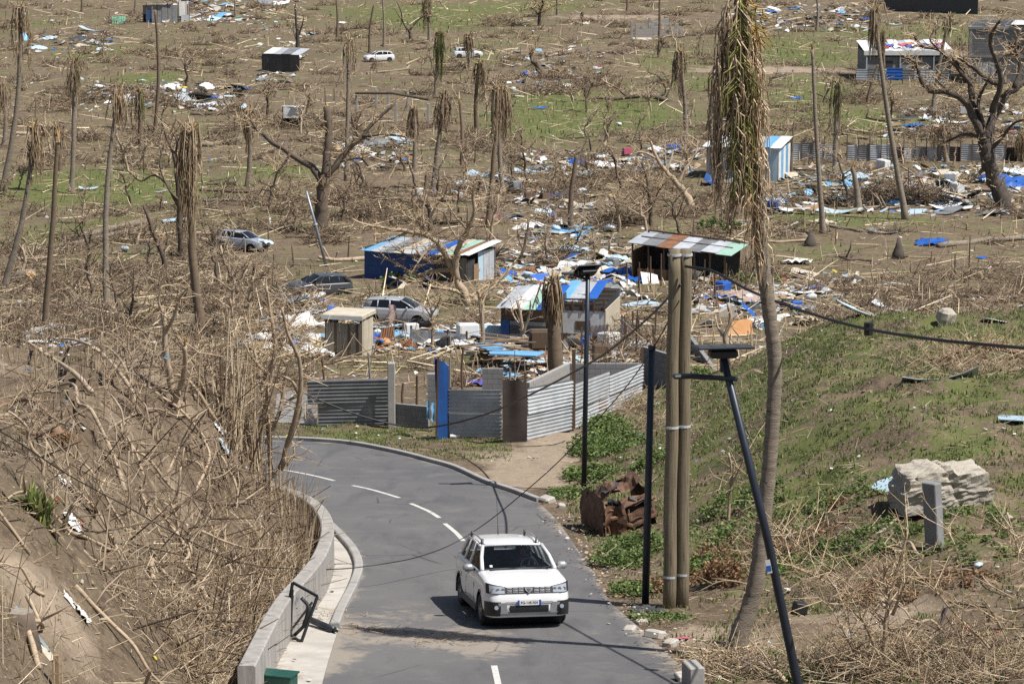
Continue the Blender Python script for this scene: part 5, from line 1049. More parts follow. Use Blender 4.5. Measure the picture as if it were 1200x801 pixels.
A, B, C = [], [], []
for i in range(60): q = top + Vector((U(.05, .45), U(-.3, .1), U(-1.0, -.1))); A.append(tuple(q)); B.append(tuple(q + Vector((U(-.1, .25), U(-.1, .1), U(-.3, .1))))); C.append(random.choice([(.45, .28, .06), (.36, .21, .05), (.5, .36, .1)]))
soup(t, 'flower_stalk', A, B, [.018] * 60, [.01] * 60, C, M_FROND); stalks(t, top, 9, .9)
soup(t, 'root_litter', *(lambda N: ([(U(-.9, .5), U(-.8, .3), .05 + .3 * random.random()) for _ in range(N)], [(U(-1.4, .9), U(-1.3, .6), U(-.1, .35)) for _ in range(N)], [.025] * N, [.008] * N, [random.choice(DEADC) for _ in range(N)]))(70), M_TWIG)

# ---- bare trees traced limb by limb
def limb_tree(name, label, cat, xb, yb, limbs, mt, twig=0.0, spread=.6, parent=None, p=None, twc=None, tips=True, torn=True):
    p = p or P(xb, yb); t = thing(name, label, cat, p); A, B, r0, r1, C = [], [], [], [], []; s = ppm(p)
    for li, (pp, ra, rb) in enumerate(limbs):
        dy = 0 if li == 0 else U(-spread, spread) * math.hypot(pp[-1][0] - pp[0][0], pp[-1][1] - pp[0][1]) / s; n = len(pp); q = []
        for i, (x, y) in enumerate(pp): q.append(at_depth(x, y, p.y + dy * i / (n - 1)) - p)
        if li == 0: q[0].z -= .3
        c = catmull(q, 4); m = len(c); rr = [ra + (rb - ra) * i / (m - 1) for i in range(m)]; c = [v + Vector((U(-1, 1), U(-1, 1), U(-1, 1))) * rr[i] * .25 for i, v in enumerate(c)]
        b = MB(); b.tube(c, rr, 8, jit=.12); b.build('trunk' if li == 0 else 'limb', mt, t, True)
        if torn and li and rb > .05:
            b = MB(); d = (c[-1] - c[-2]).normalized(); [b.tube([c[-1] - d * .1, c[-1] + d * U(.1, .35) + Vector((U(-1, 1), U(-1, 1), U(-1, 1))) * rb * .7], [rb * .55, .01], 5) for _ in range(4)]; b.build('torn_end', TORN, t)
        if twig:
            for _ in range(int(twig * m)):
                k = random.randrange(m // 4, m); o = Vector((U(-1, 1), U(-1, 1), U(-.3, 1))).normalized(); L = U(.3, 1.3) * min(1.6, 10 / s + .6); e = c[k] + o * L; A.append(tuple(c[k])); B.append(tuple(e)); w_ = max(.008, .35 / s); r0.append(w_ * 1.6); r1.append(w_ * .6); cc = random.choice(twc or DEADC[:4]); C.append(cc)
                for _2 in range(2): g = c[k].lerp(e, U(.4, 1)); A.append(tuple(g)); B.append(tuple(g + Vector((U(-1, 1), U(-1, 1), U(-.4, 1))).normalized() * L * .5)); r0.append(w_); r1.append(w_ * .4); C.append(cc)
    if A: soup(t, 'twigs', A, B, r0, r1, C, M_TWIG)
    return t
limb_tree('dead_tree', 'stripped forked tree with a pale snapped centre and two long bare arms', 'tree', 376, 274, [([(376, 274), (376, 245), (378, 222), (380, 205)], .55, .40), ([(378, 212), (365, 196), (340, 180), (318, 165), (300, 150), (285, 140)], .3, .12), ([(380, 208), (396, 190), (410, 172), (425, 160), (435, 146), (463, 121)], .3, .1), ([(381, 208), (384, 180), (385, 150), (384, 126)], .34, .28),
   ([(300, 150), (293, 138), (298, 128)], .1, .03), ([(425, 160), (450, 158), (472, 160), (488, 166)], .14, .04), ([(396, 190), (420, 185), (432, 195)], .12, .05), ([(340, 180), (330, 196), (318, 205)], .1, .04)], BARKB, 1.6)
limb_tree('dead_tree', 'large dark stripped tree with contorted broken limbs beside the blue tarpaulin', 'tree', 1176, 243, [([(1176, 243), (1170, 222), (1162, 200), (1156, 178), (1154, 160)], .72, .55), ([(1155, 165), (1163, 140), (1176, 115), (1190, 103), (1208, 92)], .42, .24), ([(1153, 163), (1142, 140), (1130, 118), (1110, 108), (1090, 106), (1078, 92), (1074, 76), (1062, 66)], .36, .1),
   ([(1151, 158), (1140, 125), (1138, 100), (1132, 84), (1115, 72), (1100, 58), (1080, 54), (1070, 40)], .36, .09), ([(1162, 132), (1172, 100), (1168, 72), (1160, 50), (1165, 34), (1172, 24)], .26, .1), ([(1138, 100), (1124, 82), (1118, 68)], .2, .2), ([(1188, 104), (1196, 80), (1190, 55), (1196, 35)], .2, .07), ([(1150, 160), (1128, 158), (1108, 166), (1096, 156)], .16, .05), ([(1160, 190), (1146, 205), (1132, 215), (1122, 212)], .2, .07),
   ([(1172, 100), (1156, 92), (1140, 78), (1122, 66)], .22, .18), ([(1154, 150), (1146, 120), (1158, 95)], .2, .1), ([(1156, 180), (1175, 160), (1188, 145), (1200, 140)], .2, .08), ([(1100, 58), (1090, 46), (1098, 30)], .1, .04), ([(1168, 72), (1182, 62), (1192, 66)], .12, .05), ([(1120, 112), (1100, 96), (1104, 84)], .12, .05)], BARKD, 2.4)
p = P(553, 358); limb_tree('fallen_tree', 'pale uprooted tree leaning over the blue shack roof', 'tree', 553, 358, [([(553, 360), (543, 342), (535, 326), (524, 302), (512, 284), (498, 275), (478, 271), (455, 268), (425, 262), (412, 256)], .27, .05), ([(505, 280), (490, 262), (470, 250), (452, 240)], .08, .02), ([(530, 312), (515, 300), (500, 305), (482, 300), (462, 292)], .09, .02), ([(540, 284), (528, 268), (520, 250), (505, 240)], .07, .02), ([(556, 250), (566, 238), (570, 225)], .05, .02), ([(545, 345), (560, 348), (580, 352), (600, 345)], .1, .03), ([(536, 328), (534, 305), (538, 288), (548, 270), (556, 250), (554, 228), (557, 212)], .22, .07), ([(522, 300), (508, 308), (494, 300), (484, 288)], .13, .05), ([(530, 316), (505, 318), (490, 322), (470, 312), (448, 300)], .15, .04),
   ([(500, 276), (495, 250), (500, 228)], .1, .03), ([(545, 345), (530, 340), (505, 335), (480, 325)], .14, .05), ([(512, 284), (498, 296), (488, 310)], .11, .04), ([(548, 270), (535, 255), (525, 240)], .09, .03), ([(553, 355), (575, 338), (592, 322), (605, 305)], .2, .06), ([(478, 271), (460, 280), (440, 284)], .09, .03)], BARKP, 1.3)
limb_tree('fallen_tree', 'pale toppled tree with a splayed root ball behind the lean-to', 'tree', 812, 243, [([(812, 243), (803, 228), (793, 214), (780, 200), (768, 182), (762, 165)], .34, .10), ([(795, 216), (805, 195), (815, 180), (818, 165)], .16, .05), ([(780, 200), (788, 180), (784, 160)], .12, .04), ([(812, 243), (826, 246), (842, 238), (852, 226)], .22, .05), ([(814, 244), (806, 254), (792, 258)], .2, .05), ([(770, 186), (752, 178), (738, 182)], .1, .03)], BARKP, .6)
limb_tree('fallen_tree', 'upturned brown root plate with pale trunk lying on the plain', 'tree', 640, 90, [([(640, 90), (630, 78), (622, 66), (626, 56)], .5, .2), ([(640, 90), (652, 82), (660, 90)], .3, .08), ([(636, 92), (620, 94), (606, 96)], .22, .06), ([(642, 88), (648, 94), (655, 98)], .3, .1), ([(640, 86), (630, 92), (622, 90)], .3, .1)], BARKB, 2.2)
limb_tree('fallen_tree', 'long fallen tree with upright bare limbs on the open brown field', 'tree', 793, 119, [([(793, 119), (770, 114), (745, 113), (720, 116), (697, 115)], .36, .12), ([(735, 113), (722, 103), (708, 96)], .14, .06), ([(768, 114), (780, 108), (772, 90), (756, 84)], .16, .05), ([(780, 116), (785, 100), (775, 82)], .12, .03), ([(697, 115), (680, 118), (668, 114)], .1, .03)], BARKB, .8)
limb_tree('dead_tree', 'small dark dead tree with two crooked limbs on the far grass', 'tree', 482, 48, [([(482, 48), (481, 40), (478, 34)], .34, .26), ([(480, 38), (472, 26), (470, 14), (465, 2)], .16, .05), ([(480, 36), (490, 24), (500, 18), (512, 20)], .16, .05), ([(472, 26), (462, 10)], .08, .03)], BARKB, .5)
limb_tree('dead_tree', 'black charred snag with a stubby arm on the far clearing', 'tree', 348, 62, [([(348, 62), (349, 45), (347, 28), (346, 4)], .34, .12), ([(349, 44), (354, 30), (356, 20)], .14, .06), ([(349, 52), (345, 40), (340, 32)], .1, .04)], BARKD, .15)
limb_tree('dead_tree', 'spindly dark dead tree with a crooked trunk at the top of the plain', 'tree', 633, 31, [([(633, 31), (632, 18), (636, 4), (634, -8)], .26, .14), ([(632, 18), (622, 10), (608, 14)], .12, .03), ([(633, 16), (648, 8), (662, 4)], .1, .03), ([(634, 10), (626, 0), (620, -8)], .1, .04)], BARKD, 2.4)
limb_tree('dead_tree', 'leaning dead tree forked low on the left plain', 'tree', 88, 145, [([(88, 145), (87, 120), (89, 100), (91, 80)], .3, .22), ([(90, 84), (84, 70), (80, 56)], .1, .04), ([(88, 110), (97, 96), (108, 88)], .1, .03)], TRUNKP, .2)
limb_tree('dead_tree', 'low crooked dead tree beside the white litter bag on the plain', 'tree', 206, 197, [([(206, 197), (204, 182), (198, 168), (192, 150), (188, 138)], .2, .07), ([(204, 182), (208, 168), (200, 152), (196, 148)], .12, .04), ([(203, 178), (196, 170)], .08, .03)], BARKB, .5)
limb_tree('dead_tree', 'bare grey tree with two reaching arms behind the shaggy palm on the bank', 'tree', 212, 300, [([(212, 300), (212, 260), (210, 230), (206, 200)], .3, .16), ([(211, 245), (195, 215), (180, 205), (165, 212), (150, 200)], .14, .05), ([(212, 250), (222, 215), (235, 195)], .12, .04), ([(211, 235), (200, 225), (190, 205), (186, 185)], .1, .03)], BARKB, .6)
limb_tree('dead_tree', 'grey dead tree stem with a pale broken arm beside the skirted palm', 'tree', 192, 325, [([(192, 325), (192, 305), (185, 285), (176, 262), (168, 240)], .24, .1), ([(190, 300), (196, 280), (192, 262)], .08, .03)], BARKB, .6)
limb_tree('dead_tree', 'slim dead tree with upswept branches behind the blue shack', 'tree', 505, 270, [([(505, 270), (503, 245), (498, 225), (500, 200)], .2, .1), ([(504, 255), (512, 240), (522, 228), (524, 215)], .1, .03), ([(503, 245), (490, 232), (486, 218)], .08, .03)], BARKB, .8)
limb_tree('dead_tree', 'brittle brown tree with many fine branches above the lean-to roof', 'tree', 763, 264, [([(763, 264), (762, 245), (760, 225), (757, 205), (752, 190)], .18, .08), ([(762, 245), (770, 228), (778, 215)], .09, .03), ([(760, 226), (748, 212), (738, 205)], .09, .03), ([(762, 250), (752, 240), (738, 238), (728, 240)], .07, .03)], BARKB, 2.0)
limb_tree('dead_tree', 'small tangled dead tree at the lower edge of the far rubbish', 'tree', 1170, 92, [([(1170, 92), (1168, 75), (1165, 55), (1170, 40)], .2, .1), ([(1168, 75), (1158, 62), (1150, 48)], .1, .04), ([(1166, 60), (1176, 48), (1178, 34)], .1, .04)], BARKB, .3)
limb_tree('uprooted_stump', 'torn orange stump with branches on the upper field', 'stump', 893, 60, [([(893, 60), (891, 48), (888, 36)], .3, .15), ([(890, 48), (880, 40), (876, 30)], .12, .04), ([(891, 46), (898, 40)], .1, .04)], TORN, .6)
for x, y, h_, lab in [(1052, 303, 1.5, 'dark burnt palm stump on the bare right field'), (949, 288, 1.1, 'rounded dark palm stump near the tall curved trunk'), (1002, 330, .5, 'low dark uprooted stump beside the long field log'), (655, 375, .5, 'charred low stump beside the dark palm shrub')]:
    p = P(x, y); t = thing('palm_stump', lab, 'stump', p); MB().tube([(0, 0, -.2), (0.02, 0, h_ * .25), (.06, 0, h_ * .6), (.03, 0, h_)], [.5, .42, .25, .10], 10, jit=.15).build('stump', BARKD, t, True); soup(t, 'roots', [(0, 0, .15)] * 14, [(math.cos(k) * .8, math.sin(k) * .8, U(-.1, .2)) for k in range(14)], [.05] * 14, [.015] * 14, [(.06, .045, .035)] * 14, M_TWIG)

# ---- left bank
tr = limb_tree('dead_sapling', 'pale forked young tree with a blue ribbon on the bank', 'tree', 209, 476, [([(211, 482), (205, 466), (199, 440), (195, 415), (193, 388), (191, 360)], .105, .06), ([(206, 468), (213, 450), (217, 428), (216, 405)], .08, .055), ([(194, 390), (204, 370), (210, 350), (222, 335)], .045, .02), ([(193, 372), (186, 352), (190, 335)], .04, .015), ([(216, 470), (222, 440), (226, 430)], .035, .012), ([(198, 412), (215, 412), (240, 414), (262, 418)], .03, .012)], BARKP, .5)
q = at_depth(195, 418, tr.location.y) - tr.location; MB().tube([q + Vector((0, 0, -.05)), q + Vector((0, 0, .05))], .085, 10).build('ribbon', LBLUE, tr)
limb_tree('dead_thicket_tree', 'tall tangled bare tree with crossing stems at the end of the curved wall', 'tree', 303, 556, [([(300, 560), (302, 520), (311, 480), (318, 440), (322, 400), (316, 360), (312, 335)], .10, .03), ([(330, 548), (342, 505), (352, 462), (350, 420), (338, 392), (330, 360)], .09, .03), ([(318, 560), (315, 505), (306, 450), (298, 410), (288, 372)], .07, .02), ([(296, 556), (290, 500), (282, 440), (276, 395), (270, 350)], .06, .02), ([(312, 520), (328, 480), (335, 440), (348, 405), (362, 380)], .06, .02),
   ([(318, 440), (300, 425), (286, 400), (280, 375)], .05, .015), ([(340, 510), (352, 480), (345, 450), (330, 440)], .06, .03), ([(322, 400), (338, 380), (360, 355), (372, 338)], .05, .015), ([(306, 450), (320, 420), (334, 400)], .05, .02), ([(352, 462), (330, 475), (322, 500)], .04, .02), ([(335, 545), (345, 530), (342, 515)], .05, .02)], BARKP, 1.5, .35)
def lay(label, pp, r0, r1, mt, name='fallen_branch', cat='branch', lift=.0, arch=0.0, n=8):
    if pp[0][1] > 400: r0 *= .68; r1 *= .6
    w_ = [P(x, y) for x, y in pp]; m = len(w_)
    w_ = [v + Vector((0, 0, r0 * .6 + lift + arch * math.sin(3.1416 * i / (m - 1)))) for i, v in enumerate(w_)]; o = w_[0].copy(); c = catmull([v - o for v in w_], 4)
    b = MB(); k = len(c); b.tube([v + Vector((U(-1, 1), U(-1, 1), U(-1, 1))) * r0 * .2 for v in c], [r0 + (r1 - r0) * i / (k - 1) for i in range(k)], n, jit=.1); ob = b.build(name, mt, None, True); ob.location = o; tag(ob, label, cat); return ob
lay('thick pale bare branch sprawling down the upper bank', [(107, 468), (85, 450), (62, 432), (40, 414), (24, 402), (2, 396)], .10, .05, BARKP, arch=.25)
lay('long pale forked branch rooted at the broken knot on the bank', [(158, 477), (152, 466), (122, 446), (88, 426), (62, 406), (42, 378), (24, 348)], .085, .03, BARKP, arch=.5); lay('shorter pale branch parallel to the forked branch', [(157, 462), (140, 446), (115, 428), (82, 410)], .06, .03, BARKP, arch=.5)
lay('pale exposed root snaking along the bank soil', [(222, 487), (205, 488), (180, 492), (155, 496), (128, 506)], .05, .025, BARKP, arch=.08, name='exposed_root', cat='root'); lay('pale short root below the broken knot', [(162, 480), (158, 490), (148, 498)], .05, .02, BARKP, name='exposed_root', cat='root')
lay('smooth reddish log at the left of the frayed root clump', [(-20, 486), (12, 478), (38, 479), (56, 486), (67, 502)], .09, .07, MATS.get('reddish_bark') or mat('reddish_bark', (.27, .165, .10), (.18, .11, .07), 3, .9, bmp=.4), name='fallen_log', cat='log', arch=.1)
lay('lower reddish log beneath the smooth one', [(-20, 490), (14, 497), (36, 508), (56, 514)], .085, .07, MATS['reddish_bark'], name='fallen_log', cat='log'); lay('brown trunk sloping down the middle of the bank', [(146, 578), (132, 545), (108, 508), (92, 486), (86, 468), (56, 454)], .075, .05, BARKP, name='fallen_log', cat='log', arch=.35)
lay('weathered pale log lying across the lower bank', [(58, 604), (80, 618), (104, 632), (132, 640), (160, 641)], .075, .05, BARKP, name='fallen_log', cat='log'); lay('thin pale pole propped on the bank right slope', [(196, 552), (216, 522), (242, 496), (278, 474)], .045, .025, BARKP, arch=.35)
lay('pale crooked driftwood stub on the bank soil', [(228, 572), (246, 553), (240, 536), (244, 518)], .055, .04, BARKP, arch=.4); lay('dead branch resting on the top of the curved wall', [(238, 652), (262, 662), (290, 672), (312, 671), (332, 667)], .05, .02, BARKP, lift=.55); lay('pale twisted root beside the dark cavity', [(180, 686), (178, 672), (184, 660)], .09, .06, BARKP, name='exposed_root', cat='root', arch=.2)
lay('thin pale rod on the bank above the stump', [(42, 575), (70, 560), (92, 512)], .02, .012, BARKP, arch=.3); lay('thin pale rod crossing beneath the frayed roots', [(30, 545), (60, 530), (90, 512), (108, 508)], .018, .01, BARKP, arch=.15)
g = P(70, 520); t = thing('root_clump', 'frayed orange brown root clump on the bank', 'roots', g); N = 130; soup(t, 'rootlets', [(U(-.15, .15), U(-.1, .2), .28) for _ in range(N)], [(U(-.35, .5), U(-.35, .25), U(-.05, .25)) for _ in range(N)], [.012] * N, [.004] * N, [random.choice([(.30, .17, .09), (.22, .12, .06), (.38, .25, .14)]) for _ in range(N)], M_TWIG); MB().tube([(0, .1, .1), (-.1, .1, .38)], [.14, .1], 8, jit=.2).build('root_crown', MATS['reddish_bark'], t, True)
# ---- logs on the plain
LOGS = [(812, 318, 770, 312, .2, 'pale'), (822, 290, 1200, 0, 0, None)]
PL = [((1100, 290), (1200, 281), .26, 'long grey palm log lying at the edge of the right field'), ((945, 277), (905, 272), .15, 'thin pale pole on the field beside the curved palm foot'), ((1010, 272), (963, 265), .15, 'thin pole lying behind the curved palm trunk'), ((1180, 352), (1115, 347), .15, 'straight pale pole at the crest of the mound'), ((985, 240), (905, 232), .2, 'pale log below the littered heap on the right'), ((250, 172), (185, 170), .26, 'grey log on the grass beside the dark straight trunk'),
      ((172, 262), (75, 282), .28, 'long pale palm log lying in the left grass'), ((168, 268), (70, 290), .2, 'second palm log beside the long pale one'), ((640, 238), (430, 234), .2, 'very long grey pole lying behind the littered yard'), ((480, 82), (430, 87), .18, 'grey pole below the white hatchback'), ((300, 237), (235, 236), .16, 'pale pole lying behind the wrecked silver blue car'), ((1090, 126), (1135, 134), .16, 'pale plank like log below the dark stripped tree'),
      ((1180, 226), (1130, 222), .2, 'mossy log under the dark stripped tree'), ((700, 62), (745, 64), .15, 'thin fallen pole on the pink earth patch'), ((45, 60), (18, 58), .2, 'short pale log by the shaggy straw palm'), ((520, 175), (470, 178), .2, 'log behind the blue crate litter'), ((860, 262), (905, 256), .2, 'grey log behind the tall palm')]
for a_, c_, r, lab in PL: lay(lab, [a_, ((a_[0] + c_[0]) / 2, (a_[1] + c_[1]) / 2 + U(-.6, .6)), c_], r, r * .75, TRUNKP, 'fallen_log', 'log')
# sawn log end and stump
p = P(30, 330); t = thing('sawn_log', 'thick grey log with a torn orange end on the left bank', 'log', p); q = at_depth(36, 322, p.y - 1) - p; b = MB(); b.tube([Vector((-1.2, 1.0, -.6)), Vector((-.4, .2, .3)), q], [.5, .46, .42], 10, jit=.06); b.build('log', TRUNKP, t, True); b = MB(); b.tube([q * .98, q + Vector((.05, -.06, .06))], [.40, .32], 10, jit=.2); b.build('torn_end', TORN, t)
p = P(24, 735); t = thing('tree_stump', 'cut tree stump with flat grey top low on the bank', 'stump', p); b = MB(); b.tube([(0, -.1, -.7), (0, 0, .0), (0, 0, .28)], [.42, .27, .225], 14, jit=.06); b.build('stump', BARKB, t, True); MB().tube([(0, 0, .28), (0, 0, .29)], [.22, .215], 14, jit=.03).build('cut_face', WOODG, t)
# ---- thorny shrub in the right foreground
p = P(1042, 792); limb_tree('dead_shrub', 'dead woody shrub with long arching canes beside the rusty frame', 'shrub', 1042, 792, [([(1040, 800), (1036, 760), (1040, 715), (1048, 680), (1058, 645), (1064, 622)], .055, .02), ([(1040, 790), (1022, 750), (1012, 728), (1009, 722)], .035, .025), ([(1044, 700), (1036, 680), (1040, 665)], .03, .012), ([(1046, 720), (1056, 695), (1064, 675)], .035, .012), ([(1120, 806), (1092, 782), (1046, 740), (1000, 700), (950, 672), (922, 660)], .028, .008), ([(1178, 806), (1160, 760), (1120, 720), (1095, 690), (1074, 672)], .032, .014),
   ([(1030, 800), (1000, 760), (975, 715), (960, 700)], .018, .008), ([(1010, 800), (1000, 760), (994, 720)], .016, .008), ([(1200, 806), (1178, 745), (1165, 720)], .02, .01), ([(1046, 740), (1000, 690), (950, 650), (905, 612)], .014, .005), ([(1120, 790), (1128, 730), (1126, 660), (1110, 620)], .012, .005), ([(1060, 760), (1100, 762), (1135, 760)], .02, .01), ([(1150, 640), (1186, 620), (1210, 680)], .012, .006), ([(1180, 600), (1192, 640), (1200, 660)], .02, .012)], BARKP, 1.6, .25, p=p, torn=False)
limb_tree('dead_sapling', 'snapped thin sapling with pale torn tips on the mound flank', 'tree', 854, 606, [([(853, 610), (855, 580), (858, 555), (854, 530)], .045, .03), ([(856, 570), (866, 550), (872, 535)], .03, .015), ([(855, 580), (848, 572)], .02, .01)], BARKP, .6)
limb_tree('dead_branch_heap', 'heap of brown broken branches on the mound under the sagging cable', 'branch heap', 1150, 425, [([(1135, 430), (1150, 415), (1165, 404), (1200, 416), (1230, 428)], .16, .12), ([(1100, 425), (1125, 412), (1150, 402)], .07, .04), ([(1060, 425), (1090, 421), (1122, 418)], .05, .02), ([(1150, 440), (1175, 425), (1205, 410)], .06, .02), ([(1120, 440), (1140, 425), (1155, 405)], .06, .02), ([(1160, 445), (1180, 440), (1205, 445)], .05, .02), ([(1128, 436), (1118, 424), (1128, 410)], .04, .02)], MATS['reddish_bark'], 3.0, torn=False)
limb_tree('dead_tree', 'pale curved bare limb standing in the yard beside the twin poles', 'tree', 858, 430, [([(858, 436), (853, 410), (850, 395), (856, 375), (853, 355)], .13, .06), ([(852, 400), (842, 385), (838, 370)], .06, .02), ([(854, 412), (866, 420), (872, 400)], .05, .02)], BARKP, .3)
limb_tree('dead_sapling', 'torn bare sapling in front of the striped roof shack', 'tree', 617, 410, [([(617, 412), (613, 395), (611, 375), (606, 352)], .13, .06), ([(613, 392), (620, 370), (622, 352)], .07, .03), ([(612, 385), (602, 370), (598, 360)], .05, .02)], BARKP, .6)
limb_tree('dead_sapling', 'slim bare sapling beside the silver hatchback bonnet', 'tree', 507, 412, [([(507, 412), (507, 385), (506, 365), (500, 345)], .09, .05), ([(506, 368), (514, 355), (518, 340)], .04, .015), ([(506, 372), (496, 358), (488, 350)], .04, .015)], BARKP, 1.5)
limb_tree('dead_sapling', 'shredded sapling stub between the hatchback and the striped shack', 'tree', 566, 410, [([(566, 412), (565, 380), (562, 350), (560, 340)], .12, .07), ([(563, 360), (570, 345), (574, 335)], .05, .02)], BARKP, .8)
# ------------------------------------------------------------------ many small bare trees and fallen boughs
def auto_tree(p, h, mt, label, name='dead_tree', cat='tree', spread=.5, twn=60, tw=None, lean=None, r=None, group=None, low=False):
    t = thing(name, label, cat, p, group=group); s = ppm(p); r = r or h * .022 + .02; ln = lean or (U(-.25, .25), U(-.2, .2)); A, B, r0, r1, C = [], [], [], [], []; w_ = tw or max(.006, .30 / s)
    m = 6; tp = [Vector((ln[0] * h * (i / m) ** 1.4 + U(-.03, .03) * h, ln[1] * h * i / m + U(-.03, .03) * h, h * U(.55, .75) * i / m if i else -.25)) for i in range(m + 1)]
    c = catmull(tp, 2); b = MB(); k = len(c); b.tube(c, [r * (1.15 - .6 * i / k) for i in range(k)], 6, jit=.12); b.build('trunk', mt, t, True); col = random.choice([(.40, .31, .21), (.29, .215, .15), (.46, .37, .26), (.22, .16, .11)])
    for j in range(random.randint(3, 6)):
        f = random.randrange(k // 3, k); q = c[f]; az = U(0, 6.28); el = U(.2, 1.25); L = h * U(.25, .6); d = Vector((math.cos(az) * math.cos(el), math.sin(az) * math.cos(el), math.sin(el))); pts = [q]
        for i in range(4): d = (d + Vector((U(-.35, .35), U(-.35, .35), U(-.2, .3)))).normalized(); pts.append(pts[-1] + d * L / 4)
        rr = r * (.65 - .35 * f / k); b = MB(); cc = catmull(pts, 2); n_ = len(cc); b.tube(cc, [max(w_ * .8, rr * (1 - .8 * i / n_)) for i in range(n_)], 5, jit=.1); b.build('limb', mt, t, True)
        for _ in range(twn // 5):
            g = cc[random.randrange(n_ // 3, n_)]; d2 = Vector((U(-1, 1), U(-1, 1), U(-.35, 1))).normalized(); L2 = h * U(.06, .24); e = g + d2 * L2; A.append(tuple(g)); B.append(tuple(e)); r0.append(w_ * 1.3); r1.append(w_ * .6); C.append(col)
            e2 = g.lerp(e, .6); A.append(tuple(e2)); B.append(tuple(e2 + Vector((U(-1, 1), U(-1, 1), U(-.3, 1))).normalized() * L2 * .6)); r0.append(w_ * .8); r1.append(w_ * .4); C.append(col)
    soup(t, 'twigs', A, B, r0, r1, C, M_TWIG); return t
NEAR0 = [('the blue walled shack', 490, 322), ('the wooden shed', 410, 414), ('the silver hatchback', 468, 380), ('the open lean-to', 795, 322), ('the pale striped shack', 870, 210), ('the roofless house frame', 460, 138), ('the far white hatchback', 445, 72), ('the black walled hut', 322, 86), ('the white gabled hut', 343, 149), ('the wrecked silver blue car', 285, 290), ('the dark saloon', 372, 342), ('the long palm log', 120, 272), ('the stout shrouded palm', 165, 178), ('the long fallen field tree', 745, 116), ('the forked dead tree', 376, 272), ('the toppled root ball', 815, 244), ('the twin palms', 580, 250), ('the upturned root plate', 640, 90), ('the tall straight pale palm', 125, 362), ('the long sheet fence', 1060, 190), ('the dark stripped tree', 1170, 240), ('the collapsed left hut', 230, 118), ('the thin snapped palm', 52, 388), ('the shredded yard stub', 648, 450), ('the pale forked bank sapling', 209, 476), ('the green grass tuft', 46, 606), ('the frayed root clump', 70, 520), ('the cut stump', 24, 735), ('the wall bend', 320, 590)]
N0 = [(n_, P(x, y)) for n_, x, y in NEAR0]
def nn0(p): return min(N0, key=lambda q: (q[1] - p).length)[0]
BAD = [(x, y, r) for x, y, r in [(490, 322, 4.5), (410, 414, 2.2), (468, 379, 3), (612, 405, 3.5), (680, 402, 3.5), (795, 325, 4.5), (868, 210, 6), (1062, 92, 9), (1180, 95, 9), (444, 71, 4), (548, 67, 4), (285, 290, 3.4), (374, 342, 3), (322, 84, 4), (195, 26, 5)]]; BADW = [(P(x, y), r) for x, y, r in BAD]
cnt = 0
SHP = ['thin', 'spindly', 'broken', 'leaning', 'twisted', 'wiry', 'ragged', 'bony']; TON = {True: 'pale', False: 'brown'}
while cnt < 128:
    x, y = (U(0, 860), U(120, 400)) if random.random() < .72 else (U(0, 1200), U(15, 260))
    if y > 330 and x > 330: continue
    p = P(x, y)
    if any((p - c).xy.length < r for c, r in BADW): continue
    if any((x - a) ** 2 / 900 + (y - b_) ** 2 / 300 < 1 for a, b_ in ((443, 75), (545, 70))): continue
    pale = random.random() < .5; cnt += 1
    auto_tree(p, U(1.8, 5.2), BARKP if pale else BARKB, '%s %s bare tree with fine twigs near %s' % (random.choice(SHP), TON[pale], nn0(p)), twn=70)
for k in range(30):
    x, y = U(20, 300), U(425, 640); p = P(x, y); h_ = U(.8, 2.6)
    auto_tree(p, h_, BARKP, '%s pale sapling on the dry bank near %s' % (random.choice(SHP), nn0(p)), 'dead_sapling', twn=26, tw=.007, r=U(.018, .04))
# trunks lying about the plain
for k in range(44):
    x, y = (U(0, 1190), U(20, 330)) if k < 30 else (U(0, 640), U(150, 380)); p = P(x, y)
    if any((p - c).xy.length < r + 1 for c, r in BADW) or y > 340 and x > 330: continue
    L = U(2, 6); az = U(-.5, .5) + (3.14 if k % 2 else 0); r = U(.10, .2); pts = []
    for i in range(4): q = p + Vector((math.cos(az), math.sin(az), 0)) * L * i / 3; pts.append(Vector((q.x - p.x, q.y - p.y, h1(q.x, q.y) - p.z + r * .7 + (.25 if i == 3 else 0))))
    pale = k % 3 > 0; t = thing('fallen_log', '%s %s trunk lying on the ground near %s' % (random.choice(SHP), TON[pale], nn0(p)), 'trunk', p); c = catmull(pts, 3); MB().tube(c, [r * (1 - .35 * i / len(c)) for i in range(len(c))], 7, jit=.1).build('trunk', BARKP if pale else BARKB, t, True)
    for j in range(random.randint(1, 4)): g = c[random.randrange(3, len(c))]; e = g + Vector((U(-1, 1), U(-.6, .6), U(.4, 1.5))); MB().tube([g, g.lerp(e, .5) + Vector((U(-.15, .15), 0, .05)), e], [r * .5, r * .35, r * .12], 5).build('side_branch', BARKP if pale else BARKB, t, True)
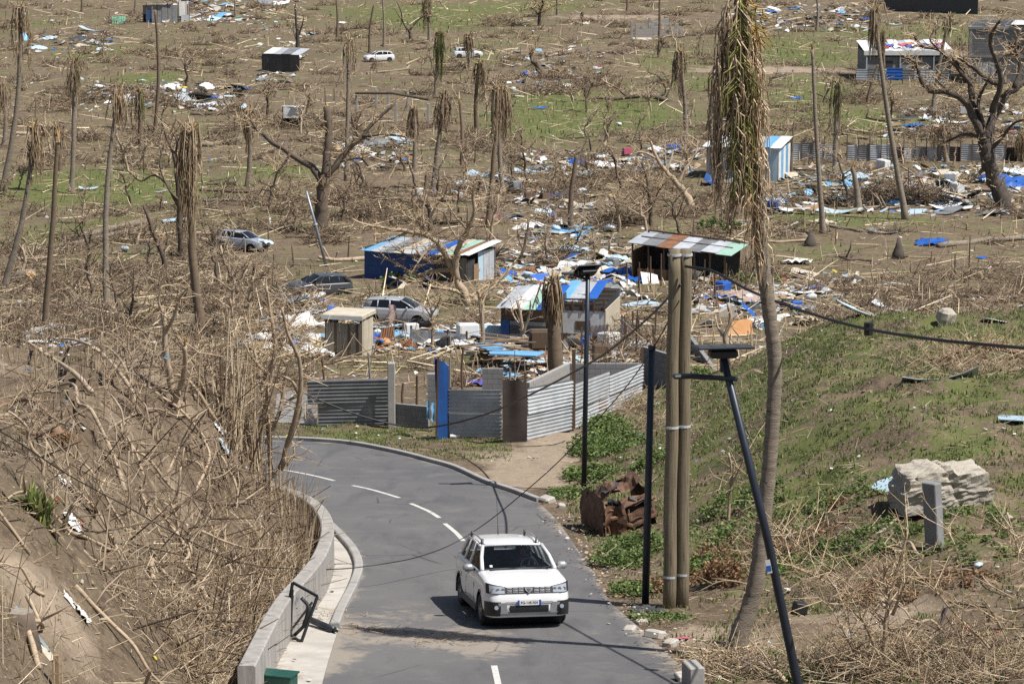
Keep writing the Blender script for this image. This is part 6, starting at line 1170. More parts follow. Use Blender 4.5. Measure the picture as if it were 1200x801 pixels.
# boughs lying on the bank, each with side branches
for k in range(34):
    x, y = (U(0, 290), U(400, 800)) if k < 26 else (U(900, 1190), U(640, 800)); p = P(x, y)
    if poly_sd(np.array([p.x]), np.array([p.y]), BANK_POLY)[0] < .6 and k < 26: continue
    if poly_sd(np.array([p.x]), np.array([p.y]), MOUND_POLY)[0] < .6 and k >= 26: continue
    L = U(.9, 2.8); az = U(0, 6.28); t = thing('fallen_bough', '%s pale bough lying on the %s near %s' % (random.choice(SHP), 'dry bank' if k < 26 else 'pale ground', nn0(p) if k < 26 else random.choice(['the rusty bed frame', 'the dead woody shrub'])), 'branch', p); r = U(.025, .06); pts = []
    for i in range(6):
        q = p + Vector((math.cos(az), math.sin(az), 0)) * L * (i / 5); az += U(-.25, .25); pts.append(Vector((q.x - p.x, q.y - p.y, h1(q.x, q.y) - p.z + r * .8 + .28 * math.sin(i / 5 * 3.14) * random.random())))
    c = catmull(pts, 3); n_ = len(c); MB().tube(c, [r * (1 - .6 * i / n_) for i in range(n_)], 6, jit=.12).build('bough', BARKP, t, True)
    for j in range(4):
        g = c[random.randrange(2, n_)]; d = Vector((U(-1, 1), U(-1, 1), U(.1, .9))).normalized(); e = g + d * U(.3, .9); MB().tube([g, g.lerp(e, .5) + Vector((U(-.06, .06), 0, U(0, .06))), e], [r * .5, r * .35, r * .12], 5).build('side_branch', BARKP, t, True)
# ------------------------------------------------------------------ poles, lamps, cables
def pole_from(pxb, pxt, r0, r1, depth=None):
    p = P(*pxb); top = at_depth(*pxt, p.y) - p; return p, top
p = P(791, 712)
for k, (xb, xt, lab) in enumerate([(784, 790.5, 'thick wooden utility pole carrying the sagging black cables'), (799, 803.5, 'wooden utility pole strapped against the thicker cabled pole')]):
    q = at_depth(xb, 712 - k * 3, p.y + k * .1); top = at_depth(xt, 292, p.y + k * .1) - q; t = thing('utility_pole', lab, 'pole', q)
    b = MB(); m = 16; b.tube([Vector((0, 0, -.4))] + [top * (i / m) + Vector((.012 * math.sin(i), 0, 0)) for i in range(1, m + 1)], [.152 - .018 * i / m for i in range(m + 1)], 16, jit=.02); b.build('shaft', UPOLE, t, True)
    for f in (.09, .51, .985): c = top * f; b = MB(); b.tube([c + Vector((0, 0, -.025)), c + Vector((0, 0, .025))], .158, 16); b.build('band', GALV, t)
PY = p.y
for pts_, rad, lab in [
  ([(797, 334, PY - .2), (760, 372, PY + 6), (712, 412, PY + 13), (672, 436, PY + 18), (628, 459, PY + 24), (575, 483, PY + 29), (520, 498, PY + 32), (480, 500, PY + 33), (430, 489, PY + 33), (385, 473, PY + 33), (345, 455, PY + 33)], .03, 'thick black cable sagging from the twin poles to the roadside fence'),
  ([(796, 352, PY - .2), (770, 400, PY + .5), (740, 445, PY + 1.5), (700, 492, PY + 3), (655, 540, PY + 4.5), (610, 580, PY + 5.5), (570, 612, PY + 5.5), (530, 637, PY + 5), (490, 652, PY + 4), (450, 660, PY + 3), (400, 666, PY + 2.5), (345, 666, PY + 1), (300, 662, PY - .5), (262, 652, PY - 2.0), (200, 622, PY - 5), (150, 594, PY - 8), (80, 556, PY - 12), (0, 505, PY - 15), (-60, 480, PY - 17)], .013, 'loose black cable drooping over the road onto the dry bank'),
  ([(803, 312, PY - .2), (836, 318, PY - 1), (880, 341, PY - 3), (940, 364, PY - 6), (1010, 384, PY - 9), (1090, 397, PY - 12), (1160, 404, PY - 14), (1240, 411, PY - 17)], .032, 'taut black cable running from the twin poles across the mound'),
  ([(870, 492, 62), (880, 515, 62), (888, 530, 62), (894, 545, 62)], .006, 'short thin wire dangling beside the leaning lamp post')]:
    w_ = [at_depth(*q) for q in pts_]; o = w_[0].copy(); b = MB(); b.tube(catmull([v - o for v in w_], 6), rad, 6); ob = b.build('power_cable', CABLE, None, True); ob.location = o; tag(ob, lab, 'cable')
def knob(x, y, Y, lab): o = MB().tube([(0, 0, -.12), (0, 0, .12)], .09, 8).build('cable_clamp', CABLE); o.location = at_depth(x, y, Y); tag(o, lab, 'clamp')
knob(1018, 385, PY - 9.2, 'small dark clamp on the taut cable over the mound')
w_ = [P(x, y) + Vector((0, 0, .03)) for x, y in [(652, 633), (662, 648), (680, 660), (702, 668), (712, 672)]]; o = w_[0].copy(); ob = MB().tube(catmull([v - o for v in w_], 4), .012, 5).build('fallen_wire', CABLE); ob.location = o; tag(ob, 'thin fallen wire curling across the asphalt to the verge', 'wire')
w_ = [P(x, y) + Vector((0, 0, .03)) for x, y in [(605, 524), (630, 522), (655, 518), (680, 509)]]; o = w_[0].copy(); ob = MB().tube(catmull([v - o for v in w_], 4), .015, 5).build('fallen_wire', CABLE); ob.location = o; tag(ob, 'thin wire lying on the sandy track below the silver fence', 'wire')
def lamp_head(t, top, ax, arm_px=None, p=None, size=(.95, .7), tilt=R(18), yaw=0.0, arm=None):
    Rm = Matrix.Rotation(yaw, 3, 'Z') @ Matrix.Rotation(tilt, 3, 'X')
    b = MB(); b.bevel_box(top + Vector((0, 0, .1)), (size[0], size[1], .045), .012, Rm); pn = b.build('solar_panel', STEEL, t)
    for i in range(4):
        for j in range(3): MB().box(top + Rm @ Vector(((i - 1.5) * size[0] / 4.3, (j - 1) * size[1] / 3.3, .0)) + Vector((0, 0, .1)) + Rm @ Vector((0, 0, .026)), (size[0] / 4.6, size[1] / 3.6, .006), Rm).build('solar_cell', SOLAR, pn)
    b = MB(); b.bevel_box(top + Vector((0, 0, -.02)), (.5, .34, .16), .04, Rm); b.build('battery_box', BLACKP, t); b = MB(); b.tube([top + Vector((0, 0, -.35)), top + Vector((0, 0, .06))], .05, 8); b.build('bracket', STEEL, t)
    if arm is not None:
        a0, a1 = arm; b = MB(); b.tube([a1, a0.lerp(a1, .45), a0], [.045, .045, .05], 8); la = b.build('lamp_arm', STEEL, t, True); d = (a0 - a1).normalized(); b = MB(); b.bevel_box(a0 + d * .12, (.5, .2, .075), .03, Matrix.Rotation(math.atan2(d.y, d.x), 3, 'Z')); b.build('lamp_head', BLACKP, la)
p = P(684, 574); top = at_depth(689, 318, p.y) - p; t = thing('street_lamp', 'upright dark street lamp with its solar panel behind the weedy verge', 'street lamp', p); MB().tube([Vector((0, 0, -.3)), top * .5, top], [.085, .075, .065], 12).build('pole', STEEL, t, True)
lamp_head(t, top, None, size=(.72, .5), tilt=R(-30), yaw=R(20), arm=(top + Vector((-.42, 0, -.1)), top + Vector((0, 0, -.25)))); MB().tube([(0, 0, -.05), (0, 0, .03)], .14, 10).build('base_plate', STEEL, t)
p = P(756, 708); top = at_depth(764, 405, p.y) - p; t = thing('lamp_post', 'headless dark steel lamp post beside the twin wooden poles', 'lamp post', p); MB().tube([Vector((0, 0, -.3)), top * .5, top], [.088, .082, .074], 12).build('pole', STEEL, t, True); MB().tube([top * .985, top * 1.0], .088, 12).build('collar', STEEL, t)
p = P(944, 845); top = at_depth(847, 416, p.y - .4) - p; t = thing('street_lamp', 'bent dark street lamp leaning left with solar panel and lamp arm', 'street lamp', p); MB().tube([Vector((.0, 0, -.3)), Vector((0, 0, 0)), top * .5 + Vector((.06, 0, 0)), top], [.092, .09, .08, .066], 12).build('pole', STEEL, t, True)
a0 = at_depth(812, 441, p.y - .5) - p; a1 = at_depth(864, 444, p.y - .4) - p; lamp_head(t, top + Vector((0, 0, .05)), None, size=(1.02, .62), tilt=R(-5), yaw=R(8), arm=(a0, a1)); q = at_depth(899, 662, p.y - .2) - p
MB().box(q + Vector((0.02, -.09, 0)), (.09, .01, .25), Matrix.Rotation(R(-12), 3, 'Y')).build('sticker', WHITE, t); MB().box(q + Vector((.02, -.098, -.03)), (.088, .006, .1), Matrix.Rotation(R(-12), 3, 'Y')).build('sticker_band', BLUE, t)
p = P(383, 312); top = at_depth(359, 224, p.y) - p; t = thing('steel_pole', 'thin grey steel pole leaning over the dark saloon', 'pole', p); MB().tube([Vector((0, 0, -.2)), top * .5, top], [.12, .1, .085], 9).build('shaft', mat('grey_blue_steel', (.30, .33, .37), None, 4, .45, .4), t, True); MB().tube([top * .55, top * .57], .15, 9).build('collar', GALV, t)
# broken lamp frame against the wall
p = P(348, 752); t = thing('broken_lamp_frame', 'bent black solar lamp frame leaning on the curved wall', 'lamp frame', p)
Yp = p.y; c4 = [at_depth(343, 682, Yp + .4) - p, at_depth(372, 698, Yp + .15) - p, at_depth(353, 752, Yp - .1) - p, at_depth(333, 738, Yp + .1) - p]
for i in range(4): MB().bar(c4[i], c4[(i + 1) % 4], .05, .05).build('frame_bar', BLACKP, t)
MB().tube(catmull([at_depth(*q, Yp + .1) - p for q in [(353, 700), (362, 712), (358, 730), (345, 744)]], 4), [.04] * 4 + [.07] * 5 + [.04] * 4, 7).build('bracket', BLACKP, t, True); MB().bar(at_depth(343, 690, Yp + .3) - p, at_depth(340, 745, Yp + .1) - p, .04, .04).build('frame_bar', BLACKP, t); MB().bar(at_depth(341, 738, Yp) - p, at_depth(366, 705, Yp + .1) - p, .04, .04).build('frame_bar', BLACKP, t)
a_ = P(364, 733) - p + Vector((0, 0, .14)); c_ = P(391, 742) - p + Vector((0, 0, .09)); b = MB(); b.tube([a_, c_], .075, 10); b.build('pole_stub', STEEL, t, True); MB().tube([c_, c_ + (c_ - a_).normalized() * .16], .035, 8).build('pole_spigot', BLACKP, t)
# ------------------------------------------------------------------ loose debris
LM = [('the blue walled shack', 490, 322), ('the wooden shed', 410, 414), ('the silver hatchback', 468, 380), ('the striped roof shack', 612, 407), ('the white walled shack', 680, 404), ('the open lean-to', 795, 322), ('the pale striped shack', 870, 210), ('the dark stripped tree', 1170, 240), ('the long sheet fence', 1060, 190), ('the long low house', 1060, 96), ('the unfinished house', 1160, 98),
      ('the broken block ruin', 760, 46), ('the roofless house frame', 460, 138), ('the white hatchback', 445, 72), ('the ruined grey shack', 195, 27), ('the black walled hut', 322, 86), ('the white gabled hut', 343, 149), ('the wrecked silver blue car', 285, 290), ('the dark saloon', 372, 342), ('the curved wall', 300, 740), ('the grassy mound', 1050, 470), ('the roadside fence', 540, 500), ('the long palm log', 120, 272),
      ('the stout shrouded palm', 165, 178), ('the long fallen field tree', 745, 116), ('the forked dead tree', 376, 272), ('the toppled root ball', 815, 244), ('the twin palms', 580, 250), ('the upturned root plate', 640, 90), ('the tall curved trunk', 963, 272), ('the long dark block wall', 880, 408), ('the shredded yard stub', 648, 450), ('the slanting straw palm', 508, 222), ('the far clearing snag', 348, 62), ('the lower bank log', 110, 632), ('the torn orange log', 30, 330), ('the twin wooden poles', 790, 705), ('the rusty bed frame', 1150, 745), ('the tall road palm', 860, 770)]
LMW = [(n_, P(x, y)) for n_, x, y in LM]
CN = {WHITE: 'white', CREAM: 'cream', BLUE: 'bright blue', BLUED: 'deep blue', LBLUE: 'light blue', PBLUE: 'pale blue', GREEN: 'green', MINT: 'mint green', RED: 'red', PINK: 'pink', ORANGE: 'orange brown', YELLOW: 'yellow', PURPLE: 'violet', BLACKP: 'black', DARKP: 'charcoal', GALV: 'silver', GALVD: 'dull grey', RUSTY: 'rusty', WOOD: 'raw timber', WOODD: 'dark brown', WOODG: 'grey', CONC: 'grey', CONCP: 'pale', BARKP: 'pale'}
def near_name(p): return min(LMW, key=lambda q: (q[1] - p).length)[0]
POOL = {}
def variants(kind, k):                                       # unit meshes shared between alike pieces
    key = (kind, k)
    if key in POOL: return POOL[key]
    b = MB(); rs = random.Random(sum(map(ord, kind)) * 31 + k); u_ = rs.uniform
    if kind == 'corrugated sheet':
        be, tw = u_(-.25, .35), u_(-.2, .2); b.grid(lambda a, c: ((a - .5) * .85 + .06 * math.sin(c * 4 + k), (c - .5) * 1.9, .03 + .02 * math.sin(a * .85 / .15 * 6.283) + be * (c - .5) ** 2 * 2 + tw * (a - .5) * (c - .5) + .12 * max(0, c - .7) * (k % 3)), 24, 5)
    elif kind == 'board':
        b.prism([(-.5, -.75, 0), (.5, -.75 + u_(-.1, .2), 0), (.5 - u_(0, .25), .75, 0), (u_(-.2, .2), .75 + u_(0, .1), 0), (-.5, .6, 0)], (0, 0, 1), .035)
    elif kind == 'tarpaulin':
        ph = u_(0, 6); b.grid(lambda a, c: ((a - .5) * 1.5 * (1 + .25 * math.sin(c * 6 + ph)), (c - .5) * 1.3 * (1 + .2 * math.sin(a * 7 + ph)), .05 + .17 * abs(math.sin(a * 9 + ph + c * 3) * math.cos(c * 8 + ph)) + .12 * math.exp(-((a - .5) ** 2 + (c - .5) ** 2) * 9)), 11, 9)
    elif kind == 'beam': b.bar((0, -1.1, .05), (0, 1.1, .06), .1, .07)
    elif kind == 'crate':
        b.bevel_box((0, 0, .28), (.7, .55, .56), .03); b.box((0, -.28, .28), (.6, .02, .44)); b.box((0, 0, .57), (.6, .45, .02))
    elif kind == 'bag':
        n = 9; ph = u_(0, 6); b.grid(lambda a, c: (math.cos(a * 6.283) * .34 * math.sin(.12 + c * 2.9) * (1 + .22 * math.sin(a * 19 + ph + c * 4)), math.sin(a * 6.283) * .26 * math.sin(.12 + c * 2.9) * (1 + .2 * math.sin(a * 12 + c * 7)), .17 - .17 * math.cos(.12 + c * 2.9) + .03 * math.sin(a * 13)), n, 6)
    me = b.mesh(kind.replace(' ', '_'), kind in ('tarpaulin', 'bag', 'corrugated sheet')); POOL[key] = me; return me
SHAPE = {'corrugated sheet': 'bent', 'board': 'broken', 'tarpaulin': 'crumpled', 'beam': 'loose', 'crate': 'dented', 'bag': 'lumpy'}
NAME = {'corrugated sheet': 'corrugated_sheet', 'board': 'broken_board', 'tarpaulin': 'crumpled_tarpaulin', 'beam': 'loose_timber', 'crate': 'discarded_box', 'bag': 'rubbish_bag'}
CAT = {'corrugated sheet': 'metal sheet', 'board': 'board', 'tarpaulin': 'tarpaulin', 'beam': 'beam', 'crate': 'box', 'bag': 'bag'}
def piece(kind, x, y, size, mt, yaw=None, tilt=None, label=None, lift=0.0, sx=1.0, pos=None):
    k = random.randrange(5); me = variants(kind, k).copy(); me.materials.clear(); me.materials.append(mt)
    key = (kind, k, mt.name)
    if key in POOL: bpy.data.meshes.remove(me); me = POOL[key]
    else: POOL[key] = me
    o = bpy.data.objects.new(NAME[kind], me); COL.objects.link(o); p = pos or P(x, y)
    n_ = normal(p.x, p.y); n_ = (n_ + Vector((U(-1, 1), U(-1, 1), 0)) * (tilt if tilt is not None else .16)).normalized()
    o.rotation_mode = 'QUATERNION'; o.rotation_quaternion = basis(n_, U(0, 6.28) if yaw is None else yaw); o.location = p + Vector((0, 0, .02 + lift + (.10 * size if tilt is None and kind in ('board', 'corrugated sheet') else 0))); o.scale = (size * sx, size, size)
    nn = near_name(p)
    if label is None: label = '%s %s %s %s %s' % (SHAPE[kind], CN.get(mt, 'pale'), kind, random.choice(['lying near', 'dropped beside', 'strewn by']) if kind != 'crate' else 'standing near', nn)
    tag(o, label, CAT[kind]); return o
SHEETS = [GALV, GALV, WHITE, PBLUE, GALVD, LBLUE, RUSTY, BLUE, CREAM]; CL = [WHITE, BLUE, LBLUE, WHITE, WHITE, GALVD, DARKP, PBLUE, CREAM, PBLUE]; BD = [CREAM, WHITE, WOOD, LBLUE, CREAM, WHITE, PBLUE, DARKP, WOODG, GALVD]
def cluster(x0, y0, x1, y1, n, mix='mixed', smin=.35, smax=1.0, sheets=None):
    for _ in range(n):
        x, y = U(x0, x1), U(y0, y1); r = random.random()
        w_ = {'mixed': (.26, .26, .2, .12, .05), 'sheet': (.6, .15, .1, .1, .02), 'wood': (.05, .2, .08, .62, .0), 'cloth': (.08, .12, .5, .05, .05)}[mix]; acc = 0; kind = 'bag'
        for kd, q in zip(('corrugated sheet', 'board', 'tarpaulin', 'beam', 'crate'), w_):
            acc += q
            if r < acc: kind = kd; break
        mt = random.choice({'corrugated sheet': SHEETS, 'board': BD, 'tarpaulin': CL, 'beam': [WOOD, WOODD, WOODG, CREAM], 'crate': [WHITE, WHITE, BLUE, GALVD, WOODD], 'bag': [WHITE, DARKP, PBLUE, WHITE, BLACKP]}[kind])
        piece(kind, x, y, U(smin, smax) * 1.6, mt, None, U(.1, .5) if kind != 'crate' else .05, lift=U(0, .15))
for a in [(325, 348, 385, 372, 9), (300, 372, 378, 420, 14), (430, 384, 585, 412, 24, 'mixed', .3, .8), (562, 410, 640, 442, 16, 'wood'), (655, 405, 760, 440, 20, 'mixed', .35, .9), (590, 292, 735, 348, 36), (600, 228, 720, 285, 24), (575, 180, 625, 215, 8), (805, 345, 960, 366, 24, 'mixed', .3, .9), (885, 196, 1000, 250, 30), (1000, 198, 1060, 240, 14), (1070, 200, 1195, 252, 32),
          (890, 10, 1020, 36, 20, 'mixed', .6, 1.3), (625, 182, 815, 206, 22, 'cloth'), (195, 98, 285, 130, 16, 'sheet', .6, 1.2), (105, 100, 160, 128, 9, 'sheet'), (30, 42, 130, 62, 9, 'sheet', .6, 1.2), (200, 4, 282, 26, 14, 'sheet', .7, 1.4), (300, 0, 350, 8, 6, 'cloth', .8, 1.4), (300, 66, 362, 98, 9), (395, 165, 475, 196, 14), (595, 60, 705, 112, 12), (1040, 132, 1140, 160, 12), (1140, 130, 1195, 155, 8), (925, 320, 1000, 350, 8, 'wood'), (15, 380, 125, 408, 8, 'sheet', .3, .8), (740, 345, 800, 400, 10, 'wood'), (540, 205, 620, 232, 8), (760, 170, 820, 186, 6)]:
    cluster(a[0], a[1], a[2], a[3], int(a[4] * 1.35), *a[5:])
for _ in range(70): piece(random.choice(['board', 'corrugated sheet', 'tarpaulin', 'bag', 'beam', 'beam']), U(0, 1200), U(8, 330) if random.random() < .8 else U(330, 350), U(.5, 1.3), random.choice([WHITE, GALV, PBLUE, WOOD, CREAM, WHITE, BLUE]))
# notable single pieces
for kd, x, y, sz, mt, yw, tl, lab in [
  ('corrugated sheet', 140, 28, 2.6, GREEN, .2, .7, 'large green corrugated sheet propped up beside the ruined grey shack'), ('corrugated sheet', 60, 44, 1.6, PBLUE, 1.4, .1, None), ('corrugated sheet', 108, 36, 2.2, PBLUE, 1.3, .1, 'long pale blue sheet lying left of the green propped sheet'), ('corrugated sheet', 230, 115, 2.6, WHITE, .4, .3, 'white roof section tilted on the collapsed hut'), ('corrugated sheet', 218, 120, 2.2, GALV, .5, .35, 'silver roof section leaning on the collapsed hut'),
  ('corrugated sheet', 980, 249, 1.6, PBLUE, 1.1, .05, 'pale blue sheet flat on the grass beside the tall curved trunk'), ('corrugated sheet', 1034, 273, 1.2, GALVD, .9, .1, 'dull grey sheet on the field between two palm stumps'), ('tarpaulin', 1092, 286, 1.6, BLUE, .3, .1, 'crumpled blue sheet heap at the end of the long field log'), ('tarpaulin', 934, 309, 1.3, WHITE, .5, .1, 'large white cloth spread on the field beside the tall palm'),
  ('tarpaulin', 1190, 218, 2.4, BLUE, .2, .25, 'sagging blue tarpaulin tied beside the dark stripped tree trunk'), ('tarpaulin', 735, 325, 2.2, BLUE, .6, .3, 'tall crumpled blue tarpaulin heap in front of the lean-to'), ('tarpaulin', 748, 331, 1.3, BLUE, 1.6, .2, 'smaller blue tarpaulin fold in front of the lean-to'), ('tarpaulin', 655, 270, .0001, BLUE, 0, 0, None),
  ('board', 578, 428, 1.5, LBLUE, .4, .12, 'wide light blue board on top of the plank heap'), ('board', 606, 437, 1.6, LBLUE, 1.2, .15, 'bright light blue panel sloping off the plank heap'), ('board', 590, 416, 1.1, WHITE, .9, .1, 'white board at the back of the plank heap'), ('tarpaulin', 566, 452, .9, PURPLE, .2, .1, 'violet plastic sheet below the plank heap'),
  ('board', 704, 392, 2.2, ORANGE, .3, .28, 'big orange plywood panel tilted against the white walled shack'), ('board', 725, 380, 2.0, CREAM, .5, .2, 'tan plywood panel behind the tilted orange one'), ('board', 868, 392, 1.3, ORANGE, .05, 1.2, 'upright orange brown boards in the yard behind the dark block wall'), ('corrugated sheet', 885, 372, 1.3, BLUE, .5, .9, 'blue sheet stood on edge behind the long dark block wall'), ('corrugated sheet', 895, 376, 1.1, WHITE, 1.1, .6, 'white sheet leaning beside the blue one behind the dark block wall'),
  ('board', 709, 320, 1.3, LBLUE, .3, 1.3, 'upright pale blue panel among the lean-to posts'), ('crate', 548, 399, 1.5, WHITE, .2, .02, 'white fridge lying between the hatchback and the striped shack'), ('crate', 577, 404, 1.6, PBLUE, .1, .02, 'pale box with a green bag on it beside the striped shack door'), ('crate', 634, 432, 1.5, WOODD, .1, .02, 'brown cabinet with a white top on the plank heap'), ('crate', 482, 392, 1.0, WHITE, .3, .02, 'white bucket like box beside the low grey wall'), ('bag', 450, 408, 1.3, ORANGE, .3, .1, 'orange and white bundle beside the wooden shed'), ('bag', 552, 416, 1.3, WHITE, .4, .1, 'large white tub upturned beside the plank heap'),
  ('corrugated sheet', 690, 408, 1.5, WHITE, .6, .75, 'white corrugated sheet slid down the white walled shack'), ('corrugated sheet', 676, 400, 1.5, GALV, .3, .7, 'silver corrugated sheet leaning on the white walled shack'), ('corrugated sheet', 596, 410, 1.6, PBLUE, 1.1, .4, 'bluish corrugated sheet sliding off beside the striped shack'),
  ('corrugated sheet', 1103, 447, 1.15, GALV, 1.45, .02, 'buckled silver corrugated sheet on the grassy mound'), ('board', 1043, 566, .62, PBLUE, 1.6, .1, 'pale blue board lying beside the broken concrete lump'), ('board', 1194, 494, .75, PBLUE, 1.1, .02, 'whitish sheet with blue corner on the mound slope'), ('beam', 1042, 618, .55, CREAM, 2.4, .35, 'pale square timber propped by the concrete pillar'), ('crate', 936, 718, .42, BLACKP, .3, .05, 'small black plastic box on the pale ground beside the shrub'), ('tarpaulin', 886, 782, .5, BLUED, .3, .1, 'dark blue rag at the foot of the tall road palm'), ('board', 903, 790, .42, GALVD, .6, .25, 'grey broken slab at the foot of the tall road palm'), ('tarpaulin', 800, 750, .22, PINK, .3, .1, 'small pink rag on the broken paving edge'),
  ('tarpaulin', 755, 716, .42, DARKP, .3, .1, 'dark plastic sheet at the foot of the headless lamp post'), ('bag', 1146, 668, .35, PBLUE, .3, .1, 'pale plastic bag below the concrete pillar'), ('bag', 272, 750, .62, BLUE, .2, .05, 'bright blue jerrycan lying behind the curved wall'), ('bag', 362, 632, .6, WHITE, .2, .1, 'white rubbish bag in the cane gap behind the wall bend'), ('bag', 352, 618, .5, RED, .2, .1, 'red rubbish bundle in the cane gap behind the wall bend'), ('bag', 368, 622, .5, BLUE, .2, .1, 'blue and white bundle in the cane gap behind the wall bend'), ('bag', 180, 772, .18, YELLOW, .2, .1, 'small yellow can on the lower bank'),
  ('tarpaulin', 84, 612, .3, WHITE, .3, .1, 'white plastic scrap beside the green grass tuft'), ('board', 52, 762, .35, CREAM, 1.2, .25, 'cream wooden slat propped at the stump'), ('tarpaulin', 80, 706, .18, WHITE, .3, .1, 'small white paper on the bank above the stake'), ('tarpaulin', 95, 722, .28, WHITE, .3, .1, 'torn white paper scraps below the small white paper'), ('tarpaulin', 75, 560, .25, WHITE, .3, .1, 'white plastic bag by the frayed root clump'), ('tarpaulin', 256, 502, .25, WHITE, .3, .1, 'white plastic scrap by the thin pale pole'), ('tarpaulin', 262, 530, .3, PBLUE, .3, .1, 'pale plastic scrap on the right slope of the bank'), ('bag', 94, 617, .14, RED, .3, .1, 'small red can beside the green grass tuft'), ('bag', 65, 590, .2, RED, .3, .1, 'red plastic scrap in the green grass tuft'),
  ('bag', 125, 642, .1, RED, 0, .1, 'tiny red cap on the lower bank log'), ('board', 80, 360, 1.3, GALV, .9, .1, 'grey flat sheet beneath the tall straight pale palm'), ('tarpaulin', 76, 384, .5, RED, .3, .1, 'small red cloth in the left litter'), ('crate', 768, 128 + 0, .0001, WHITE, 0, 0, None), ('crate', 492, 229, 1.1, WHITE, .3, .05, 'white washbasin on the grass behind the long grey pole'), ('bag', 509, 228, 1.0, BLUE, .2, .1, 'blue bundle beside the white washbasin'), ('tarpaulin', 575, 255, .9, PINK, .2, .1, 'pile of pink clothes behind the twin palms'), ('crate', 735, 183, 1.2, PINK, .2, .05, 'pink box among the litter below the leaning grey palm')]:
    if sz > .01: piece(kd, x, y, sz, mt, yw, tl, lab, lift=.85 if lab and 'the plank heap' in lab and kd in ('board', 'crate') else 0)
# fallen planks heap: one by one
for k in range(30):
    p = P(U(565, 628), U(418, 440)); a_ = U(-.5, .5) + 1.57; o = MB().bar((0, -U(.8, 1.5), .04), (0, U(.8, 1.5), .06), .14, .045).build('loose_plank', random.choice([WOOD, WOOD, CREAM, WOODD])); o.location = p + Vector((0, 0, .2 + 1.15 * max(0, 1 - ((p.x - P(595, 430).x) / 2.0) ** 2) * random.random())); o.rotation_euler = (U(-.2, .2), U(-.1, .1), a_); tag(o, 'bare plank in the heap before the striped roof shack', 'plank', 'planks of the heap')
for x, y, s_ in [(641, 588, 1.3), (728, 614, 1.2), (658, 594, .8), (738, 738, 1.0), (768, 746, 1.2), (786, 756, 1.0), (752, 730, .7)]: o = MB().bevel_box((0, 0, .06), (.36, .26, .2), .04, Matrix.Rotation(U(-.3, .3), 3, 'X')).build('paving_lump', CONCP); o.location = P(x, y); o.rotation_euler = (0, 0, U(0, 3)); o.scale = (s_, s_, s_ * .8); tag(o, 'broken pale concrete lump along the right road edge', 'stone', 'lumps along the road edge')
o = MB().tube([(0, 0, -.1), (0, .02, .1), (.03, 0, .36), (.02, 0, .5)], [.30, .37, .33, .2], 9, jit=.14).build('field_stone', STONE); o.location = P(1108, 378); o.rotation_euler = (.1, .05, .4); tag(o, 'squarish grey stone sitting on the crest of the grassy mound', 'stone')
for x, y, sz, mt, yw in [(1012, 372, 1.2, PBLUE, .6), (1040, 362, 1.0, GALV, 1.2), (1062, 366, 1.1, WHITE, 1.5), (1166, 377, .7, WHITE, .3)]: piece('corrugated sheet', x, y, sz, mt, yw, .35)
for k in range(5): piece('beam', 1015 + k * 9, 366 + U(-4, 4), 1.0, CREAM, 1.2 + U(-.2, .2), .25)
# fence stakes around the lean-to yard
for k in range(14): p = P(735 + k * 13 + U(-4, 4), U(332, 352)); o = MB().tube([(0, 0, -.2), (U(-.05, .05), 0, U(1.3, 2.3))], [.06, .045], 6).build('fence_stake', WOODD); o.location = p; tag(o, 'brown upright stake in the broken yard fence before the lean-to', 'stake', 'stakes of the lean-to yard')
for k in range(16): p = P(U(640, 770), U(402, 425)); o = MB().bar((0, 0, -.2), (U(-.1, .1), 0, U(1.0, 2.1)), .09, .07).build('fence_stake', WOODD); o.location = p; tag(o, 'brown upright timber in the ruined yard behind the silver fence', 'stake', 'timbers of the ruined yard')
for k in range(34): p = P(U(20, 1180), U(120, 330)); o = MB().tube([(0, 0, -.2), (U(-.15, .15), 0, U(1.0, 2.4))], [.07, .04], 5).build('field_stake', random.choice([WOODD, BARKB])); o.location = p; tag(o, 'thin dark stick standing upright near %s' % near_name(p), 'stick', 'standing sticks on the plain')
# panels slumped against the shacks
for x0, x1, y_ in [(590, 640, 410), (648, 705, 407), (432, 540, 335), (745, 845, 330), (830, 910, 214)]:
    for _ in range(6): piece(random.choice(['board', 'corrugated sheet', 'tarpaulin']), U(x0, x1), y_ + U(0, 3), U(.7, 1.3), random.choice([GALV, WOOD, WHITE, GALVD, CREAM, RUSTY, BLUED]), U(-.4, .4), U(.5, 1.1), lift=.2)
# ruined yard: bigger boards and sheets, some still propped up
for (x0, y0, x1, y1, m) in [(650, 352, 775, 402, 22), (590, 305, 735, 345, 18), (330, 345, 400, 385, 10), (560, 405, 645, 432, 9), (805, 345, 950, 392, 20), (430, 386, 585, 408, 10)]:
    for _ in range(m): kd = random.choice(['board', 'board', 'corrugated sheet', 'tarpaulin', 'beam']); piece(kd, U(x0, x1), U(y0, y1), U(.7, 1.5), random.choice({'board': [LBLUE, WHITE, CREAM, WOOD, WOOD, PBLUE, WOODG, WHITE], 'corrugated sheet': [GALV, WHITE, PBLUE, GALV, RUSTY], 'tarpaulin': [WHITE, BLUE, LBLUE, PBLUE, CREAM, DARKP], 'beam': [WOOD, WOODD, CREAM, WOODG]}[kd]), None, U(.1, .7))
p = P(855, 352); tag(MB().bevel_box((0, 0, 0), (4.2, 7, .14), .02).build('floor_slab', mat('pinkish_floor', (.40, .30, .26), (.32, .24, .205), 1.5, .9)), 'pinkish bare floor slab of a vanished hut beside the lean-to', 'slab').location = p
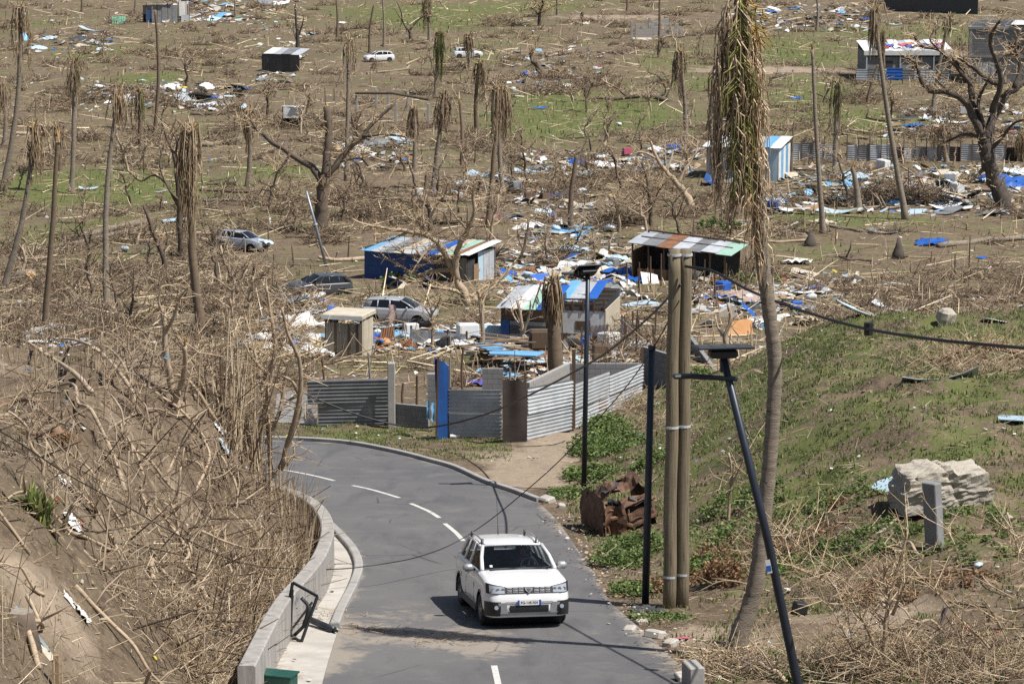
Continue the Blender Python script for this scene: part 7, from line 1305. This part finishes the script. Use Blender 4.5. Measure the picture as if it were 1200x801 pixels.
# low grey wall sheets by the silver hatchback
p0, p1 = P(481, 405), P(546, 408); t, L = frame('low_sheet_wall', 'low bluish grey sheet wall in front of the silver hatchback', 'wall', p0, p1)
for k in range(3): wall_sheet(t, L * k / 3, L * (k + 1) / 3 - .02, -.1, .85, .02 * k, GALV, 'u', pitch=.35, amp=.01)
for k in range(4): post(t, L * k / 3, .08, -.2, 1.0, .08)
# concrete lump, pillar
p = P(1102, 592); t = thing('concrete_lump', 'large broken weathered concrete lump on the mound foot', 'boulder', p, (0, 0, .15)); b = MB()
def lump(a, c):
    th, ph = a * 6.2832, (c - .5) * 3.1416; v = Vector((math.cos(th) * math.cos(ph), math.sin(th) * math.cos(ph), math.sin(ph))); m = max(abs(v.x), abs(v.y), abs(v.z)); v = v.lerp(v / m, .95)
    n_ = .07 * mnoise.noise(v * 1.3) + .05 * mnoise.noise(v * 3.1) + .045 * mnoise.noise(v * 7) + .03 * mnoise.noise(v * 15) - .10 * math.exp(-((v.x - .15 + .2 * v.z) / .05) ** 2)
    return Vector((v.x * (1.12 + n_ - .12 * (v.z > .3)), v.y * (.75 + n_), .45 + v.z * (.56 + n_ * .8) - .22 * max(0, -v.x - .3) * (v.z > 0) - .10 * (v.x > .1) * (v.z > .2)))
b.grid(lump, 64, 34); b.build('lump', STONE, t)
for k in range(9): o = MB().tube([(0, 0, -.05), (.02, 0, .06), (.01, .01, .13)], [.12, .15, .06], 7, jit=.3).build('rubble_stone', STONE); pp = P(1102 + U(-70, 80), 592 + U(-14, 30)); o.location = pp; s_ = U(.4, 1.1); o.scale = (s_, s_, s_); tag(o, 'small pale stone scattered round the broken concrete lump', 'stone', 'stones round the concrete lump')
p = P(1096, 645); t = thing('concrete_pillar', 'short dark concrete pillar leaning in front of the broken lump', 'pillar', p, (R(-3), R(-3), R(38))); MB().bevel_box((0, 0, .75), (.24, .42, 1.9), .02).build('shaft', BLOCK, t); MB().bevel_box((.16, .02, .62), (.08, .12, 1.3), .015).build('rib', BLOCK, t)
p = P(812, 806); t = thing('kerb_post', 'square concrete post end beside the road edge litter', 'post', p, (0, 0, R(12))); MB().bevel_box((0, 0, .15), (.3, .6, .75), .02).build('block', CONC, t); MB().bevel_box((0.12, .75, .05), (.5, .4, .12), .02).build('slab', CONCP, t)
p = P(318, 812); t = thing('green_board', 'dark green painted board end standing beside the wall foot', 'board', p, (0, 0, R(-18))); MB().bevel_box((.1, 0, .12), (.75, .4, .55), .02).build('board', mat('dark_green_paint', (.012, .075, .052), None, 3, .4), t); MB().box((.1, 0, .41), (.8, .46, .03)).build('lid', MATS['dark_green_paint'], t)
# stakes and bars on the bank
p = P(67, 812); o = MB().bar((0, 0, -.1), (.0, 0, .62), .085, .085).build('wooden_stake', WOOD); o.location = p; tag(o, 'squared raw wooden stake low on the bank', 'stake')
p = P(166, 806); o = MB().bar((0, 0, -.1), (.16, 0, .32), .09, .06).build('wooden_stake', WOODD); o.location = p; tag(o, 'dark leaning plank end low on the bank', 'stake')
a_, c_ = P(19, 724), P(60, 768); o = MB().bar((0, 0, .18), c_ - a_ + Vector((0, 0, .06)), .05, .04).build('metal_bar', PBLUE); o.location = a_; tag(o, 'long bluish metal bar sloping down from the cut stump', 'bar')
# rusty bed frame
p = P(1150, 752); t = thing('rusty_bed_frame', 'rusty bed frame of thin bars on the pale ground', 'bed frame', p)
for (x1, y1, x2, y2) in [(1110, 714, 1160, 714), (1112, 714, 1100, 742), (1158, 714, 1172, 745), (1100, 743, 1215, 741), (1095, 750, 1215, 748), (1175, 716, 1215, 714), (1140, 762, 1215, 753), (1145, 766, 1215, 758)]: MB().bar(P(x1, y1) - p + Vector((0, 0, .12)), P(x2, y2) - p + Vector((0, 0, .12)), .03, .03).build('bar', RUSTD, t)
for k in range(6): pp = P(1136 + k * 8, 737 + U(-5, 4)); o = MB().tube([(0, 0, 0), (0, 0, .10)], [.05, .05], 9).build('drink_can', [RED, CREAM][k % 2]); o.location = pp; o.rotation_euler = (U(.5, 1.6), U(0, .5), U(0, 6)); tag(o, '%s tin lying inside the rusty bed frame' % ('red' if k % 2 == 0 else 'cream'), 'tin', 'tins by the bed frame')
# duplicates that only place tells apart share a group
for lab, obs in LABELS.items():
    if len(obs) > 1:
        for o in obs:
            if 'group' not in o: o['group'] = lab[:60]
# ------------------------------------------------------------------ uncountable cover: brush, straw, litter, grass
STRAW = np.array([(.52, .41, .27), (.40, .305, .195), (.28, .20, .125), (.62, .52, .365), (.19, .13, .085), (.33, .25, .17)])
BRUSH = np.array([(.22, .158, .104), (.145, .10, .066), (.30, .23, .155), (.095, .066, .046), (.40, .315, .215), (.175, .128, .088)])
AVOID = [(490, 322, 5.0), (460, 336, 3.2), (520, 345, 3.0), (410, 414, 1.8), (468, 379, 2.6), (612, 405, 3.0), (680, 402, 3.0), (795, 325, 4.0), (868, 210, 5), (1062, 92, 8), (1180, 95, 9), (444, 71, 3.2), (548, 67, 3.2), (285, 290, 2.6), (374, 342, 2.2), (322, 84, 3), (195, 26, 4)]
AVW = [(P(x, y), r) for x, y, r in AVOID]
def free(X, Y, extra=0.0):
    ok = poly_sd(X, Y, ROAD_POLY) < -.25
    for c, r in AVW: ok &= ((X - c.x) ** 2 + (Y - c.y - 1.0) ** 2) > (r + extra) ** 2
    return ok
def plain_pts(n, y0=118, y1=540, spread=.26):
    Y = np.exp(rng.uniform(math.log(y0), math.log(y1), n)); X = rng.uniform(-1, 1, n) * (spread * Y); return X, Y
def sticks(name, X, Y, L, r, colors, zmax=0.0, up=0.0, upv=.15, shade=(.7, 1.25), mt=None, parent=None, zoff=None):
    n = len(X); Z = H(X, Y) + (rng.uniform(0, 1, n) * zmax if zoff is None else zoff); a = rng.uniform(0, 6.283, n); el = rng.normal(up, upv, n)
    d = np.stack([np.cos(a) * np.cos(el), np.sin(a) * np.cos(el), np.sin(el)], 1); A = np.stack([X, Y, Z], 1); B = A + d * np.asarray(L).reshape(-1, 1)
    V, T = spikes(A, B, r, np.asarray(r) * .45); C = colors[rng.integers(0, len(colors), n)] * rng.uniform(*shade, (n, 1))
    return A, B, V, T, C
def emit(name, parts, mt):
    V, T, C, o = [], [], [], 0
    for (v, t, c) in parts: V.append(v); T.append(t + o); C.append(np.repeat(c, 3, axis=0)); o += len(v)
    return setkind(tris_obj(name, np.concatenate(V), np.concatenate(T), np.concatenate(C), mt), 'stuff')
# -- brush heaps over the plain
hx, hy = plain_pts(4200); keep = free(hx, hy, .8) & (wob(hx, hy, 38, 4) + .8 * wob(hx, hy, 16, 12) + rng.normal(0, .28, len(hx)) > .02) & (grass_at(hx, hy) < .55); keep &= poly_sd(hx, hy, MOUND_POLY) < -.5; keep &= poly_sd(hx, hy, BANK_POLY) < -.5
yd0, yd1 = P(600, 446).y, P(600, 288).y; inyard = lambda X, Y: (Y > yd0) & (Y < yd1) & (X > -300 / F * Y) & (X < 360 / F * Y)
keep &= ~(inyard(hx, hy) & (rng.uniform(0, 1, len(hx)) < .8)); hx, hy = hx[keep], hy[keep]
ex = [(705, 208, 2.2), (735, 212, 2.4), (680, 222, 2.0), (655, 232, 2.0), (760, 222, 2.2), (330, 352, 1.5), (350, 372, 1.5), (310, 362, 1.5), (300, 330, 1.6), (270, 318, 1.6), (240, 300, 1.8), (200, 340, 1.8), (160, 330, 1.6), (220, 365, 1.6), (260, 350, 1.6), (340, 250, 2.2), (320, 235, 2.2), (400, 240, 2.0), (420, 232, 2.0), (380, 285, 1.4), (430, 255, 1.8), (470, 245, 1.8), (560, 230, 2.0), (610, 222, 1.8), (640, 265, 1.4), (700, 262, 1.8), (730, 262, 1.8), (660, 300, 1.2), (640, 312, 1.0), (730, 400, 1.6), (745, 418, 1.6), (720, 420, 1.4), (760, 425, 1.5), (740, 436, 1.3), (820, 350, 1.3), (850, 342, 1.3), (880, 322, 1.6), (1040, 232, 2.4), (1015, 236, 2.2), (1080, 236, 2.2), (1065, 228, 2.2), (900, 236, 1.6), (95, 120, 2.6), (60, 130, 2.6), (215, 68, 2.6), (300, 150, 2.6), (365, 150, 2.4), (420, 165, 2.2), (590, 30, 3), (640, 110, 2.4), (700, 100, 2.4), (560, 175, 2.0), (1115, 160, 2.4), (960, 150, 2.6), (1000, 120, 2.6), (850, 40, 3.0), (240, 395, 1.3), (280, 392, 1.3), (320, 395, 1.2), (160, 380, 1.4), (110, 385, 1.3), (60, 372, 1.4)]
exw = [(P(x, y), r) for x, y, r in ex]; hx = np.r_[hx, [p.x for p, r in exw]]; hy = np.r_[hy, [p.y for p, r in exw]]
hr = np.r_[rng.uniform(.7, 2.3, len(hx) - len(exw)), [r * 1.25 for p, r in exw]]; hh = np.r_[rng.uniform(.15, .8, len(hx) - len(exw)), [.5 + .45 * r for p, r in exw]]; tone = rng.uniform(.65, 1.3, len(hx))
nb = 62; idx = np.repeat(np.arange(len(hx)), nb); extra = np.repeat(np.arange(len(hx) - len(exw), len(hx)), 150); idx = np.r_[idx, extra]; n = len(idx)
rr_ = np.sqrt(rng.uniform(0, 1, n)); aa = rng.uniform(0, 6.283, n); X = hx[idx] + np.cos(aa) * rr_ * hr[idx]; Y = hy[idx] + np.sin(aa) * rr_ * hr[idx] * .8
Z = H(X, Y) + rng.uniform(0, 1, n) * hh[idx] * (1 - rr_ ** 2); a = rng.uniform(0, 6.283, n); el = rng.normal(.25, .5, n); L = rng.uniform(.5, 1.6, n) * (.5 + .5 * hr[idx] / 1.6)
A = np.stack([X, Y, Z], 1); B = A + np.stack([np.cos(a) * np.cos(el), np.sin(a) * np.cos(el), np.sin(el) * .8], 1) * L[:, None]; gnd = H(B[:, 0], B[:, 1]); B[:, 2] = np.maximum(B[:, 2], gnd + .01)
rad = rng.uniform(.012, .034, n) * (.5 + Y / 300); V, T = spikes(A, B, rad, rad * .4); C = BRUSH[rng.integers(0, len(BRUSH), n)] * (tone[idx] * rng.uniform(.6, 1.35, n))[:, None]
emit('dry_brush', [(V, T, C)], M_TWIG)
# -- flat straw and twigs, standing stubs
P1 = []
X, Y = plain_pts(64000); k = free(X, Y, -.3) & (wob(X, Y, 22, 7) + .6 * wob(X, Y, 7, 17) + rng.normal(0, .35, len(X)) > .05) & (poly_sd(X, Y, MOUND_POLY) < -.3) & (poly_sd(X, Y, BANK_POLY) < -.3); k &= ~(inyard(X, Y) & (rng.uniform(0, 1, len(X)) < .5)); X, Y = X[k], Y[k]
P1.append(sticks('s', X, Y, rng.uniform(.3, 1.6, len(X)), rng.uniform(.010, .030, len(X)) * (.5 + Y / 260), STRAW, .05, .05, .12)[2:])
X, Y = plain_pts(3400); k = free(X, Y, .3) & (poly_sd(X, Y, MOUND_POLY) < -.3) & (poly_sd(X, Y, BANK_POLY) < -.3); X, Y = X[k], Y[k]
P1.append(sticks('s', X, Y, rng.uniform(.3, 1.5, len(X)), rng.uniform(.02, .05, len(X)) * (.6 + Y / 300), STRAW, 0, 1.3, .25)[2:])
X, Y = plain_pts(2600); k = free(X, Y, .3) & (poly_sd(X, Y, MOUND_POLY) < -.3) & (poly_sd(X, Y, BANK_POLY) < -.3); X, Y = X[k], Y[k]
P1.append(sticks('s', X, Y, rng.uniform(1.2, 4.2, len(X)), rng.uniform(.025, .06, len(X)) * (.6 + Y / 400), STRAW[[0, 1, 3, 3]] * 1.1, .1, .12, .12)[2:])
emit('straw_litter', P1, M_TWIG)
P1 = []
X = rng.uniform(-17, 1, 26000); Y = rng.uniform(30, 92, 26000); k = (poly_sd(X, Y, BANK_POLY) > .35) & (wob(X, Y, 5, 7) + rng.normal(0, .35, len(X)) > -.12 + .5 * smooth(50, 68, Y)); X, Y = X[k], Y[k]
P1.append(sticks('s', X, Y, rng.uniform(.12, .7, len(X)), rng.uniform(.004, .012, len(X)), STRAW, .08, .12, .25)[2:])
# dense dead undergrowth on the low part of the bank and in the gap behind the wall
wx = resample(WALL[1:], 60); j = rng.integers(22, 58, 15000); X = wx[j, 0] - np.abs(rng.normal(0, 1.1, 15000)) - .35; Y = wx[j, 1] + rng.normal(0, .5, 15000) - .2; k = (poly_sd(X, Y, BANK_POLY) > .3) & (wob(X, Y, 2.2, 9) + rng.normal(0, .25, 15000) > .2 + .5 * smooth(64, 72, Y)); X, Y = X[k], Y[k]
P1.append(sticks('s', X, Y, rng.uniform(.2, .9, len(X)), rng.uniform(.005, .014, len(X)), STRAW, .35, .45, .5)[2:])
# thin upright canes on the bank
X = rng.uniform(-13, -2, 2600); Y = rng.uniform(34, 84, 2600); k = (poly_sd(X, Y, BANK_POLY) > .6) & (wob(X, Y, 6, 23) + rng.normal(0, .2, 2600) > .33); X, Y = X[k], Y[k]
A, B, V, T, C = sticks('s', X, Y, rng.uniform(.4, 1.9, len(X)), rng.uniform(.007, .014, len(X)), STRAW[:5] * .8, 0, 1.45, .14); P1.append((V, T, C))
for _ in range(2):
    f = rng.uniform(.35, .95, len(A))[:, None]; Q = A + (B - A) * f; D = rng.normal(0, .3, Q.shape); D[:, 2] = np.abs(D[:, 2]); v, t_ = spikes(Q, Q + D * .8, np.full(len(Q), .006), np.full(len(Q), .003)); P1.append((v, t_, C))
# canes in the gap behind the wall bend
j = rng.integers(6, 24, 200); X = wx[j, 0] - rng.uniform(.4, 1.3, 200); Y = wx[j, 1] - rng.uniform(.2, 1.0, 200); k = poly_sd(X, Y, BANK_POLY) > .34; X, Y = X[k], Y[k]
P1.append(sticks('s', X, Y, rng.uniform(.6, 1.9, len(X)), rng.uniform(.006, .011, len(X)), STRAW, 0, 1.4, .16)[2:])
j = rng.integers(4, 58, 900); X = wx[j, 0] - np.abs(rng.normal(0, 2.2, 900)) - .5; Y = wx[j, 1] + rng.normal(0, .8, 900); k = poly_sd(X, Y, BANK_POLY) > .4; X, Y = X[k], Y[k]
P1.append(sticks('s', X, Y, rng.uniform(.5, 1.6, len(X)), rng.uniform(.012, .028, len(X)), BRUSH * .8, .25, .3, .4)[2:])
emit('bank_undergrowth', P1, M_TWIG)
# thicket around the tangled tree at the wall bend
g0 = [(300, 556), (312, 556), (285, 540), (318, 558), (270, 520), (305, 540)]; P1 = []
for q in g0:
    c = P(*q); m = 20; X = c.x + rng.normal(-.1, .35, m); Y = c.y + rng.normal(0, .5, m); k = poly_sd(X, Y, BANK_POLY) > .45; X, Y = X[k], Y[k]; m = len(X)
    if not m: continue
    A, B, V, T, C = sticks('s', X, Y, rng.uniform(1.0, 3.6, m), rng.uniform(.012, .03, m), STRAW[:5], 0, 1.45, .12); P1.append((V, T, C))
    for _ in range(2): f = rng.uniform(.3, 1, m)[:, None]; Q = A + (B - A) * f; D = rng.normal(0, .45, Q.shape); D[:, 2] = np.abs(D[:, 2]) * .8; v, t_ = spikes(Q, Q + D, np.full(m, .011), np.full(m, .005)); P1.append((v, t_, C))
emit('dead_thicket', P1, M_TWIG)
# right foreground and mound: straw, twigs
P1 = []
X = rng.uniform(1, 20, 30000); Y = rng.uniform(44, 122, 30000); dm_ = poly_sd(X, Y, MOUND_POLY); k = (dm_ > .05) & (wob(X, Y, 4, 3) + rng.normal(0, .35, len(X)) > .0 + .35 * smooth(62, 78, Y)); X, Y = X[k], Y[k]
P1.append(sticks('s', X, Y, rng.uniform(.1, .6, len(X)), rng.uniform(.004, .011, len(X)), STRAW, .05, .1, .22)[2:])
for (x, y, rx, ry, m, hz) in [(1045, 790, 1.6, 1.2, 900, .5), (1120, 790, 1.4, 1.0, 500, .35), (985, 780, 1.2, .8, 350, .3), (1000, 690, 1.4, 1.2, 420, .4), (930, 640, 1.4, 1.5, 420, .35), (1180, 790, 1.0, 1.0, 300, .3), (1150, 440, 1.6, 1.5, 500, .5), (740, 480, 1.0, 2.0, 380, .5), (760, 500, 1.0, 2.0, 200, .3), (780, 790, .8, .6, 300, .2), (760, 800, .8, .5, 200, .15), (870, 790, 1.0, .8, 400, .3)]:
    c = P(x, y); X = c.x + rng.normal(0, rx * .6, m); Y = c.y + rng.normal(0, ry * .6, m); kk = poly_sd(X, Y, ROAD_POLY) < -.1; X, Y = X[kk], Y[kk]; P1.append(sticks('s', X, Y, rng.uniform(.2, 1.0, len(X)), rng.uniform(.005, .012, len(X)), STRAW, hz, .3, .4)[2:])
# debris washed on the asphalt
c = [on_base(x, y) for x, y in [(420, 735), (450, 742), (500, 748), (530, 752), (390, 722)]]
for q in c: m = 45; X = q[0] + rng.normal(0, .45, m); Y = q[1] + rng.normal(0, .35, m); P1.append(sticks('s', X, Y, rng.uniform(.05, .35, m), rng.uniform(.004, .010, m), STRAW * .8, 0, .05, .1, zoff=.10)[2:])
emit('twig_litter', P1, M_TWIG)
# -- litter chips
def chips(X, Y, size, cols, wts, up=.03):
    n = len(X); Z = H(X, Y) + up + rng.uniform(0, .05, n); a = rng.uniform(0, 6.283, n); s1 = rng.uniform(.5, 1.2, n) * size; s2 = rng.uniform(.3, 1.0, n) * size
    u = np.stack([np.cos(a), np.sin(a), rng.normal(0, .22, n)], 1) * s1[:, None]; v = np.stack([-np.sin(a), np.cos(a), rng.normal(0, .22, n)], 1) * s2[:, None]; c = np.stack([X, Y, Z + np.abs(u[:, 2]) + np.abs(v[:, 2])], 1); k = rng.uniform(.2, 1.0, (n, 1)); fold = np.stack([np.zeros(n), np.zeros(n), rng.uniform(-.3, .5, n) * s2], 1)
    V = np.stack([c - u - v, c + u * k - v, c + u + fold, c + u * .7 + v * k + fold, c - u * .5 + v, c - u + fold * .5], 1).reshape(-1, 3); b = (np.arange(n) * 6)[:, None]; T = np.concatenate([b + np.array([[0, 1, 2, 5]]), b + np.array([[5, 2, 3, 4]])], 1).reshape(-1, 4)
    cc = cols[rng.choice(len(cols), n, p=wts / wts.sum())] * rng.uniform(.7, 1.15, (n, 1)); return V, T, np.repeat(cc, 2, axis=0)
CC = np.array([(.70, .70, .68), (.52, .51, .48), (.36, .37, .38), (.45, .56, .64), (.03, .16, .50), (.20, .42, .62), (.40, .05, .05), (.50, .13, .22), (.10, .28, .16), (.60, .48, .10), (.05, .05, .055), (.38, .27, .15), (.20, .13, .08), (.46, .40, .32)]); CW = np.array([14, 11, 11, 6, 2.2, 2.6, .5, .6, .5, .4, 9, 14, 12, 13.])
PV, PT, PC, off = [], [], [], 0
def addc(v, t_, c):
    global off
    PV.append(v); PT.append(t_ + off); PC.append(c); off += len(v)
def rect_chips(x0, y0, x1, y1, n, size):
    n = int(n * .6)
    ya = P((x0 + x1) / 2, y1).y; yb = P((x0 + x1) / 2, y0).y; Y = rng.uniform(min(ya, yb), max(ya, yb), n); s = F / Y; X = (rng.uniform(x0, x1, n) - CX) / s * 1.0; k = poly_sd(X, Y, ROAD_POLY) < -.2; X, Y = X[k], Y[k]; addc(*chips(X, Y, rng.uniform(.35, 1.25, len(X)) * size * 1.5, CC, CW))
for r_ in [(300, 348, 390, 420, 420, .18), (425, 384, 590, 414, 900, .14), (560, 408, 645, 445, 500, .16), (645, 402, 770, 445, 700, .16), (585, 288, 745, 350, 1100, .2), (600, 222, 725, 288, 700, .2), (800, 336, 965, 368, 800, .17), (880, 192, 1062, 252, 1000, .22), (1062, 195, 1198, 254, 800, .22), (885, 6, 1025, 38, 500, .34), (620, 178, 818, 208, 700, .22), (95, 94, 290, 132, 500, .3), (20, 40, 135, 64, 220, .34), (190, 0, 290, 28, 360, .4), (290, 0, 360, 100, 260, .3), (390, 160, 480, 198, 260, .26), (590, 55, 710, 115, 300, .28), (1030, 128, 1198, 162, 360, .26), (10, 376, 130, 410, 200, .14), (480, 395, 590, 405, 500, .1), (530, 385, 590, 400, 300, .12), (920, 318, 1010, 352, 260, .16)]: rect_chips(*r_)
X, Y = plain_pts(9000); k = free(X, Y, -.5) & (wob(X, Y, 26, 31) + rng.normal(0, .3, len(X)) > .05); addc(*chips(X[k], Y[k], rng.uniform(.4, 1.0, k.sum()) * (.10 + Y[k] / 2600), CC, CW))
X = rng.uniform(-16, 18, 4200); Y = rng.uniform(34, 120, 4200); k = (poly_sd(X, Y, ROAD_POLY) < -.1) & (wob(X, Y, 5, 33) + rng.normal(0, .3, len(X)) > .10); addc(*chips(X[k], Y[k], rng.uniform(.03, .085, k.sum()), CC, CW, .015))
q = resample(ROAD_R[2:9], 200); j = rng.integers(0, 200, 700); X = q[j, 0] + rng.normal(.25, .3, 700); Y = q[j, 1] + rng.normal(.0, .3, 700); addc(*chips(X, Y, rng.uniform(.015, .05, 700), CC[[0, 1, 11, 12, 13, 10]], np.array([.7, 2, 5, 6, 4, 3.]), .085))
setkind(tris_obj('scattered_litter', np.concatenate(PV), np.concatenate(PT), np.concatenate(PC), M_LIT), 'stuff')
# -- green: blades and leafy weeds
GG = np.array([(.125, .165, .045), (.17, .195, .06), (.10, .135, .04), (.24, .235, .10), (.085, .115, .04)])
def blades(X, Y, L, cols, lean=.45):
    n = len(X); Z = H(X, Y) - .01; a = rng.uniform(0, 6.283, n); el = rng.normal(1.15, lean, n); d = np.stack([np.cos(a) * np.cos(el), np.sin(a) * np.cos(el), np.abs(np.sin(el))], 1); A = np.stack([X, Y, Z], 1); w_ = np.stack([-np.sin(a), np.cos(a), np.zeros(n)], 1) * (np.asarray(L) * .10 + .004)[:, None]
    M_ = A + d * (np.asarray(L) * .55)[:, None]; E = A + d * np.asarray(L)[:, None] + np.stack([np.cos(a), np.sin(a), -np.ones(n) * .4], 1) * (np.asarray(L) * .15)[:, None]; V = np.stack([A - w_, A + w_, M_ + w_ * .7, M_ - w_ * .7, E], 1).reshape(-1, 3); b = (np.arange(n) * 5)[:, None]
    T = np.concatenate([b + np.array([[0, 1, 2]]), b + np.array([[0, 2, 3]]), b + np.array([[3, 2, 4]])], 1).reshape(-1, 3); c = cols[rng.integers(0, len(cols), n)] * rng.uniform(.65, 1.3, (n, 1)); return V, T, np.repeat(c, 3, axis=0)
def emit3(name, parts, mt):
    o = 0; V, T, C = [], [], []
    for v, t_, c in parts: V.append(v); T.append(t_ + o); C.append(c); o += len(v)
    return setkind(tris_obj(name, np.concatenate(V), np.concatenate(T), np.concatenate(C), mt), 'stuff')
B3 = []
X = rng.uniform(0, 21, 240000); Y = rng.uniform(52, 122, 240000); g = poly_sd(X, Y, MOUND_POLY); k = (g > .15); X, Y = X[k], Y[k]; k = (wob(X, Y, 4.2, 11) + .8 * wob(X, Y, 1.6, 21) + .5 * wob(X, Y, .6, 31) + rng.normal(0, .22, len(X)) > -.08 + .4 * (1 - smooth(60, 75, Y))); X, Y = X[k], Y[k]; B3.append(blades(X, Y, rng.uniform(.05, .17, len(X)), GG))
X = rng.uniform(-9, 0, 26000); Y = rng.uniform(92, 106, 26000); k = (poly_sd(X, Y, ROAD_POLY) < -.25) & (wob(X, Y, 2.2, 11) + rng.normal(0, .3, len(X)) > -.1) & (Y < 104); B3.append(blades(X[k], Y[k], rng.uniform(.04, .12, k.sum()), GG))
X, Y = plain_pts(60000, 125, 480); k = free(X, Y); X, Y = X[k], Y[k]; gg = grass_at(X, Y); k = (gg + .35 * wob(X, Y, 8, 6) + .25 * wob(X, Y, 3, 16) + rng.normal(0, .12, len(X)) > .40) & (poly_sd(X, Y, MOUND_POLY) < 0) & (poly_sd(X, Y, BANK_POLY) < 0); X, Y = X[k], Y[k]; B3.append(blades(X, Y, rng.uniform(.15, .45, len(X)) * (.4 + Y / 300), GG, .7))
X = rng.uniform(-16, -5, 16000); Y = rng.uniform(40, 84, 16000); k = (poly_sd(X, Y, BANK_POLY) > 3) & (wob(X, Y, 5, 26) + .5 * wob(X, Y, 1.5, 6) + rng.normal(0, .2, len(X)) > .48); B3.append(blades(X[k], Y[k], rng.uniform(.05, .16, k.sum()), GG))
emit3('grass', B3, M_LEAF)
def leaves(cx, cy, rx, ry, hz, n, size, cols):
    a = rng.uniform(0, 6.283, n); r = np.sqrt(rng.uniform(0, 1, n)); nc = max(6, n // 45); ca = rng.uniform(0, 6.283, nc); cr = np.sqrt(rng.uniform(0, 1.25, nc)); j = rng.integers(0, nc, n); sp = rng.uniform(.07, .22, nc)[j]; X = cx + np.cos(ca[j]) * cr[j] * rx + rng.normal(0, 1, n) * sp; Y = cy + np.sin(ca[j]) * cr[j] * ry + rng.normal(0, 1, n) * sp; r = np.clip(cr[j] * .6 + .3 * rng.uniform(0, 1, n), 0, .95); k = poly_sd(X, Y, ROAD_POLY) < -.05; X, Y, r = X[k], Y[k], r[k]; n = len(X); Z = H(X, Y) + hz * (1 - r ** 2) * rng.uniform(0, 1, n) ** .7 * (.6 + .6 * np.abs(wob(X, Y, .9, 8))) + .02
    b1 = rng.normal(0, 1, (n, 3)); b1[:, 2] *= .5; b1 /= np.linalg.norm(b1, axis=1, keepdims=True); b2 = np.cross(b1, rng.normal(0, 1, (n, 3)) + np.array([0, 0, 1.2])); b2 /= np.linalg.norm(b2, axis=1, keepdims=True) + 1e-6; s1 = rng.uniform(.6, 1.3, (n, 1)) * size; c = np.stack([X, Y, Z], 1)
    V = np.stack([c - b1 * s1, c + b2 * s1 * .55, c + b1 * s1, c - b2 * s1 * .55], 1).reshape(-1, 3); q = (np.arange(n) * 4)[:, None]; T = np.concatenate([q + np.array([[0, 1, 2]]), q + np.array([[0, 2, 3]])], 1).reshape(-1, 3); cc = cols[rng.integers(0, len(cols), n)] * rng.uniform(.6, 1.35, (n, 1)); return V, T, np.repeat(cc, 2, axis=0)
LG = np.array([(.105, .165, .04), (.15, .215, .06), (.075, .12, .032), (.20, .245, .09)]); LBR = np.array([(.20, .11, .055), (.26, .15, .075), (.15, .08, .045), (.32, .20, .11)])
W3 = []
for (x, y, rx, ry, hz, m, sz, cols) in [(712, 505, .6, 2.0, .55, 1700, .06, LG), (700, 530, .7, 1.8, .55, 1700, .06, LG), (690, 560, .6, 1.2, .4, 1000, .06, LG), (735, 470, .5, 1.8, .4, 700, .06, LG), (728, 520, .6, 1.6, .35, 700, .06, LG), (668, 580, .5, .9, .25, 500, .05, LG), (770, 540, .6, 1.2, .35, 600, .06, LG), (755, 640, .9, .9, .4, 1000, .055, LG), (725, 660, .6, .8, .3, 800, .05, LG), (738, 695, .4, .5, .3, 500, .05, LG), (825, 670, .6, .6, .45, 700, .055, LG), (900, 620, 1.2, 1.2, .3, 900, .05, LG), (960, 655, 1.4, 1.0, .3, 900, .05, LG), (1010, 640, 1.2, 1.0, .25, 700, .05, LG), (1130, 650, 1.0, .8, .2, 400, .05, LG), (870, 590, .9, 1.2, .3, 600, .05, LG), (770, 725, .7, .4, .12, 700, .04, LG), (890, 775, .6, .5, .15, 400, .04, LG), (930, 790, .5, .5, .25, 350, .05, LG), (990, 585, 1.0, 1.0, .2, 400, .05, LG), (1165, 610, 1.0, 1.0, .2, 400, .05, LG),
  (846, 690, .35, .35, 1.25, 900, .05, LBR), (838, 660, .4, .4, .9, 600, .05, LBR), (805, 680, .5, .5, .5, 500, .05, LBR), (930, 640, 1.0, 1.0, .4, 700, .05, LBR), (1080, 690, 1.3, .8, .5, 800, .05, LBR), (760, 690, .5, .4, .4, 400, .05, LBR), (950, 610, 1.2, 1.0, .3, 500, .05, LBR), (720, 620, .5, .5, .3, 300, .05, LBR), (1155, 432, 1.5, 1.6, .5, 900, .05, LBR), (885, 330, 1.4, 3, 1.0, 700, .10, LG), (840, 268, 1.4, 3, 1.2, 500, .14, LG), (470, 330, 1.2, 3, .8, 400, .12, LG * .7), (820, 440, .6, 1.4, .5, 400, .07, LG)]:
    c = P(x, y); f_ = 1.5 if cols is LG and y > 450 else 1.0; W3.append(leaves(c.x, c.y, rx * 1.15, ry * 1.15, hz * f_, int(m * 1.4 * f_), sz, cols))
emit3('leafy_weeds', W3, M_LEAF)
# one grass clump on the bank
g = P(46, 606); m = 240; a = rng.uniform(0, 6.283, m); X = g.x + rng.normal(0, .09, m); Y = g.y + rng.normal(0, .09, m); v, t_, c = blades(X, Y, rng.uniform(.25, .6, m), GG * 1.5, .35); v = v - np.array(g); gr_ = thing('grass_tuft', 'tall green grass tuft growing on the dry bank', 'grass tuft', g); setkind(tris_obj('blades', v, t_, c, M_LEAF, gr_), 'stuff')
